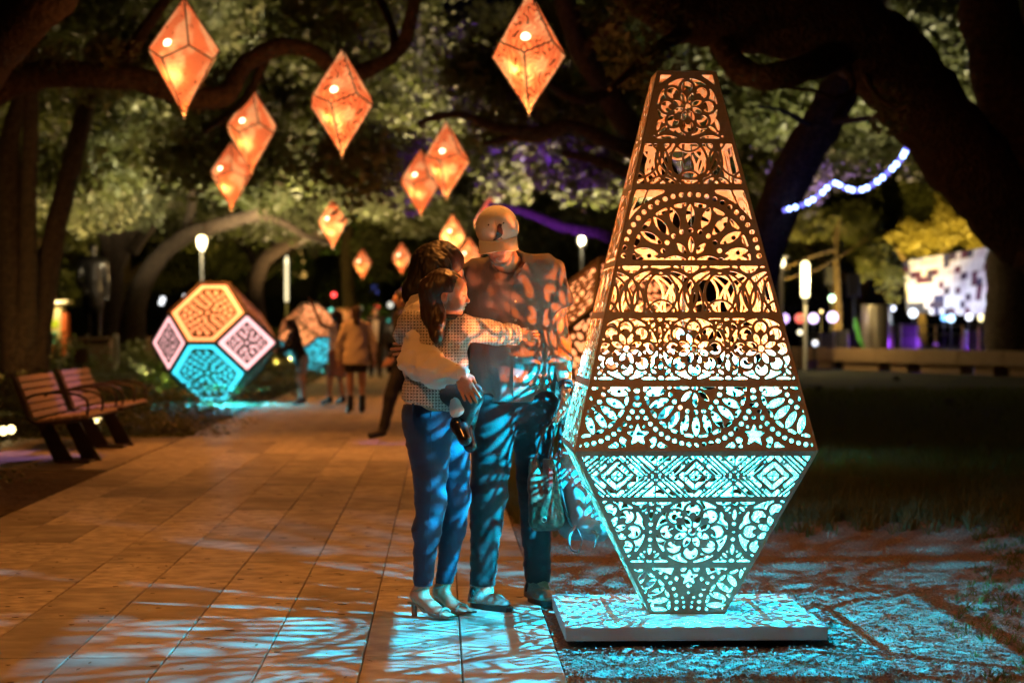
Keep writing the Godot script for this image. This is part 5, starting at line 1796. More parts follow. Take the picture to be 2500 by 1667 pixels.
	b2.lathe([Vector2(0.05, y0), Vector2(0.12, y0 + 0.03), Vector2(0.125, y1 - 0.08), Vector2(0.06, y1), Vector2(0, y1 + 0.01)], Vector3.ZERO, 16)
	part("lamp_tube", b2.mesh(), glow(1.0, 0.86, 0.42, 5.0), col)
	omni(col, Vector3(0, (y0 + y1) / 2, 0.25), Color(1.0, 0.75, 0.3), 8.0, 0.02)
	# lamp post beside it
	var lp := thing("street_lamp", "lamp post with a flared white head and globe, at the tall lantern's right edge", "street lamp", Vector3(9.705, 0, -61.715))
	var ly := 1.3 + (750.0 - 605.0) * 62.0 / 5000.0
	b2 = B.new()
	b2.tube([Vector3.ZERO, Vector3(0, ly - 0.1, 0)], [0.07, 0.055], 10)
	part("pole", b2.mesh(), M.white, lp)
	b2 = B.new()
	b2.lathe([Vector2(0.02, 0.12), Vector2(0.17, 0.17), Vector2(0.18, 0.2), Vector2(0.0, 0.26)], Vector3(0, ly, 0), 16)
	part("lamp_shade", b2.mesh(), M.white, lp)
	b2 = B.new()
	b2.ball(Vector3(0, ly, 0), 0.11)
	part("lamp_globe", b2.mesh(), glow(1.0, 0.85, 0.5, 4.0), lp)
	omni(lp, Vector3(0, ly, 0), Color(1.0, 0.7, 0.3), 3.0, 0.08)
	stake_lamp("upright white lamp above the flared lamp post", Vector3(10.508, 0, -67.692), 1.3 + (750.0 - 556.0) * 68.0 / 5000.0, Color(1.0, 0.85, 0.45), 3.0, 0.1)
	post_lamp("lamp post with two bright heads behind the man's shoulder", Vector3(4.521, 0, -69.888), 70.0, 552.0, 0.12, 0.3, Color(1.0, 0.85, 0.5), 5.0, 5.0)
	# round festival lamps in a row behind the wall
	for p in [[1838, 731, 66.0, 0.15, Color(1.0, 0.12, 0.06), 1.6, "round red lamp in the row behind the low wall"], [1869, 731, 66.0, 0.15, Color(0.8, 0.6, 1.0), 3.5, "round violet-white lamp in the middle of the row behind the low wall"], [1913, 728, 66.0, 0.165, Color(0.75, 0.6, 1.0), 3.5, "largest round violet-white lamp in the row behind the low wall"], [1802, 731, 66.0, 0.15, Color(0.7, 0.45, 1.0), 2.5, "round violet lamp half behind the tall lantern's right edge"],
			[1912, 685, 72.0, 0.12, Color(0.5, 1.0, 0.75), 4.0, "greenish white signal lamp under the dark loudspeaker frame"], [2033, 711, 69.0, 0.07, Color(0.4, 0.25, 1.0), 2.0, "tiny violet lamp over the metal drum"], [2052, 708, 69.0, 0.09, Color(0.75, 0.8, 1.0), 3.0, "small white lamp right of the metal drum"], [1873, 788, 64.0, 0.09, Color(0.8, 0.85, 1.0), 1.8, "small white lamp low behind the low wall"], [1838, 763, 66.0, 0.08, Color(1.0, 0.9, 0.6), 2.4, "small pair lamp low behind the tall lantern's edge"], [1887, 715, 72.0, 0.06, Color(1.0, 0.6, 0.4), 1.0, "tiny orange lamp above the row behind the low wall"]]:
		stake_lamp(p[6], ground_at(p[0], p[2]), 1.3 + (750.0 - p[1]) * p[2] / 5000.0, p[4], p[5], p[3])
	# banner: green feather flag
	var fl := thing("feather_banner", "leaning green banner left of the metal drum", "banner", Vector3(12.669, 0, -64.82))
	b2 = B.new()
	b2.slab(ccw([Vector2(0.08, 0.5), Vector2(-0.12, 1.2), Vector2(-0.28, 1.62), Vector2(-0.30, 1.3), Vector2(-0.2, 0.9)]), Vector3.ZERO, Vector3.RIGHT, Vector3.UP, 0.01)
	part("cloth", b2.mesh(), mat(0.15, 0.6, 0.15, 0.6), fl)
	b2 = B.new()
	b2.tube([Vector3(0.12, 0, 0.02), Vector3(-0.24, 1.7, 0.02)], [0.012, 0.008], 6)
	part("pole", b2.mesh(), M.steel, fl)
	# cable drums, boxes and stands behind the wall
	for p in [[1930, 740, 66.5, 0.42, 0.9, "dark equipment case left of the leaning banner"], [1900, 750, 67.5, 0.5, 0.8, "dark equipment case under the violet-white lamp"], [2085, 745, 68.5, 0.5, 1.1, "dark equipment case beside the stage railing"], [2240, 755, 68.0, 0.55, 0.9, "grey equipment case at the right end of the stage"]]:
		var v := thing("equipment_case", p[5], "case", ground_at(p[0], p[2]))
		part("case_body", box_at(Vector3(0, p[4] / 2 + 0.3, 0), Vector3(p[3], p[4], 0.5), 0.03), mat(0.05, 0.045, 0.05, 0.5), v)
		for s in [-1, 1]:
			part("case_edge", box_at(Vector3(s * p[3] / 2, p[4] / 2 + 0.3, 0.24), Vector3(0.04, p[4] + 0.01, 0.05), 0.01), mat(0.4, 0.4, 0.42, 0.3, 0.8), v)
		part("case_foot", box_at(Vector3(0, 0.15, 0), Vector3(p[3] * 0.9, 0.3, 0.45)), M.black, v)
	# blue string lights from the leaning trunk to the great limb
	var sl := thing("string_lights", "string of glowing blue bulbs hung from the leaning trunk to the great limb", "string lights", Vector3(5.325, 3.142, -33.357))
	var so := sl.position
	var path := [Vector3(5.22, 3.121, -33.461), Vector3(5.325, 3.142, -33.357), Vector3(5.522, 3.201, -32.851), Vector3(5.666, 3.315, -32.347), Vector3(5.771, 3.45, -31.844), Vector3(5.776, 3.315, -30.843), Vector3(5.866, 3.252, -30.339), Vector3(5.98, 3.316, -29.835), Vector3(5.983, 3.417, -28.835), Vector3(6.034, 3.551, -28.334), Vector3(6.001, 3.652, -27.836)]
	var pts := []
	for p in path: pts.append(p - so)
	var cv := curve(pts, 6)
	b2 = B.new()
	b2.tube(cv, taper([0.008, 0.008, 0.008, 0.008, 0.008, 0.008, 0.008, 0.008, 0.008, 0.008, 0.008], 6), 5)
	part("cable", b2.mesh(), M.black, sl)
	var bm := B.new()
	bm.ball(Vector3.ZERO, 0.042, 10)
	var bulb_mesh := bm.mesh()
	var bg := glow(0.25, 0.38, 1.0, 9.0)
	var bd := glow(0.18, 0.16, 1.0, 1.5)
	for k in range(5, cv.size(), 2):
		part("bulb", bulb_mesh, bg if (k / 2) % 3 != 2 else bd, sl, Transform3D(Basis(), cv[k] + Vector3(0, -0.04, 0)))
	for k in [14, 30, 46]:
		omni(sl, cv[k] + Vector3(0, -0.04, 0), Color(0.06, 0.06, 1.0), 0.12, 0.03)

# ---------------------------------------------------------------- benches
func benches() -> void:
	var wood := grainy(Color(0.22, 0.14, 0.12), Color(0.36, 0.25, 0.22), 0.02, 1.4, 0.6, 71, 0.4, 5, false)
	var iron := mat(0.05, 0.035, 0.03, 0.45, 0.3)
	var first: Node3D
	for k in 2:
		var at: Vector3 = [Vector3(-3.72, 0, -21.12), Vector3(-3.78, 0, -23.75)][k]
		var label: String = ["nearer slatted bench on the concrete pad, left edge", "farther slatted bench with a paler back, behind the nearer one"][k]
		if k == 1:
			var d := first.duplicate()
			d.name = numbered(self, "park_bench")
			add_child(d, true)
			d.position = at
			d.set_meta("label", label)
			continue
		var t := thing("park_bench", label, "bench", at, "benches left of the walk")
		first = t
		# back leans away to the left; slats run along z
		for s in 6:
			var b := B.new()
			var h := 0.47 + s * 0.066
			b.box(Vector3(-0.06 - s * 0.026, h + 0.01, 0), Vector3(0.028, 0.060, 1.8), 0.006, Basis(Vector3.BACK, 0.37))
			part("back_slat", b.mesh(), wood, t)
		for s in 6:
			var b := B.new()
			b.box(Vector3(0.02 + s * 0.082, 0.43 + 0.008 * s, 0), Vector3(0.072, 0.03, 1.8), 0.006)
			part("seat_slat", b.mesh(), wood, t)
		for e in [-0.88, 0.0, 0.88]:
			var b := B.new()
			b.tube([Vector3(0.46, 0.44, e), Vector3(-0.02, 0.405, e), Vector3(-0.09, 0.45, e), Vector3(-0.245, 0.86, e)], [0.018, 0.022, 0.022, 0.016], 6)
			part("bracket", b.mesh(), iron, t)
			b = B.new()
			b.tube(curve([Vector3(0.44, 0.45, e), Vector3(0.45, 0.60, e), Vector3(0.36, 0.67, e), Vector3(0.15, 0.69, e), Vector3(-0.06, 0.66, e), Vector3(-0.13, 0.60, e)], 5), taper([0.013, 0.013, 0.013, 0.013, 0.013, 0.013], 5), 6)
			part("armrest", b.mesh(), iron, t)
		for s in [0, 1]:
			var b := B.new()
			var x: float = -0.02 + s * 0.2
			b.slab(ccw([Vector2(x, 0.41), Vector2(x - 0.13, 0.41), Vector2(x + 0.05, 0.0), Vector2(x + 0.24, 0.0), Vector2(x + 0.10, 0.2)]), Vector3(0, 0, 0.18 - s * 0.36), Vector3.RIGHT, Vector3.UP, 0.09)
			part("leg", b.mesh(), iron, t)
		var f := B.new()
		f.box(Vector3(0.22, 0.012, 0), Vector3(0.3, 0.024, 0.62), 0.004)
		part("foot_plate", f.mesh(), iron, t)

# ---------------------------------------------------------------- people
func surf(f: Field, p: Vector3, dir: Vector3) -> Vector3:
	# walk from p along dir until the surface of f
	var q := p
	for k in 400:
		var i := (q - f.lo) / f.c
		if i.x >= 0 and i.y >= 0 and i.z >= 0 and i.x < f.nx - 1 and i.y < f.ny - 1 and i.z < f.nz - 1:
			var x0 := int(i.x); var y0 := int(i.y); var z0 := int(i.z)
			var t := i - Vector3(x0, y0, z0)
			var v := 0.0
			for k2 in 8:
				var a := k2 & 1; var b := (k2 >> 1) & 1; var c := (k2 >> 2) & 1
				v += f.g[((z0 + c) * f.ny + y0 + b) * f.nx + x0 + a] * (t.x if a else 1.0 - t.x) * (t.y if b else 1.0 - t.y) * (t.z if c else 1.0 - t.z)
			if v < 0.0: return q
		q += dir * 0.0015
	return p

func folds(freq: float, seed_: int, octaves := 2) -> FastNoiseLite:
	var n := FastNoiseLite.new()
	n.seed = seed_
	n.frequency = freq
	n.fractal_octaves = octaves
	n.noise_type = FastNoiseLite.TYPE_SIMPLEX_SMOOTH
	return n

func weave(a: Color, b: Color, kind: int, seed_: int) -> ImageTexture:
	# cloth prints, 64 x 64, that repeat: 0 small houndstooth, 1 chequer, 2 linen threads
	var im := Image.create(64, 64, false, Image.FORMAT_RGB8)
	var r := RandomNumberGenerator.new()
	r.seed = seed_
	var row := []
	var col := []
	for k in 64:
		row.append(r.randf())
		col.append(r.randf())
	for y in 64:
		for x in 64:
			var t := 0.0
			if kind == 0:
				var u := x % 32
				var v := y % 32
				# dark block with pointed teeth at its corners
				if u < 16 and v < 16: t = 1.0
				elif u >= 16 and v < 16 and (u - 16) + v < 9: t = 1.0
				elif u < 16 and v >= 16 and (31 - v) + u < 9: t = 1.0
				elif u >= 16 and v >= 16 and (31 - u) + (v - 16) < 8: t = 1.0
				t = t * 0.94 + 0.04 * row[y]
			elif kind == 1:
				t = 1.0 if (x / 16 + y / 16) % 2 == 0 else 0.0
				t = clampf(t + 0.15 * (row[y] - 0.5), 0, 1)
			else:
				t = 0.5 * row[y] + 0.5 * col[x]
			var c := a.lerp(b, t)
			im.set_pixel(x, y, c.linear_to_srgb())
	return ImageTexture.create_from_image(im)

func cloth(tex: Texture2D, scale: float, rough := 0.85, rim := 0.3) -> StandardMaterial3D:
	var m := StandardMaterial3D.new()
	m.albedo_texture = tex
	m.roughness = rough
	m.uv1_triplanar = true
	m.uv1_scale = Vector3.ONE * scale
	m.rim_enabled = true
	m.rim = rim
	m.rim_tint = 0.6
	return m

func fabric(lo: Color, hi: Color, seed_: int) -> StandardMaterial3D:
	# woven cloth: fine slubs over broad wear
	var m := grainy(lo, hi, 0.16, 3.1, 0.88, seed_, 0.06, 4, false)
	m.detail_enabled = true
	m.detail_blend_mode = BaseMaterial3D.BLEND_MODE_MUL
	m.rim_enabled = true
	m.rim = 0.25
	m.rim_tint = 0.6
	m.detail_enabled = false
	return m

func head_shape(f: Field, o: Vector3, b: Basis, s: float) -> void:
	# adult face, o between the ears, b: x right, y up, z forward
	f.egg(o + b * Vector3(0, 0.035, -0.012) * s, Vector3(0.077, 0.092, 0.096) * s, b, 0.02)
	f.egg(o + b * Vector3(0, -0.035, 0.028) * s, Vector3(0.062, 0.082, 0.066) * s, b, 0.03)
	f.egg(o + b * Vector3(0, -0.095, 0.055) * s, Vector3(0.036, 0.024, 0.032) * s, b, 0.03)
	for e in [-1, 1]:
		f.egg(o + b * Vector3(e * 0.034, -0.035, 0.068) * s, Vector3(0.024, 0.022, 0.018) * s, b, 0.025)
		f.egg(o + b * Vector3(e * 0.031, 0.008, 0.096) * s, Vector3(0.015, 0.010, 0.010) * s, b, 0.012, true)
		f.egg(o + b * Vector3(e * 0.031, 0.007, 0.080) * s, Vector3(0.0125, 0.0125, 0.0125) * s, b, 0.004)
		f.limb(o + b * Vector3(e * 0.014, 0.024, 0.09) * s, o + b * Vector3(e * 0.046, 0.024, 0.075) * s, 0.008 * s, 0.006 * s, 0.012)
		# ear
		f.egg(o + b * Vector3(e * 0.078, -0.004, -0.008) * s, Vector3(0.010, 0.031, 0.018) * s, b * Basis(Vector3.UP, e * 0.4), 0.008)
		f.egg(o + b * Vector3(e * 0.088, -0.002, -0.002) * s, Vector3(0.006, 0.017, 0.009) * s, b, 0.004, true)
	f.limb(o + b * Vector3(0, 0.012, 0.092) * s, o + b * Vector3(0, -0.022, 0.110) * s, 0.009 * s, 0.012 * s, 0.012)
	f.egg(o + b * Vector3(0, -0.028, 0.112) * s, Vector3(0.014, 0.011, 0.013) * s, b, 0.008)
	for e in [-1, 1]:
		f.egg(o + b * Vector3(e * 0.013, -0.030, 0.101) * s, Vector3(0.009, 0.008, 0.010) * s, b, 0.006)
		f.egg(o + b * Vector3(e * 0.007, -0.039, 0.110) * s, Vector3(0.004, 0.003, 0.005) * s, b, 0.003, true)
		# smile creases
		f.egg(o + b * Vector3(e * 0.036, -0.048, 0.092) * s, Vector3(0.003, 0.016, 0.006) * s, b * Basis(Vector3.BACK, e * 0.35), 0.006, true)
	f.egg(o + b * Vector3(0, -0.066, 0.094) * s, Vector3(0.028, 0.005, 0.008) * s, b, 0.008)
	f.egg(o + b * Vector3(0, -0.076, 0.091) * s, Vector3(0.023, 0.006, 0.008) * s, b, 0.008)
	f.egg(o + b * Vector3(0, -0.0705, 0.104) * s, Vector3(0.029, 0.0022, 0.008) * s, b, 0.003, true)

# a hand on its own fine grid: wrist, palm direction, across the palm (towards the little finger), palm normal; curl bends the fingers
func hand(into: B, base: Vector3, wrist: Vector3, dir: Vector3, across: Vector3, s: float, curl: float) -> void:
	dir = dir.normalized()
	across = (across - dir * across.dot(dir)).normalized()
	var inward := dir.cross(across)
	var f := Field.new(wrist - Vector3.ONE * 0.21 * s, wrist + Vector3.ONE * 0.21 * s, 0.0032)
	f.limb(wrist - dir * 0.012 * s, wrist + dir * 0.012 * s, 0.027 * s, 0.025 * s, 0.012, inward, 0.8)
	f.limb(wrist + dir * 0.015 * s, wrist + dir * 0.075 * s, 0.030 * s, 0.041 * s, 0.015, inward, 0.42)
	var ln := [0.040, 0.045, 0.041, 0.032]
	for k in 4:
		var a := wrist + dir * (0.084 - 0.005 * absf(k - 1.3)) * s + across * (k - 1.5) * 0.0195 * s
		var d := (dir + across * (k - 1.5) * 0.07).normalized()
		var r: float = (0.0092 if k < 3 else 0.008) * s
		var seg: float = ln[k] * s
		var p := a
		for j in 3:
			var e := d.rotated(across, curl * (0.35 + 0.5 * j))
			var q: Vector3 = p + e * seg * [1.0, 0.66, 0.5][j]
			f.limb(p, q, r * (1.0 - 0.07 * j), r * (0.94 - 0.08 * j), 0.004)
			p = q
	var t0 := wrist + dir * 0.022 * s - across * 0.024 * s
	var t1 := t0 + (dir * 0.75 - across * 0.6 + inward * 0.3).normalized() * 0.042 * s
	var t2 := t1 + (dir * 0.95 - across * 0.1 + inward * 0.25).normalized() * 0.032 * s
	f.limb(t0, t1, 0.0145 * s, 0.0105 * s, 0.01)
	f.limb(t1, t2, 0.0105 * s, 0.0085 * s, 0.005)
	f.build(base, into)

func people() -> void:
	man()
	woman()
	toddler()
	bags()
	walkers()

func man() -> void:
	var at := Vector3(0.318, 0, -10.115)
	var t := thing("person", "man in a pale cap and short-sleeved linen shirt, head bowed, standing beside the tall lantern", "person", at)
	# head, neck, arms: one body
	var hb := Basis(Vector3.BACK, 0.10) * Basis(Vector3.UP, -0.08) * Basis(Vector3.RIGHT, 0.50)
	var ho := Vector3(0.262, 1.717, -9.98)
	var body := B.new()
	var f := Field.new(at + Vector3(-0.45, 0.02, -0.4), at + Vector3(0.45, 1.62, 0.42), 0.014)
	f.limb(Vector3(0.338, 0.976, -10.112), Vector3(0.334, 1.421, -10.116), 0.145, 0.17, 0.05, Vector3.BACK, 0.62)
	f.limb(Vector3(0.176, 1.531, -10.121), Vector3(0.492, 1.543, -10.111), 0.06, 0.06, 0.05)
	f.limb(Vector3(0.33, 1.523, -10.116), Vector3(0.291, 1.641, -10.028), 0.066, 0.06, 0.05)
	for l in [[Vector3(0.252, 0.936, -10.095), Vector3(0.218, 0.538, -10.013), Vector3(0.195, 0.1, -10.071), Vector3(0.23, 0.024, -9.989)], [Vector3(0.428, 0.935, -10.129), Vector3(0.438, 0.535, -10.186), Vector3(0.458, 0.097, -10.263), Vector3(0.495, 0.023, -10.181)]]:
		f.limb(l[0], l[1], 0.085, 0.062, 0.04)
		f.limb(l[1], l[2], 0.062, 0.04, 0.03)
		f.limb(l[2], l[3], 0.04, 0.03, 0.03)
	f.limb(Vector3(0.504, 1.535, -10.111), Vector3(0.559, 1.215, -10.147), 0.056, 0.046, 0.03)
	f.limb(Vector3(0.559, 1.215, -10.147), Vector3(0.563, 1.138, -10.086), 0.047, 0.047, 0.02)
	f.limb(Vector3(0.563, 1.138, -10.086), Vector3(0.576, 1.019, -10.015), 0.045, 0.029, 0.02)
	f.limb(Vector3(0.156, 1.531, -10.122), Vector3(0.068, 1.259, -10.243), 0.056, 0.046, 0.03)
	f.limb(Vector3(0.068, 1.259, -10.243), Vector3(-0.057, 1.199, -10.127), 0.046, 0.03, 0.02)
	f.build(at, body)
	var hf := Field.new(ho - Vector3(0.13, 0.16, 0.15), ho + Vector3(0.13, 0.16, 0.17), 0.0036)
	head_shape(hf, ho, hb, 1.0)
	hf.limb(ho + hb * Vector3(0, -0.05, -0.01), Vector3(0.321, 1.558, -10.077), 0.058, 0.06, 0.03)
	hf.build(at, body)
	hand(body, at, Vector3(0.575, 1.013, -10.005), Vector3(0.558, 0.88, -9.984) - Vector3(0.575, 1.013, -10.005), Vector3(0.4, 0, -0.9), 0.98, 0.5)
	hand(body, at, Vector3(-0.057, 1.199, -10.127), Vector3(-1, -0.1, 0.05), Vector3(0, -1, 0), 0.98, 0.2)
	part("body", body.mesh(), M.skin, t)
	# grey stubble over the jaw
	var bf := Field.new(ho - Vector3(0.12, 0.17, 0.1), ho + Vector3(0.12, 0.06, 0.17), 0.004)
	bf.egg(ho + hb * Vector3(0, -0.037, 0.028), Vector3(0.0655, 0.085, 0.0690), hb, 0.03)
	bf.egg(ho + hb * Vector3(0, -0.095, 0.055), Vector3(0.0390, 0.027, 0.0352), hb, 0.03)
	bf.slice(ho + hb * Vector3(0, -0.058, 0), hb * Vector3(0, 1, 0.42))
	bf.egg(ho + hb * Vector3(0, -0.062, 0.105), Vector3(0.030, 0.02, 0.03), hb, 0.008, true)
	part("beard", bf.build(at).mesh(), grainy(Color(0.10, 0.075, 0.06), Color(0.46, 0.33, 0.26), 0.12, 9.0, 0.85, 81), t)
	# cap
	var cap := mat(0.86, 0.85, 0.82, 0.85)
	cap.heightmap_enabled = true
	cap.heightmap_scale = 0.05
	cap.heightmap_texture = noise_tex(0.2, 2, Color.BLACK, Color.WHITE, 83, FastNoiseLite.TYPE_SIMPLEX_SMOOTH, 256)
	cap.uv1_triplanar = true
	cap.uv1_scale = Vector3.ONE * 20.0
	var cf := Field.new(ho - Vector3(0.14, 0.06, 0.16), ho + Vector3(0.14, 0.18, 0.19), 0.0042)
	cf.egg(ho + hb * Vector3(0, 0.034, -0.004), Vector3(0.092, 0.104, 0.108), hb, 0.01)
	cf.egg(ho + hb * Vector3(0, 0.055, 0.026), Vector3(0.084, 0.080, 0.084), hb, 0.05)
	cf.slice(ho + hb * Vector3(0, 0.018, 0), hb * Vector3(0, -1, -0.1))
	var crown_ := part("cap", cf.build(at).mesh(), cap, t)
	var br := B.new()
	var N := 20
	var rim := []
	for k in N + 1:
		var a := lerpf(-1.28, 1.28, float(k) / N)
		var inn := Vector3(sin(a) * 0.089, 0.030 - 0.012 * (1.0 - cos(a)), -0.006 + cos(a) * 0.108)
		var out := Vector3(sin(a) * 0.094, 0.012 - 0.034 * pow(absf(sin(a)), 2.0), 0.045 + 0.135 * pow(maxf(cos(a), 0.0), 0.55))
		rim.append([at_local(ho + hb * inn, at), at_local(ho + hb * ((inn + out) / 2.0 + Vector3(0, 0.010, 0)), at), at_local(ho + hb * out, at)])
	var th := hb * Vector3(0, 0.0022, 0)
	for k in N:
		for j in 2:
			var q := [rim[k][j], rim[k][j + 1], rim[k + 1][j + 1], rim[k + 1][j]]
			br.quad(q[0] + th, q[1] + th, q[2] + th, q[3] + th)
			br.quad(q[3] - th, q[2] - th, q[1] - th, q[0] - th)
		br.quad(rim[k][2] - th, rim[k + 1][2] - th, rim[k + 1][2] + th, rim[k][2] + th)
	part("cap_brim", br.mesh(), cap, crown_)
	var edge := B.new()
	var ep := []
	var er := []
	for k in N + 1:
		ep.append(rim[k][2])
		er.append(0.0026)
	edge.tube(ep, er, 6)
	part("brim_piping", edge.mesh(), cap, crown_)
	var dark := mat(0.012, 0.012, 0.016, 0.6)
	var bt := B.new()
	bt.ball(ho + hb * Vector3(0, 0.135, -0.005) - at, 0.008, 10, Vector3(1, 0.7, 1))
	part("cap_button", bt.mesh(), dark, crown_)
	for p in [Vector3(-0.032, 0.105, 0.3), Vector3(0.036, 0.105, 0.3), Vector3(-0.3, 0.085, 0.04), Vector3(0.3, 0.09, 0.04)]:
		var from: Vector3 = ho + hb * p
		var aim: Vector3 = (ho + hb * Vector3(p.x * (1.0 if absf(p.x) < 0.1 else 0.0), p.y - (0.0 if absf(p.x) < 0.1 else 0.01), 0.0) - from).normalized()
		var w := surf(cf, from, aim)
		bt = B.new()
		bt.ball(w - at, 0.0042, 8)
		part("eyelet", bt.mesh(), dark, crown_)
	for a in [0.0, 1.05, -1.05]:
		var seam := []
		for k in 12:
			var u := lerpf(0.2, 1.35, k / 11.0)
			var dirv := Vector3(sin(a) * sin(u), cos(u), cos(a) * sin(u))
			seam.append(surf(cf, ho + hb * (Vector3(0, 0.04, 0) + dirv * 0.2), hb * -dirv) - at)
		var sb := B.new()
		var sr := []
		for k in 12: sr.append(0.0011)
		sb.tube(seam, sr, 5)
		part("cap_seam", sb.mesh(), mat(0.42, 0.38, 0.34, 0.9), crown_)
	# embroidered bird on the front of the cap
	var outline := PackedVector2Array([Vector2(800, 520), Vector2(765, 543), Vector2(758, 575), Vector2(776, 630), Vector2(773, 690), Vector2(742, 735), Vector2(692, 757), Vector2(640, 785), Vector2(592, 803), Vector2(545, 812), Vector2(515, 814), Vector2(585, 762), Vector2(604, 720), Vector2(640, 650), Vector2(656, 600), Vector2(664, 552), Vector2(700, 520), Vector2(735, 518), Vector2(758, 532)])
	bird_patch(outline, cf, ho, hb, at, mat(0.06, 0.018, 0.01, 0.8), crown_, "bird_emblem", 0.0025)
	bird_patch(PackedVector2Array([Vector2(662, 600), Vector2(690, 640), Vector2(680, 700), Vector2(640, 760), Vector2(590, 790), Vector2(540, 806), Vector2(590, 760), Vector2(612, 712), Vector2(644, 650)]), cf, ho, hb, at, dark, crown_, "bird_wing", 0.0036)
	for q in [[Vector2(680, 755), Vector2(735, 795)], [Vector2(712, 745), Vector2(735, 795)], [Vector2(700, 797), Vector2(770, 795)]]:
		var sb := B.new()
		sb.tube([bird_point(q[0], cf, ho, hb) - at, bird_point(q[1], cf, ho, hb) - at], [0.0012, 0.001], 5)
		part("bird_leg", sb.mesh(), dark, crown_)
	# shirt
	var linen := fabric(Color(0.06, 0.05, 0.045), Color(0.25, 0.215, 0.20), 5)
	f = Field.new(at + Vector3(-0.36, 0.85, -0.34), at + Vector3(0.42, 1.66, 0.36), 0.0105)
	f.limb(Vector3(0.334, 0.946, -10.102), Vector3(0.334, 1.199, -10.104), 0.19, 0.19, 0.04, Vector3.BACK, 0.68)
	f.limb(Vector3(0.334, 1.199, -10.104), Vector3(0.332, 1.421, -10.106), 0.19, 0.205, 0.05, Vector3.BACK, 0.62)
	f.egg(Vector3(0.334, 1.16, -9.984), Vector3(0.13, 0.16, 0.07), Basis(), 0.06)
	f.limb(Vector3(0.16, 1.535, -10.122), Vector3(0.5, 1.549, -10.111), 0.072, 0.072, 0.06)
	f.limb(Vector3(0.33, 1.512, -10.116), Vector3(0.317, 1.578, -10.087), 0.105, 0.082, 0.05)
	f.limb(Vector3(0.5, 1.543, -10.111), Vector3(0.554, 1.389, -10.138), 0.078, 0.083, 0.03, Vector3.ZERO, 1.0, true)
	f.limb(Vector3(0.156, 1.535, -10.122), Vector3(0.104, 1.386, -10.203), 0.078, 0.083, 0.03, Vector3.ZERO, 1.0, true)
	f.crease(folds(5.0, 91, 3), 0.016, Vector3(1, 0.45, 1))
	f.crease(folds(11.0, 92), 0.010, Vector3(1.1, 0.5, 1.1))
	f.slice(Vector3(0.334, 0.952, -10.102), Vector3(0.0, -1, 0.0), 0.24)
	f.egg(Vector3(0.307, 1.609, -10.018), Vector3(0.068, 0.062, 0.10), Basis(), 0.01, true)
	f.egg(Vector3(0.316, 1.534, -9.927), Vector3(0.028, 0.075, 0.075), Basis(Vector3.BACK, 0.12), 0.01, true)
	var shirt := part("shirt", f.build(at).mesh(), linen, t)
	# placket, buttons, collar, pocket
	var pl := B.new()
	var pts := []
	for k in 12:
		var y := lerpf(662.0, 916.0, k / 11.0)
		pts.append(surf(f, px(1187.0 + 5.0 * k / 11.0, y, 9.7), Vector3(0, 0, -1)) - at)
	for k in 11:
		var a: Vector3 = pts[k]
		var c: Vector3 = pts[k + 1]
		var w := Vector3(0.017, 0, 0)
		var o := Vector3(0, 0, 0.004)
		pl.quad(c - w + o, c + w * 0.9 + o * 0.7, a + w * 0.9 + o * 0.7, a - w + o)
		pl.quad(c - w - o, c - w + o, a - w + o, a - w - o)
	part("placket", pl.mesh(), linen, shirt)
	for y in [690.0, 735.0, 778.0, 822.0, 866.0]:
		var w := surf(f, px(1188.0 + 3.0 * (y - 660.0) / 250.0, y, 9.7), Vector3(0, 0, -1)) - at
		var bb := B.new()
		bb.ball(w + Vector3(0, 0, 0.006), 0.0058, 8, Vector3(1, 1, 0.5))
		part("button", bb.mesh(), M.white, shirt)
	for s in [-1, 1]:
		var cb := B.new()
		var rows := []
		for j in 5:
			var r := []
			for i in 4:
				var u := i / 3.0
				var v := j / 4.0
				var inner := Vector2(1166.0 + s * (40.0 - 36.0 * v), 597.0 + 55.0 * v)
				var outer := Vector2(1168.0 + s * (58.0 - 24.0 * v), 604.0 + 52.0 * v)
				var w := inner.lerp(outer, u)
				r.append(surf(f, px(w.x, w.y, 9.7), Vector3(0, 0, -1)) - at + Vector3(0, 0.003, 0.011 * (1.0 - 0.35 * u)))
			rows.append(r)
		for j in 4:
			for i in 3:
				if s > 0: cb.quad(rows[j + 1][i], rows[j + 1][i + 1], rows[j][i + 1], rows[j][i])
				else: cb.quad(rows[j][i], rows[j][i + 1], rows[j + 1][i + 1], rows[j + 1][i])
		part("collar", cb.mesh(), linen, shirt)
	var pk := B.new()
	var grid := []
	for j in 5:
		var r := []
		for i in 5:
			r.append(surf(f, px(1218.0 + 38.0 * i / 4.0, 676.0 + 48.0 * j / 4.0, 9.7), Vector3(0, 0, -1)) - at + Vector3(0, 0, 0.003))
		grid.append(r)
	for j in 4:
		for i in 4:
			pk.quad(grid[j + 1][i], grid[j + 1][i + 1], grid[j][i + 1], grid[j][i])
	part("chest_pocket", pk.mesh(), linen, shirt)
	# trousers
	var chino := fabric(Color(0.009, 0.008, 0.011), Color(0.032, 0.026, 0.034), 8)
	f = Field.new(at + Vector3(-0.30, 0.06, -0.36), at + Vector3(0.34, 1.02, 0.32), 0.0115)
	f.limb(Vector3(0.241, 0.96, -10.105), Vector3(0.426, 0.96, -10.099), 0.112, 0.112, 0.05, Vector3.BACK, 0.95)
	f.limb(Vector3(0.248, 0.916, -10.095), Vector3(0.218, 0.538, -10.013), 0.107, 0.084, 0.03)
	f.limb(Vector3(0.218, 0.538, -10.013), Vector3(0.191, 0.115, -10.071), 0.082, 0.062, 0.03)
	f.limb(Vector3(0.432, 0.915, -10.129), Vector3(0.44, 0.535, -10.186), 0.105, 0.08, 0.03)
	f.limb(Vector3(0.44, 0.535, -10.186), Vector3(0.456, 0.107, -10.263), 0.078, 0.060, 0.03)
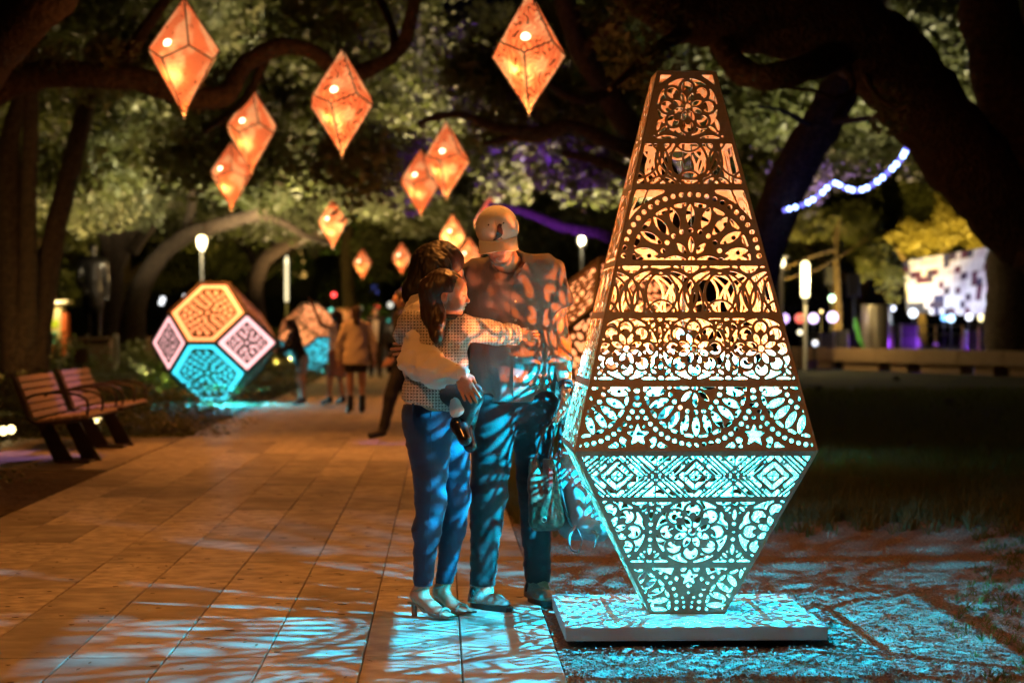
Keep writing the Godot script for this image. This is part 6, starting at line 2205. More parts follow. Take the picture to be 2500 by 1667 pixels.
	f.crease(folds(6.0, 95, 2), 0.009, Vector3(0.7, 1.3, 0.7))
	f.crease(folds(14.0, 96, 2), 0.008, Vector3(0.5, 1.7, 0.5))
	f.slice(Vector3(0.191, 0.098, -10.071), Vector3(0, -1, 0), 0.16)
	f.slice(Vector3(0.456, 0.091, -10.263), Vector3(0, -1, 0), 0.16)
	part("trousers", f.build(at).mesh(), chino, t)
	# boots
	var suede := grainy(Color(0.16, 0.15, 0.13), Color(0.30, 0.28, 0.25), 0.05, 4.0, 0.85, 85, 0.2)
	for l in [[Vector3(0.187, 0.1, -10.071), Vector3(0.179, 0.038, -10.071), Vector3(0.253, 0.027, -9.969), Vector3(0.288, 0.024, -9.927)], [Vector3(0.454, 0.095, -10.263), Vector3(0.446, 0.042, -10.263), Vector3(0.497, 0.024, -10.141), Vector3(0.52, 0.019, -10.1)]]:
		f = Field.new(l[0].min(l[3]) - Vector3(0.12, 0.12, 0.12), l[0].max(l[3]) + Vector3(0.12, 0.1, 0.12), 0.007)
		f.limb(l[0] + Vector3(0, 0.03, 0), l[1], 0.052, 0.05, 0.02)
		f.limb(l[1], l[2], 0.048, 0.044, 0.03)
		f.limb(l[2], l[3], 0.044, 0.032, 0.02)
		f.crease(folds(20.0, 97), 0.003)
		f.slice(Vector3(l[1].x, 0.024, l[1].z), Vector3.DOWN, 0.4)
		f.slice(l[0] + Vector3(0, 0.05, 0), Vector3.UP, 0.1)
		var boot := part("boot", f.build(at).mesh(), suede, t)
		var d: Vector3 = (l[3] - l[1])
		d.y = 0
		var side := d.cross(Vector3.UP).normalized()
		var fw := d.normalized()
		var o := Vector3(l[1].x, 0.012, l[1].z) - at
		var sole := B.new()
		var out := []
		for k in 16:
			var a := TAU * k / 16
			var along := cos(a) * (d.length() * 0.5 + 0.058) + d.length() * 0.5 - 0.004
			out.append(Vector2(along, sin(a) * (0.050 if cos(a) > -0.2 else 0.044)))
		sole.slab(out, o, fw, -side, 0.024)
		part("sole", sole.mesh(), M.black, boot)
		var el := B.new()
		el.ball(l[0] * 0.5 + l[1] * 0.5 - at + side * 0.047, 0.028, 10, Vector3(0.5, 1.2, 0.7))
		part("elastic_gusset", el.mesh(), M.black, boot)
	# watch on the bare wrist
	var wb := B.new()
	var wr := Vector3(0.574, 1.033, -10.015) - at
	var ax := (Vector3(0.576, 1.019, -10.015) - Vector3(0.563, 1.138, -10.086)).normalized()
	wb.tube([wr - ax * 0.011, wr + ax * 0.011], [0.0345, 0.0345], 16)
	var watch := part("watch_strap", wb.mesh(), M.black, t)
	wb = B.new()
	wb.box(wr + Vector3(0.008, 0, 0.036), Vector3(0.034, 0.036, 0.01), 0.003)
	part("watch_case", wb.mesh(), M.steel, watch)

func at_local(p: Vector3, at: Vector3) -> Vector3:
	return p - at

func px(x: float, y: float, d: float) -> Vector3:
	# a point given by picture column, row and distance when the photograph was measured
	var a := (x - 1176.0) / 5000.0 * d
	var b := (784.0 - y) / 5000.0 * d
	var yaw := deg_to_rad(1.868)
	var pit := deg_to_rad(-0.39)
	var fwd := Vector3(sin(yaw) * cos(pit), sin(pit), -cos(yaw) * cos(pit))
	var right := Vector3(cos(yaw), 0, sin(yaw))
	var up := right.cross(fwd)
	return Vector3(0, 1.3, 0) + fwd * d + right * a + up * b

func bird_point(c: Vector2, cf: Field, ho: Vector3, hb: Basis) -> Vector3:
	var m := 0.000203
	var from := ho + hb * Vector3((c.x - 640.0) * m + 0.002, 0.074 - (c.y - 660.0) * m * 1.2, 0.25)
	return surf(cf, from, hb * Vector3(0, 0, -1)) + hb * Vector3(0, 0, 0.0016)

func bird_patch(outline: PackedVector2Array, cf: Field, ho: Vector3, hb: Basis, at: Vector3, m: Material, parent: Node, called: String, lift: float) -> void:
	var tri := Geometry2D.triangulate_polygon(outline)
	var b := B.new()
	for k in range(0, tri.size(), 3):
		var cells := [[outline[tri[k]], outline[tri[k + 1]], outline[tri[k + 2]]]]
		for level in 2:
			var finer := []
			for c in cells:
				var m1: Vector2 = (c[0] + c[1]) / 2.0
				var m2: Vector2 = (c[1] + c[2]) / 2.0
				var m3: Vector2 = (c[2] + c[0]) / 2.0
				finer.append_array([[c[0], m1, m3], [m1, c[1], m2], [m3, m2, c[2]], [m1, m2, m3]])
			cells = finer
		for c in cells:
			var q := []
			for w in c: q.append(bird_point(w, cf, ho, hb) - at + hb * Vector3(0, 0, lift))
			if (q[1] - q[0]).cross(q[2] - q[0]).dot(hb * Vector3(0, 0, 1)) < 0: q.reverse()
			b.tri(q[0], q[1], q[2])
	part(called, b.mesh(), m, parent)

func woman() -> void:
	var at := Vector3(-0.025, 0, -9.786)
	var t := thing("person", "woman with long dark hair in blue jeans and heeled sandals, carrying the toddler", "person", at)
	var body := B.new()
	var f := Field.new(at + Vector3(-0.32, -0.02, -0.42), at + Vector3(0.32, 1.6, 0.72), 0.013)
	f.limb(Vector3(-0.025, 0.957, -9.804), Vector3(-0.045, 1.32, -9.827), 0.125, 0.13, 0.05, Vector3.RIGHT, 0.7)
	f.limb(Vector3(-0.079, 1.354, -9.668), Vector3(-0.056, 1.356, -9.988), 0.05, 0.05, 0.05)
	f.limb(Vector3(-0.055, 1.369, -9.848), Vector3(-0.01, 1.498, -9.887), 0.05, 0.045, 0.04)
	f.limb(Vector3(-0.083, 1.348, -9.648), Vector3(-0.104, 1.149, -9.468), 0.045, 0.04, 0.03)
	f.limb(Vector3(-0.104, 1.149, -9.468), Vector3(0.065, 1.112, -9.222), 0.04, 0.026, 0.02)
	f.limb(Vector3(-0.056, 1.35, -9.988), Vector3(0.014, 1.16, -10.004), 0.045, 0.04, 0.03)
	f.limb(Vector3(0.014, 1.16, -10.004), Vector3(0.092, 1.202, -9.752), 0.038, 0.025, 0.02)
	f.limb(Vector3(-0.045, 0.883, -9.704), Vector3(-0.045, 0.525, -9.692), 0.10, 0.055, 0.03)
	f.limb(Vector3(-0.045, 0.525, -9.692), Vector3(-0.082, 0.14, -9.75), 0.052, 0.033, 0.03)
	f.limb(Vector3(0.03, 0.875, -9.882), Vector3(0.069, 0.529, -9.878), 0.095, 0.055, 0.03)
	f.limb(Vector3(0.069, 0.529, -9.878), Vector3(0.014, 0.129, -9.917), 0.052, 0.033, 0.03)
	f.build(at, body)
	# feet in sandals, on fine grids
	for l in [[Vector3(-0.082, 0.149, -9.75), Vector3(-0.1, 0.098, -9.76), Vector3(-0.025, 0.035, -9.698), Vector3(0.029, 0.017, -9.656)], [Vector3(0.014, 0.137, -9.917), Vector3(-0.002, 0.092, -9.927), Vector3(0.057, 0.034, -9.855), Vector3(0.104, 0.019, -9.813)]]:
		f = Field.new(l[0].min(l[3]) - Vector3(0.09, 0.07, 0.09), l[0].max(l[3]) + Vector3(0.09, 0.04, 0.09), 0.0045)
		f.limb(l[0], l[1], 0.034, 0.033, 0.02)
		f.limb(l[1], l[2], 0.032, 0.031, 0.03)
		f.limb(l[2], l[3], 0.031, 0.020, 0.02, Vector3.UP, 0.75)
		var fw: Vector3 = (l[3] - l[1]).normalized()
		var sd := fw.cross(Vector3.UP).normalized()
		for k in 5:
			var a: Vector3 = l[3] + sd * (k - 2) * 0.0125 - fw * 0.004 * absf(k - 1)
			f.limb(a, a + Vector3(fw.x, 0, fw.z) * 0.022 + Vector3(0, -0.006, 0), 0.0085 if k != 4 else 0.011, 0.0075, 0.006)
		f.build(at, body)
	hand(body, at, Vector3(0.076, 1.108, -9.211), Vector3(0.42, -0.9, 0.0), Vector3(-0.9, -0.42, 0.1), 0.86, 0.5)
	hand(body, at, Vector3(0.092, 1.202, -9.752), Vector3(0.1, 0.5, 0.8), Vector3(1, 0, 0), 0.9, 0.3)
	# head turned to the lantern
	var hb := Basis(Vector3.UP, PI / 2 + 0.18) * Basis(Vector3.RIGHT, 0.22)
	var ho := Vector3(0.01, 1.547, -9.907)
	var hf := Field.new(ho - Vector3(0.17, 0.16, 0.16), ho + Vector3(0.17, 0.17, 0.16), 0.004)
	head_shape(hf, ho, hb, 0.93)
	hf.build(at, body)
	part("body", body.mesh(), M.skin, t)
	# hair
	var hair := Field.new(ho + Vector3(-0.28, -0.36, -0.2), ho + Vector3(0.17, 0.18, 0.22), 0.0055)
	hair.egg(ho + hb * Vector3(0, 0.035, -0.022), Vector3(0.092, 0.106, 0.112), hb, 0.02)
	hair.limb(Vector3(-0.055, 1.576, -9.869), Vector3(-0.1, 1.461, -9.85), 0.085, 0.075, 0.04)
	hair.limb(Vector3(-0.1, 1.461, -9.85), Vector3(-0.139, 1.367, -9.81), 0.06, 0.026, 0.03)
	hair.limb(Vector3(-0.025, 1.555, -9.808), Vector3(-0.041, 1.417, -9.748), 0.06, 0.045, 0.04)
	hair.limb(Vector3(-0.041, 1.417, -9.748), Vector3(-0.054, 1.329, -9.727), 0.045, 0.03, 0.03)
	hair.egg(ho + hb * Vector3(0, -0.035, 0.115), Vector3(0.085, 0.095, 0.085), hb, 0.012, true)
	hair.crease(folds(9.0, 101, 3), 0.007, Vector3(1.6, 0.6, 1.6))
	hair.crease(folds(34.0, 102, 2), 0.004, Vector3(1.6, 0.25, 1.6))
	part("hair", hair.build(at).mesh(), M.hair, t)
	# blouse with puffed sleeves
	var gauze := mat(0.78, 0.75, 0.70, 0.85)
	gauze.backlight_enabled = true
	gauze.backlight = Color(0.35, 0.32, 0.28)
	f = Field.new(at + Vector3(-0.30, 0.82, -0.36), at + Vector3(0.26, 1.46, 0.74), 0.0095)
	f.limb(Vector3(-0.029, 0.937, -9.804), Vector3(-0.041, 1.162, -9.826), 0.15, 0.155, 0.05, Vector3.RIGHT, 0.82)
	f.limb(Vector3(-0.041, 1.162, -9.826), Vector3(-0.053, 1.329, -9.827), 0.16, 0.15, 0.05, Vector3.RIGHT, 0.78)
	f.limb(Vector3(-0.083, 1.354, -9.648), Vector3(-0.056, 1.356, -9.988), 0.068, 0.068, 0.05)
	f.limb(Vector3(-0.095, 1.382, -9.729), Vector3(-0.075, 1.399, -9.869), 0.045, 0.045, 0.04)
	f.limb(Vector3(-0.09, 1.342, -9.629), Vector3(-0.104, 1.158, -9.448), 0.070, 0.080, 0.03)
	f.limb(Vector3(-0.104, 1.158, -9.448), Vector3(-0.009, 1.111, -9.274), 0.080, 0.070, 0.03)
	f.limb(Vector3(-0.009, 1.111, -9.274), Vector3(0.068, 1.104, -9.222), 0.066, 0.040, 0.02)
	f.limb(Vector3(-0.056, 1.35, -9.988), Vector3(0.014, 1.16, -10.004), 0.065, 0.07, 0.03)
	f.crease(folds(7.0, 105, 2), 0.018, Vector3(0.8, 1.6, 1.0))
	f.crease(folds(20.0, 106, 2), 0.009, Vector3(0.6, 1.7, 1.0))
	f.slice(Vector3(-0.029, 0.931, -9.804), Vector3.DOWN, 0.3)
	part("blouse", f.build(at).mesh(), gauze, t)
	var cf := B.new()
	var w := Vector3(0.072, 1.106, -9.216) - at
	var ax := Vector3(0.93, -0.2, 0.3).normalized()
	cf.tube([w - ax * 0.008, w + ax * 0.008], [0.032, 0.034], 16)
	part("blouse_cuff", cf.mesh(), gauze, t)
	# jeans
	var denim := fabric(Color(0.006, 0.012, 0.032), Color(0.032, 0.055, 0.12), 15)
	f = Field.new(at + Vector3(-0.26, 0.08, -0.32), at + Vector3(0.3, 1.06, 0.3), 0.0105)
	f.limb(Vector3(-0.045, 0.934, -9.724), Vector3(0.006, 0.928, -9.903), 0.115, 0.112, 0.05)
	f.limb(Vector3(-0.056, 0.882, -9.724), Vector3(-0.002, 0.874, -9.903), 0.118, 0.112, 0.05)
	f.limb(Vector3(-0.056, 0.844, -9.704), Vector3(-0.045, 0.525, -9.692), 0.108, 0.066, 0.025)
	f.limb(Vector3(-0.045, 0.525, -9.692), Vector3(-0.064, 0.397, -9.711), 0.066, 0.061, 0.03)
	f.limb(Vector3(-0.064, 0.397, -9.711), Vector3(-0.082, 0.146, -9.75), 0.061, 0.042, 0.03)
	f.limb(Vector3(0.03, 0.836, -9.881), Vector3(0.069, 0.529, -9.878), 0.104, 0.063, 0.025)
	f.limb(Vector3(0.069, 0.529, -9.878), Vector3(0.053, 0.389, -9.898), 0.063, 0.058, 0.03)
	f.limb(Vector3(0.053, 0.389, -9.898), Vector3(0.014, 0.133, -9.917), 0.058, 0.041, 0.03)
	f.crease(folds(8.0, 111, 2), 0.006, Vector3(0.7, 1.3, 0.7))
	f.crease(folds(17.0, 112, 2), 0.005, Vector3(0.5, 1.9, 0.5))
	f.slice(Vector3(-0.025, 0.947, -9.804), Vector3(0.06, 1, 0), 0.4)
	f.slice(Vector3(-0.082, 0.138, -9.75), Vector3.DOWN, 0.09)
	f.slice(Vector3(0.014, 0.129, -9.917), Vector3.DOWN, 0.06)
	var jeans := part("jeans", f.build(at).mesh(), denim, t)
	# back pocket and side seam stitched on
	var pk := B.new()
	var g := []
	for j in 6:
		var r := []
		for i in 4:
			var wdt := 1.0 if j < 4 else 0.75
			r.append(surf(f, px(936.0 + 26.0 * wdt * i / 3.0 + 8.0 * j / 5.0, 955.0 + 50.0 * j / 5.0 + (5.0 if j == 5 and i in [1, 2] else 0.0), 9.3), Vector3(0, 0, -1)) - at + Vector3(-0.001, 0, 0.003))
		g.append(r)
	for j in 5:
		for i in 3:
			pk.quad(g[j + 1][i], g[j + 1][i + 1], g[j][i + 1], g[j][i])
	part("back_pocket", pk.mesh(), denim, jeans)
	var seam := []
	var sr := []
	for k in 22:
		var u := k / 21.0
		var x := lerpf(990.0, 990.0, minf(u * 2.0, 1.0)) if u < 0.5 else lerpf(990.0, 973.0, (u - 0.5) * 2.0)
		seam.append(surf(f, px(x, lerpf(945.0, 1338.0, u), 9.3), Vector3(0, 0, -1)) - at)
		sr.append(0.0016)
	var sb := B.new()
	sb.tube(seam, sr, 5)
	part("side_seam", sb.mesh(), mat(0.02, 0.035, 0.08, 0.8), jeans)
	for k in 2:
		var wbm := B.new()
		wbm.box(surf(f, px(946.0 + 44.0 * k, 944.0, 9.3), Vector3(0, 0, -1)) - at, Vector3(0.01, 0.045, 0.008), 0.002)
		part("belt_loop", wbm.mesh(), denim, jeans)
	# heeled sandals
	var snake := cloth(weave(Color(0.10, 0.08, 0.06), Color(0.42, 0.36, 0.30), 1, 19), 60.0, 0.5, 0.0)
	for l in [[Vector3(-0.082, 0.149, -9.75), Vector3(-0.1, 0.098, -9.76), Vector3(-0.025, 0.035, -9.698), Vector3(0.029, 0.017, -9.656)], [Vector3(0.014, 0.137, -9.917), Vector3(-0.002, 0.092, -9.927), Vector3(0.057, 0.034, -9.855), Vector3(0.104, 0.019, -9.813)]]:
		var fw: Vector3 = l[3] - l[1]
		fw.y = 0
		fw = fw.normalized()
		var sd := fw.cross(Vector3.UP).normalized()
		var so := B.new()
		var pr := [[-0.045, l[1].y - 0.040], [0.0, l[1].y - 0.042], [0.05, l[1].y - 0.075], [0.085, 0.026], [0.12, 0.012], [0.20, 0.010]]
		for k in 5:
			for s in [1.0]:
				var a: Vector3 = Vector3(l[1].x, 0, l[1].z) + fw * pr[k][0] + Vector3(0, pr[k][1], 0) - at
				var c: Vector3 = Vector3(l[1].x, 0, l[1].z) + fw * pr[k + 1][0] + Vector3(0, pr[k + 1][1], 0) - at
				var wa := 0.026 + 0.010 * smoothstep(0.0, 0.12, pr[k][0])
				var wc := 0.026 + 0.010 * smoothstep(0.0, 0.12, pr[k + 1][0])
				var h := Vector3(0, 0.010, 0)
				so.quad(a + sd * wa + h, c + sd * wc + h, c - sd * wc + h, a - sd * wa + h)
				so.quad(a - sd * wa, c - sd * wc, c + sd * wc, a + sd * wa)
				so.quad(a + sd * wa, c + sd * wc, c + sd * wc + h, a + sd * wa + h)
				so.quad(c - sd * wc, a - sd * wa, a - sd * wa + h, c - sd * wc + h)
		var shoe := part("sandal", so.mesh(), snake, t)
		var hl := B.new()
		var hp := Vector3(l[1].x, 0, l[1].z) - fw * 0.026 - at
		hl.tube([hp, hp + Vector3(0, l[1].y * 0.5, 0), hp + Vector3(0, l[1].y - 0.036, 0)], [0.013, 0.014, 0.022], 10)
		part("heel", hl.mesh(), snake, shoe)
		for q in [[l[0] * 0.45 + l[1] * 0.55, 0.0375, 0.25], [l[2] * 0.25 + l[3] * 0.75, 0.0335, 1.0]]:
			var st := B.new()
			var ring := []
			var rr := []
			for k in 13:
				var a := TAU * k / 12
				ring.append(q[0] - at + sd * cos(a) * q[1] + (fw * (1.0 - q[2]) + Vector3.UP * q[2]).normalized() * sin(a) * q[1] * (0.75 if q[2] > 0.5 else 1.0))
				rr.append(0.006 if q[2] < 0.5 else 0.009)
			st.tube(ring, rr, 6)
			part("strap", st.mesh(), snake, shoe)

func toddler() -> void:
	var at := Vector3(-0.025, 0.959, -9.464)
	var t := thing("person", "toddler in houndstooth coat held by the woman, reaching to the man's shirt", "person", at)
	var body := B.new()
	var hb := Basis(Vector3.UP, PI / 2 - 0.12) * Basis(Vector3.BACK, 0.05) * Basis(Vector3.RIGHT, 0.10)
	var ho := Vector3(0.026, 1.439, -9.405)
	var f := Field.new(at + Vector3(-0.22, -0.16, -0.32), at + Vector3(0.42, 0.56, 0.2), 0.011)
	f.limb(Vector3(-0.025, 1.016, -9.484), Vector3(0.023, 1.281, -9.464), 0.085, 0.075, 0.04)
	f.limb(Vector3(0.023, 1.281, -9.464), Vector3(0.025, 1.366, -9.425), 0.05, 0.04, 0.03)
	f.limb(Vector3(0.085, 1.289, -9.442), Vector3(0.205, 1.273, -9.578), 0.035, 0.03, 0.02)
	f.limb(Vector3(0.205, 1.273, -9.578), Vector3(0.34, 1.261, -9.814), 0.03, 0.022, 0.02)
	f.limb(Vector3(-0.053, 1.309, -9.507), Vector3(-0.144, 1.304, -9.61), 0.035, 0.03, 0.02)
	f.limb(Vector3(-0.006, 1.017, -9.423), Vector3(0.126, 1.004, -9.369), 0.05, 0.042, 0.02)
	f.limb(Vector3(0.126, 1.004, -9.369), Vector3(0.092, 0.885, -9.419), 0.04, 0.03, 0.02)
	f.limb(Vector3(-0.006, 1.013, -9.584), Vector3(0.133, 0.987, -9.659), 0.05, 0.042, 0.02)
	f.limb(Vector3(0.133, 0.987, -9.659), Vector3(0.114, 0.846, -9.659), 0.04, 0.03, 0.02)
	f.build(at, body)
	hand(body, at, Vector3(0.344, 1.261, -9.824), Vector3(0.9, -0.05, -0.42), Vector3(0, -1, 0.1), 0.60, 0.25)
	# head in profile: round brow, small nose, full cheek
	var hf := Field.new(ho - Vector3(0.15, 0.13, 0.14), ho + Vector3(0.15, 0.15, 0.14), 0.0032)
	hf.egg(ho + hb * Vector3(0, 0.028, -0.010), Vector3(0.068, 0.074, 0.082), hb, 0.02)
	hf.egg(ho + hb * Vector3(0, 0.020, 0.045), Vector3(0.052, 0.045, 0.036), hb, 0.03)
	hf.egg(ho + hb * Vector3(0, -0.034, 0.030), Vector3(0.054, 0.050, 0.050), hb, 0.03)
	hf.limb(ho + hb * Vector3(0, 0.002, 0.078), ho + hb * Vector3(0, -0.018, 0.090), 0.006, 0.009, 0.012)
	hf.egg(ho + hb * Vector3(0, -0.019, 0.092), Vector3(0.010, 0.009, 0.010), hb, 0.006)
	hf.egg(ho + hb * Vector3(0, -0.039, 0.079), Vector3(0.017, 0.006, 0.010), hb, 0.006)
	hf.egg(ho + hb * Vector3(0, -0.052, 0.075), Vector3(0.015, 0.0065, 0.010), hb, 0.006)
	hf.egg(ho + hb * Vector3(0, -0.0455, 0.086), Vector3(0.020, 0.002, 0.008), hb, 0.003, true)
	hf.egg(ho + hb * Vector3(0, -0.072, 0.058), Vector3(0.020, 0.015, 0.018), hb, 0.015)
	for e in [-1, 1]:
		hf.egg(ho + hb * Vector3(e * 0.034, -0.036, 0.052), Vector3(0.024, 0.024, 0.022), hb, 0.02)
		hf.egg(ho + hb * Vector3(e * 0.030, -0.001, 0.084), Vector3(0.015, 0.009, 0.012), hb, 0.008, true)
		hf.egg(ho + hb * Vector3(e * 0.029, -0.002, 0.068), Vector3(0.011, 0.011, 0.011), hb, 0.003)
		hf.egg(ho + hb * Vector3(e * 0.069, -0.014, -0.002), Vector3(0.009, 0.025, 0.016), hb * Basis(Vector3.UP, e * 0.35) * Basis(Vector3.RIGHT, -0.25), 0.006)
		hf.egg(ho + hb * Vector3(e * 0.078, -0.012, 0.001), Vector3(0.006, 0.013, 0.008), hb, 0.003, true)
	hf.limb(ho + hb * Vector3(0, -0.05, 0.0), Vector3(0.025, 1.338, -9.435), 0.04, 0.042, 0.02)
	hf.build(at, body)
	part("body", body.mesh(), M.skin, t)
	for e in [-1, 1]:
		var lash := B.new()
		lash.tube([ho + hb * Vector3(e * 0.020, 0.003, 0.081) - at, ho + hb * Vector3(e * 0.030, 0.004, 0.080) - at, ho + hb * Vector3(e * 0.040, 0.001, 0.074) - at], [0.001, 0.0018, 0.001], 5)
		part("eyelid", lash.mesh(), M.hair, t)
	# brown hair gathered back, falling to the collar
	var brown := mat(0.035, 0.020, 0.010, 0.45)
	var hair := Field.new(ho + Vector3(-0.2, -0.3, -0.15), ho + Vector3(0.14, 0.15, 0.16), 0.0045)
	hair.egg(ho + hb * Vector3(0, 0.032, -0.016), Vector3(0.075, 0.079, 0.086), hb, 0.02)
	hair.limb(ho + hb * Vector3(-0.02, 0.02, -0.07), Vector3(-0.036, 1.356, -9.407), 0.055, 0.048, 0.03)
	hair.limb(Vector3(-0.036, 1.356, -9.407), Vector3(-0.02, 1.253, -9.346), 0.045, 0.026, 0.03)
	hair.limb(ho + hb * Vector3(0.045, 0.01, -0.05), Vector3(-0.005, 1.319, -9.345), 0.035, 0.025, 0.02)
	hair.egg(ho + hb * Vector3(0, -0.045, 0.070), Vector3(0.095, 0.088, 0.075), hb, 0.010, true)
	for e in [-1, 1]: hair.egg(ho + hb * Vector3(e * 0.075, -0.02, 0.012), Vector3(0.03, 0.035, 0.03), hb, 0.008, true)
	hair.egg(ho + hb * Vector3(0, 0.012, 0.082), Vector3(0.06, 0.035, 0.035), hb, 0.012, true)
	hair.crease(folds(10.0, 121, 3), 0.007, Vector3(1.8, 0.5, 1.8))
	hair.crease(folds(40.0, 122, 2), 0.003, Vector3(1.6, 0.3, 1.6))
	part("hair", hair.build(at).mesh(), brown, t)
	# coat
	var hound := cloth(weave(Color(0.62, 0.58, 0.54), Color(0.02, 0.02, 0.022), 0, 3), 37.0, 0.9, 0.3)
	f = Field.new(at + Vector3(-0.28, -0.08, -0.36), at + Vector3(0.42, 0.46, 0.26), 0.009)
	f.limb(Vector3(-0.044, 1.006, -9.485), Vector3(-0.013, 1.149, -9.465), 0.128, 0.120, 0.04)
	f.limb(Vector3(-0.013, 1.149, -9.465), Vector3(0.025, 1.272, -9.454), 0.118, 0.09, 0.04)
	f.limb(Vector3(-0.024, 1.315, -9.466), Vector3(0.078, 1.304, -9.443), 0.055, 0.055, 0.04)
	f.limb(Vector3(0.081, 1.292, -9.443), Vector3(0.205, 1.273, -9.578), 0.060, 0.052, 0.03)
	f.limb(Vector3(0.205, 1.273, -9.578), Vector3(0.344, 1.263, -9.814), 0.052, 0.045, 0.02)
	f.limb(Vector3(-0.04, 1.315, -9.477), Vector3(-0.135, 1.311, -9.53), 0.058, 0.054, 0.03)
	f.limb(Vector3(-0.135, 1.311, -9.53), Vector3(-0.168, 1.265, -9.671), 0.053, 0.045, 0.02)
	f.crease(folds(7.0, 125, 2), 0.010)
	f.crease(folds(18.0, 126, 2), 0.005)
	f.slice(Vector3(-0.044, 0.949, -9.484), Vector3(-0.25, -1, 0), 0.3)
	f.slice(Vector3(0.34, 1.263, -9.809), Vector3(0.9, 0, -0.4), 0.08)
	f.slice(Vector3(0.025, 1.353, -9.435), Vector3(0.1, 1, 0), 0.06)
	part("coat", f.build(at).mesh(), hound, t)
	var col := B.new()
	var ring := []
	var rr := []
	for k in 17:
		var a := TAU * k / 16
		ring.append(Vector3(0.032, 1.343, -9.434) - at + Vector3(cos(a) * 0.055, 0.004 * sin(a * 2.0) - 0.012 * cos(a), sin(a) * 0.055))
		rr.append(0.010)
	col.tube(ring, rr, 7)
	part("collar", col.mesh(), M.black, t)
	# dark tights and shiny shoes
	f = Field.new(at + Vector3(-0.1, -0.18, -0.34), at + Vector3(0.26, 0.14, 0.24), 0.009)
	for l in [[Vector3(-0.006, 1.017, -9.423), Vector3(0.129, 1.008, -9.369), Vector3(0.096, 0.882, -9.419)], [Vector3(-0.006, 1.013, -9.584), Vector3(0.137, 0.987, -9.659), Vector3(0.114, 0.846, -9.659)]]:
		f.limb(l[0], l[1], 0.062, 0.050, 0.02)
		f.limb(l[1], l[2], 0.048, 0.034, 0.02)
	f.crease(folds(22.0, 131), 0.004)
	part("tights", f.build(at).mesh(), mat(0.018, 0.014, 0.016, 0.7), t)
	var patent := mat(0.012, 0.012, 0.014, 0.18)
	for l in [[Vector3(0.081, 0.893, -9.42), Vector3(0.077, 0.877, -9.4), Vector3(0.103, 0.817, -9.359)], [Vector3(0.106, 0.848, -9.659), Vector3(0.106, 0.837, -9.639), Vector3(0.129, 0.774, -9.598)]]:
		f = Field.new(l[1] - Vector3(0.1, 0.14, 0.1), l[1] + Vector3(0.12, 0.08, 0.1), 0.006)
		f.limb(l[0], l[1], 0.033, 0.034, 0.015)
		f.limb(l[1], l[2], 0.036, 0.030, 0.02)
		part("shoe", f.build(at).mesh(), patent, t)
	# white blouse hem showing under the coat
	f = Field.new(Vector3(0.062, 0.972, -9.361) - Vector3(0.09, 0.09, 0.09), Vector3(0.062, 0.972, -9.361) + Vector3(0.09, 0.09, 0.09), 0.006)
	f.limb(Vector3(0.069, 1.019, -9.371), Vector3(0.066, 0.937, -9.361), 0.022, 0.028, 0.02)
	f.limb(Vector3(0.051, 0.996, -9.371), Vector3(0.077, 0.948, -9.36), 0.018, 0.02, 0.02)
	f.crease(folds(26.0, 133, 2), 0.009, Vector3(1.4, 0.6, 1.4))
	part("blouse_hem", f.build(at).mesh(), mat(0.7, 0.7, 0.68, 0.85), t)

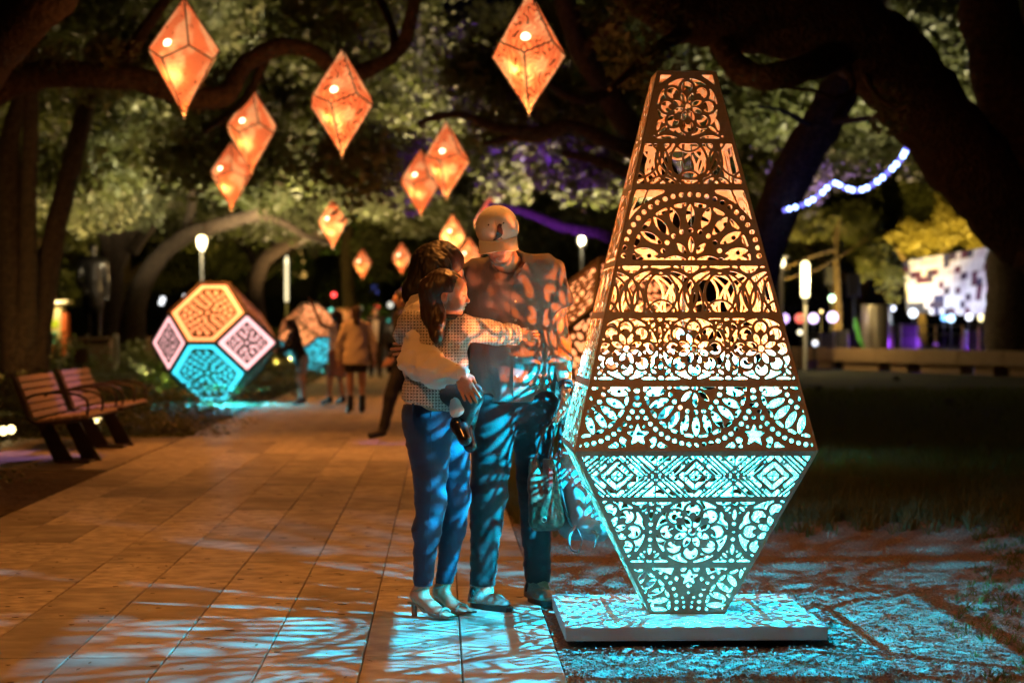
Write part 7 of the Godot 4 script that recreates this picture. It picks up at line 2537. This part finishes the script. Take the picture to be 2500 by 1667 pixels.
func bags() -> void:
	# brown chequered handbag hung beside a grey backpack from the man's hand
	var check := cloth(weave(Color(0.045, 0.025, 0.016), Color(0.11, 0.065, 0.042), 1, 23), 13.0, 0.5, 0.0)
	var at := Vector3(0.498, 0.4, -9.983)
	var t := thing("handbag", "brown chequered leather handbag hanging against the man's leg", "bag", at)
	var f := Field.new(at + Vector3(-0.16, -0.06, -0.12), at + Vector3(0.16, 0.38, 0.12), 0.008)
	f.limb(Vector3(0.454, 0.416, -9.985), Vector3(0.427, 0.675, -10.007), 0.055, 0.025, 0.03)
	f.limb(Vector3(0.513, 0.418, -9.963), Vector3(0.498, 0.684, -9.985), 0.055, 0.03, 0.03)
	f.crease(folds(9.0, 141, 2), 0.008)
	f.slice(Vector3(0.462, 0.696, -9.986), Vector3(0.1, 1, 0), 0.2)
	part("bag_body", f.build(at).mesh(), check, t)
	var b := B.new()
	b.tube(curve([Vector3(0.43, 0.676, -9.987) - at, Vector3(0.467, 0.799, -10.007) - at, Vector3(0.543, 0.883, -10.005) - at, Vector3(0.516, 0.777, -10.035) - at, Vector3(0.499, 0.678, -10.015) - at], 6), taper([0.006, 0.007, 0.007, 0.007, 0.006], 6), 6)
	part("handle", b.mesh(), mat(0.05, 0.03, 0.02, 0.5), t)
	b = B.new()
	var ring := []
	var rr := []
	for k in 13:
		var a := TAU * k / 12
		ring.append(Vector3(0.47, 0.42, -9.914) - at + Vector3(cos(a) * 0.011, sin(a) * 0.011, 0.0))
		rr.append(0.0022)
	b.tube(ring, rr, 6)
	part("ring", b.mesh(), mat(0.7, 0.66, 0.6, 0.2, 0.9), t)
	b = B.new()
	for k in 6:
		b.tube([Vector3(0.494, 0.654, -9.915) - at + Vector3(0.002 * k, 0, 0), Vector3(0.498, 0.569, -9.914) - at + Vector3(0.003 * k - 0.006, 0, 0.004 * (k % 2))], [0.004, 0.002], 5)
	part("red_tassel", b.mesh(), mat(0.35, 0.02, 0.015, 0.6), t)
	var bat := Vector3(0.659, 0.352, -10.058)
	t = thing("backpack", "grey backpack with dangling straps hanging between the man and the tall lantern", "bag", bat)
	var grey := fabric(Color(0.10, 0.11, 0.12), Color(0.26, 0.27, 0.28), 27)
	f = Field.new(bat + Vector3(-0.22, -0.06, -0.18), bat + Vector3(0.2, 0.46, 0.18), 0.009)
	f.limb(Vector3(0.615, 0.383, -10.059), Vector3(0.583, 0.674, -10.082), 0.075, 0.06, 0.04)
	f.limb(Vector3(0.719, 0.383, -10.056), Vector3(0.67, 0.674, -10.079), 0.075, 0.06, 0.04)
	f.limb(Vector3(0.673, 0.401, -9.967), Vector3(0.644, 0.56, -9.98), 0.06, 0.05, 0.04)
	f.crease(folds(8.0, 143, 3), 0.012)
	part("pack_body", f.build(bat).mesh(), grey, t)
	b = B.new()
	b.tube(curve([Vector3(0.555, 0.889, -10.015) - bat, Vector3(0.548, 0.778, -10.024) - bat, Vector3(0.542, 0.62, -9.983) - bat, Vector3(0.573, 0.442, -9.961) - bat, Vector3(0.609, 0.371, -9.969) - bat], 6), taper([0.012, 0.02, 0.024, 0.022, 0.014], 6), 8, 0.0, 1, 0.35)
	part("shoulder_strap", b.mesh(), M.black, t)
	for q in [[Vector3(0.615, 0.395, -9.929), Vector3(0.585, 0.343, -9.91), Vector3(0.589, 0.291, -9.909), Vector3(0.625, 0.275, -9.908), Vector3(0.642, 0.326, -9.918), Vector3(0.623, 0.38, -9.939)], [Vector3(0.695, 0.38, -9.937), Vector3(0.714, 0.345, -9.926), Vector3(0.698, 0.293, -9.926)], [Vector3(0.671, 0.38, -9.937), Vector3(0.702, 0.357, -9.926), Vector3(0.722, 0.353, -9.926)]]:
		b = B.new()
		var pts := []
		var rad := []
		for p in q:
			pts.append(p - bat)
			rad.append(0.012)
		b.tube(curve(pts, 5), taper(rad, 5), 8, 0.0, 1, 0.2)
		part("webbing_strap", b.mesh(), grey, t)

# people farther off, one builder: everything measured for a height of 1.7 m, facing +z before the turn
func walker(label: String, at: Vector3, h: float, turn: float, top: Color, low: Color, hair: Color, o: Dictionary) -> void:
	var t := thing("person", label, "person", at)
	t.rotation.y = turn
	var s := h / 1.7
	var c := 0.02
	var st: float = o.get("stride", 0.0)
	var J := []
	for e in [-1, 1]:
		J.append([Vector3(e * 0.09, 0.90, 0), Vector3(e * 0.095, 0.49, 0.03 + e * st * 0.5), Vector3(e * 0.095, 0.09, e * st), Vector3(e * 0.11, 0.05, e * st + 0.14)])
	var A := []
	for e in [-1, 1]:
		var k := "arm_l" if e < 0 else "arm_r"
		var v: Array = o.get(k, [Vector3(e * 0.23, 1.12, -0.02), Vector3(e * 0.22, 0.87, 0.08)])
		A.append([Vector3(e * 0.17, 1.39, 0), v[0], v[1]])
	var lean: float = o.get("lean", 0.0)
	var L := func(p: Vector3) -> Vector3:
		var y := maxf(p.y - 0.9, 0.0)
		return (p + Vector3(0, -0.12 * y * lean * lean, lean * y)) * s
	var lo := Vector3(-0.75, -0.03, -0.75) * s
	var hi := Vector3(0.75, 2.25, 0.75) * s
	var f := Field.new(lo, hi, c)
	for j in J:
		f.limb(j[0] * s, j[1] * s, 0.085 * s, 0.055 * s, 0.03)
		f.limb(j[1] * s, j[2] * s, 0.053 * s, 0.034 * s, 0.03)
		f.limb(j[2] * s, j[3] * s, 0.036 * s, 0.028 * s, 0.02)
	f.limb(L.call(Vector3(0, 0.92, 0)), L.call(Vector3(0, 1.36, 0)), 0.12 * s, 0.14 * s, 0.05, Vector3.BACK, 0.65)
	f.limb(L.call(Vector3(-0.14, 1.4, 0)), L.call(Vector3(0.14, 1.4, 0)), 0.05 * s, 0.05 * s, 0.04)
	f.limb(L.call(Vector3(0, 1.42, 0)), L.call(Vector3(0, 1.52, 0.01)), 0.045 * s, 0.045 * s, 0.03)
	f.egg(L.call(Vector3(0, 1.60, 0.02)), Vector3(0.072, 0.105, 0.09) * s, Basis(), 0.02)
	f.egg(L.call(Vector3(0, 1.585, 0.115)), Vector3(0.012, 0.018, 0.016) * s, Basis(), 0.01)
	for e in [-1, 1]: f.egg(L.call(Vector3(e * 0.075, 1.59, 0.01)), Vector3(0.012, 0.028, 0.018) * s, Basis(), 0.01)
	for a in A:
		f.limb(L.call(a[0]), L.call(a[1]), 0.045 * s, 0.036 * s, 0.02)
		f.limb(L.call(a[1]), L.call(a[2]), 0.036 * s, 0.025 * s, 0.02)
		var d: Vector3 = (a[2] - a[1]).normalized()
		f.limb(L.call(a[2]), L.call(a[2] + d * 0.09), 0.03 * s, 0.03 * s, 0.02, Vector3.RIGHT, 0.5)
		for q in 4:
			var w: Vector3 = a[2] + d * 0.09 + Vector3(0, 0, (q - 1.5) * 0.018)
			f.limb(L.call(w), L.call(w + d * 0.07), 0.010 * s, 0.008 * s, 0.005)
	part("body", f.build(Vector3.ZERO).mesh(), M.skin, t)
	# upper clothing
	f = Field.new(lo, hi, c)
	var hem: float = o.get("hem", 0.86)
	var wide: float = o.get("wide", 1.0)
	f.limb(L.call(Vector3(0, hem, 0)), L.call(Vector3(0, 1.34, 0)), 0.165 * s * wide, 0.17 * s, 0.05, Vector3.BACK, 0.68)
	f.limb(L.call(Vector3(-0.15, 1.39, 0)), L.call(Vector3(0.15, 1.39, 0)), 0.065 * s, 0.065 * s, 0.04)
	var sl: float = o.get("sleeve", 1.0)
	for a in A:
		if sl > 0.0: f.limb(L.call(a[0]), L.call(a[1]), 0.066 * s, 0.056 * s, 0.03)
		if sl > 0.5: f.limb(L.call(a[1]), L.call(a[1].lerp(a[2], 0.95)), 0.055 * s, 0.042 * s, 0.02)
	f.crease(folds(6.0, 151, 2), 0.02)
	f.slice(L.call(Vector3(0, hem - 0.04, 0)), Vector3.DOWN, 0.35)
	var up := part(o.get("top_name", "jacket"), f.build(Vector3.ZERO).mesh(), mat(top.r, top.g, top.b, 0.85), t)
	if o.has("shirt"):
		var sc: Color = o.shirt
		var b := B.new()
		b.slab(ccw([Vector2(-0.05, hem), Vector2(0.05, hem), Vector2(0.075, 1.4), Vector2(-0.075, 1.4)]), Vector3(0, 0, 0.135) * s, Vector3.RIGHT * s, Vector3.UP * s, 0.02)
		part("shirt", b.mesh(), mat(sc.r, sc.g, sc.b, 0.8), t)
	# lower clothing
	f = Field.new(lo, hi, c)
	var lh: float = o.get("low_hem", 0.1)
	f.limb(Vector3(-0.06, 0.92, 0) * s, Vector3(0.06, 0.92, 0) * s, 0.13 * s, 0.13 * s, 0.04, Vector3.BACK, 0.85)
	if o.get("skirt", false):
		f.limb(Vector3(0, 0.9, 0) * s, Vector3(0, lh, 0) * s, 0.17 * s, 0.19 * s, 0.04, Vector3.BACK, 0.8)
	else:
		for j in J:
			f.limb(j[0] * s, j[1] * s, 0.10 * s, 0.075 * s, 0.03)
			if lh < 0.45: f.limb(j[1] * s, j[2] * s, 0.073 * s, 0.055 * s, 0.03)
	f.crease(folds(7.0, 153, 2), 0.014)
	f.slice(Vector3(0, lh, 0) * s, Vector3.DOWN, 0.6)
	part(o.get("low_name", "trousers"), f.build(Vector3.ZERO).mesh(), mat(low.r, low.g, low.b, 0.85), t)
	# shoes
	var boot: float = o.get("boot", 0.1)
	for j in J:
		f = Field.new(j[2] * s - Vector3(0.12, 0.14, 0.14), j[2] * s + Vector3(0.12, 0.36, 0.3), 0.015)
		f.limb((j[2] + Vector3(0, boot - 0.06, 0)) * s, j[2] * s, 0.05 * s, 0.048 * s, 0.02)
		f.limb(j[2] * s, j[3] * s, 0.048 * s, 0.04 * s, 0.02)
		f.slice(Vector3(0, 0.004, 0), Vector3.DOWN, 9.0)
		part("shoe", f.build(Vector3.ZERO).mesh(), M.black, t)
	# hair
	f = Field.new(lo, hi, c * 0.8)
	f.egg(L.call(Vector3(0, 1.62, 0.0)), Vector3(0.086, 0.108, 0.102) * s, Basis(), 0.02)
	f.egg(L.call(Vector3(0, 1.56, 0.12)), Vector3(0.08, 0.10, 0.08) * s, Basis(), 0.01, true)
	var hl: float = o.get("hair", 0.0)
	if hl > 0.0: f.limb(L.call(Vector3(0, 1.62, -0.05)), L.call(Vector3(0, 1.62 - hl, -0.11)), 0.08 * s, 0.055 * s, 0.03)
	else: f.slice(L.call(Vector3(0, 1.55, 0)), Vector3.DOWN, 0.3)
	f.crease(folds(12.0, 155, 2), 0.012)
	part("hair", f.build(Vector3.ZERO).mesh(), mat(hair.r, hair.g, hair.b, 0.5), t)
	if o.get("bag", false):
		var b := B.new()
		b.box(Vector3(-0.2, 0.85, 0.12) * s, Vector3(0.08, 0.17, 0.24) * s, 0.02)
		part("shoulder_bag", b.mesh(), M.black, t)

func walkers() -> void:
	var dark := Color(0.012, 0.008, 0.006)
	walker("small person in black jacket and pale shorts bending towards the large faceted sculpture", Vector3(-2.295, 0, -36.093), 1.42, -1.2, Color(0.012, 0.012, 0.014), Color(0.3, 0.3, 0.32), dark, {"lean": 0.35, "low_hem": 0.62, "low_name": "shorts", "arm_r": [Vector3(0.2, 1.15, 0.22), Vector3(0.12, 1.12, 0.45)], "arm_l": [Vector3(-0.22, 1.1, 0.2), Vector3(-0.14, 1.06, 0.42)], "hem": 0.8, "hair": 0.12})
	walker("woman in a white top and mauve skirt raising one arm to take a picture", Vector3(-1.734, 0, -36.075), 1.55, -2.2, Color(0.75, 0.72, 0.74), Color(0.22, 0.13, 0.14), dark, {"arm_r": [Vector3(0.30, 1.48, 0.12), Vector3(0.44, 1.82, 0.2)], "skirt": true, "low_hem": 0.52, "low_name": "skirt", "sleeve": 0.0, "hem": 0.95, "hair": 0.34, "stride": 0.08, "bag": true, "top_name": "top"})
	walker("person in a cream jacket, dark shorts and ankle boots seen from behind", Vector3(-1.259, 0, -32.357), 1.60, -3.0, Color(0.62, 0.55, 0.46), Color(0.015, 0.014, 0.016), Color(0.03, 0.016, 0.01), {"wide": 1.35, "hem": 0.82, "low_hem": 0.66, "low_name": "shorts", "boot": 0.24, "hair": 0.16, "arm_l": [Vector3(-0.28, 1.12, 0.0), Vector3(-0.28, 0.86, 0.05)], "arm_r": [Vector3(0.28, 1.12, 0.0), Vector3(0.28, 0.86, 0.05)]})
	walker("man in a dark suit and white shirt walking towards the camera", Vector3(-1.659, 0, -55.082), 1.78, 0.1, Color(0.014, 0.012, 0.016), Color(0.016, 0.014, 0.02), dark, {"shirt": Color(0.55, 0.52, 0.5), "stride": 0.12, "hem": 0.84})
	walker("person in a grey top and black skirt half hidden by the woman", Vector3(-1.026, 0, -48.058), 1.62, 2.8, Color(0.2, 0.18, 0.2), Color(0.012, 0.012, 0.014), dark, {"skirt": true, "low_hem": 0.3, "low_name": "skirt", "hem": 0.95, "hair": 0.2, "top_name": "top"})
	walker("person in black striding behind the woman, one trouser leg and shoe showing", Vector3(-0.443, 0, -25.227), 1.72, -1.45, Color(0.012, 0.012, 0.014), Color(0.012, 0.012, 0.014), dark, {"stride": 0.24, "hem": 0.84, "arm_l": [Vector3(-0.2, 1.12, 0.0), Vector3(-0.16, 0.95, 0.12)], "arm_r": [Vector3(0.2, 1.12, -0.02), Vector3(0.16, 0.95, 0.1)]})
	walker("far walker in a red top under the right red signal", Vector3(-2.336, 0, -70.112), 1.68, 0.4, Color(0.3, 0.03, 0.03), Color(0.05, 0.05, 0.07), dark, {"stride": 0.1})
	walker("far walker in pale clothes at the end of the walk", Vector3(-1.966, 0, -74.102), 1.66, 2.6, Color(0.4, 0.36, 0.34), Color(0.3, 0.28, 0.28), dark, {"stride": 0.08, "hair": 0.2})
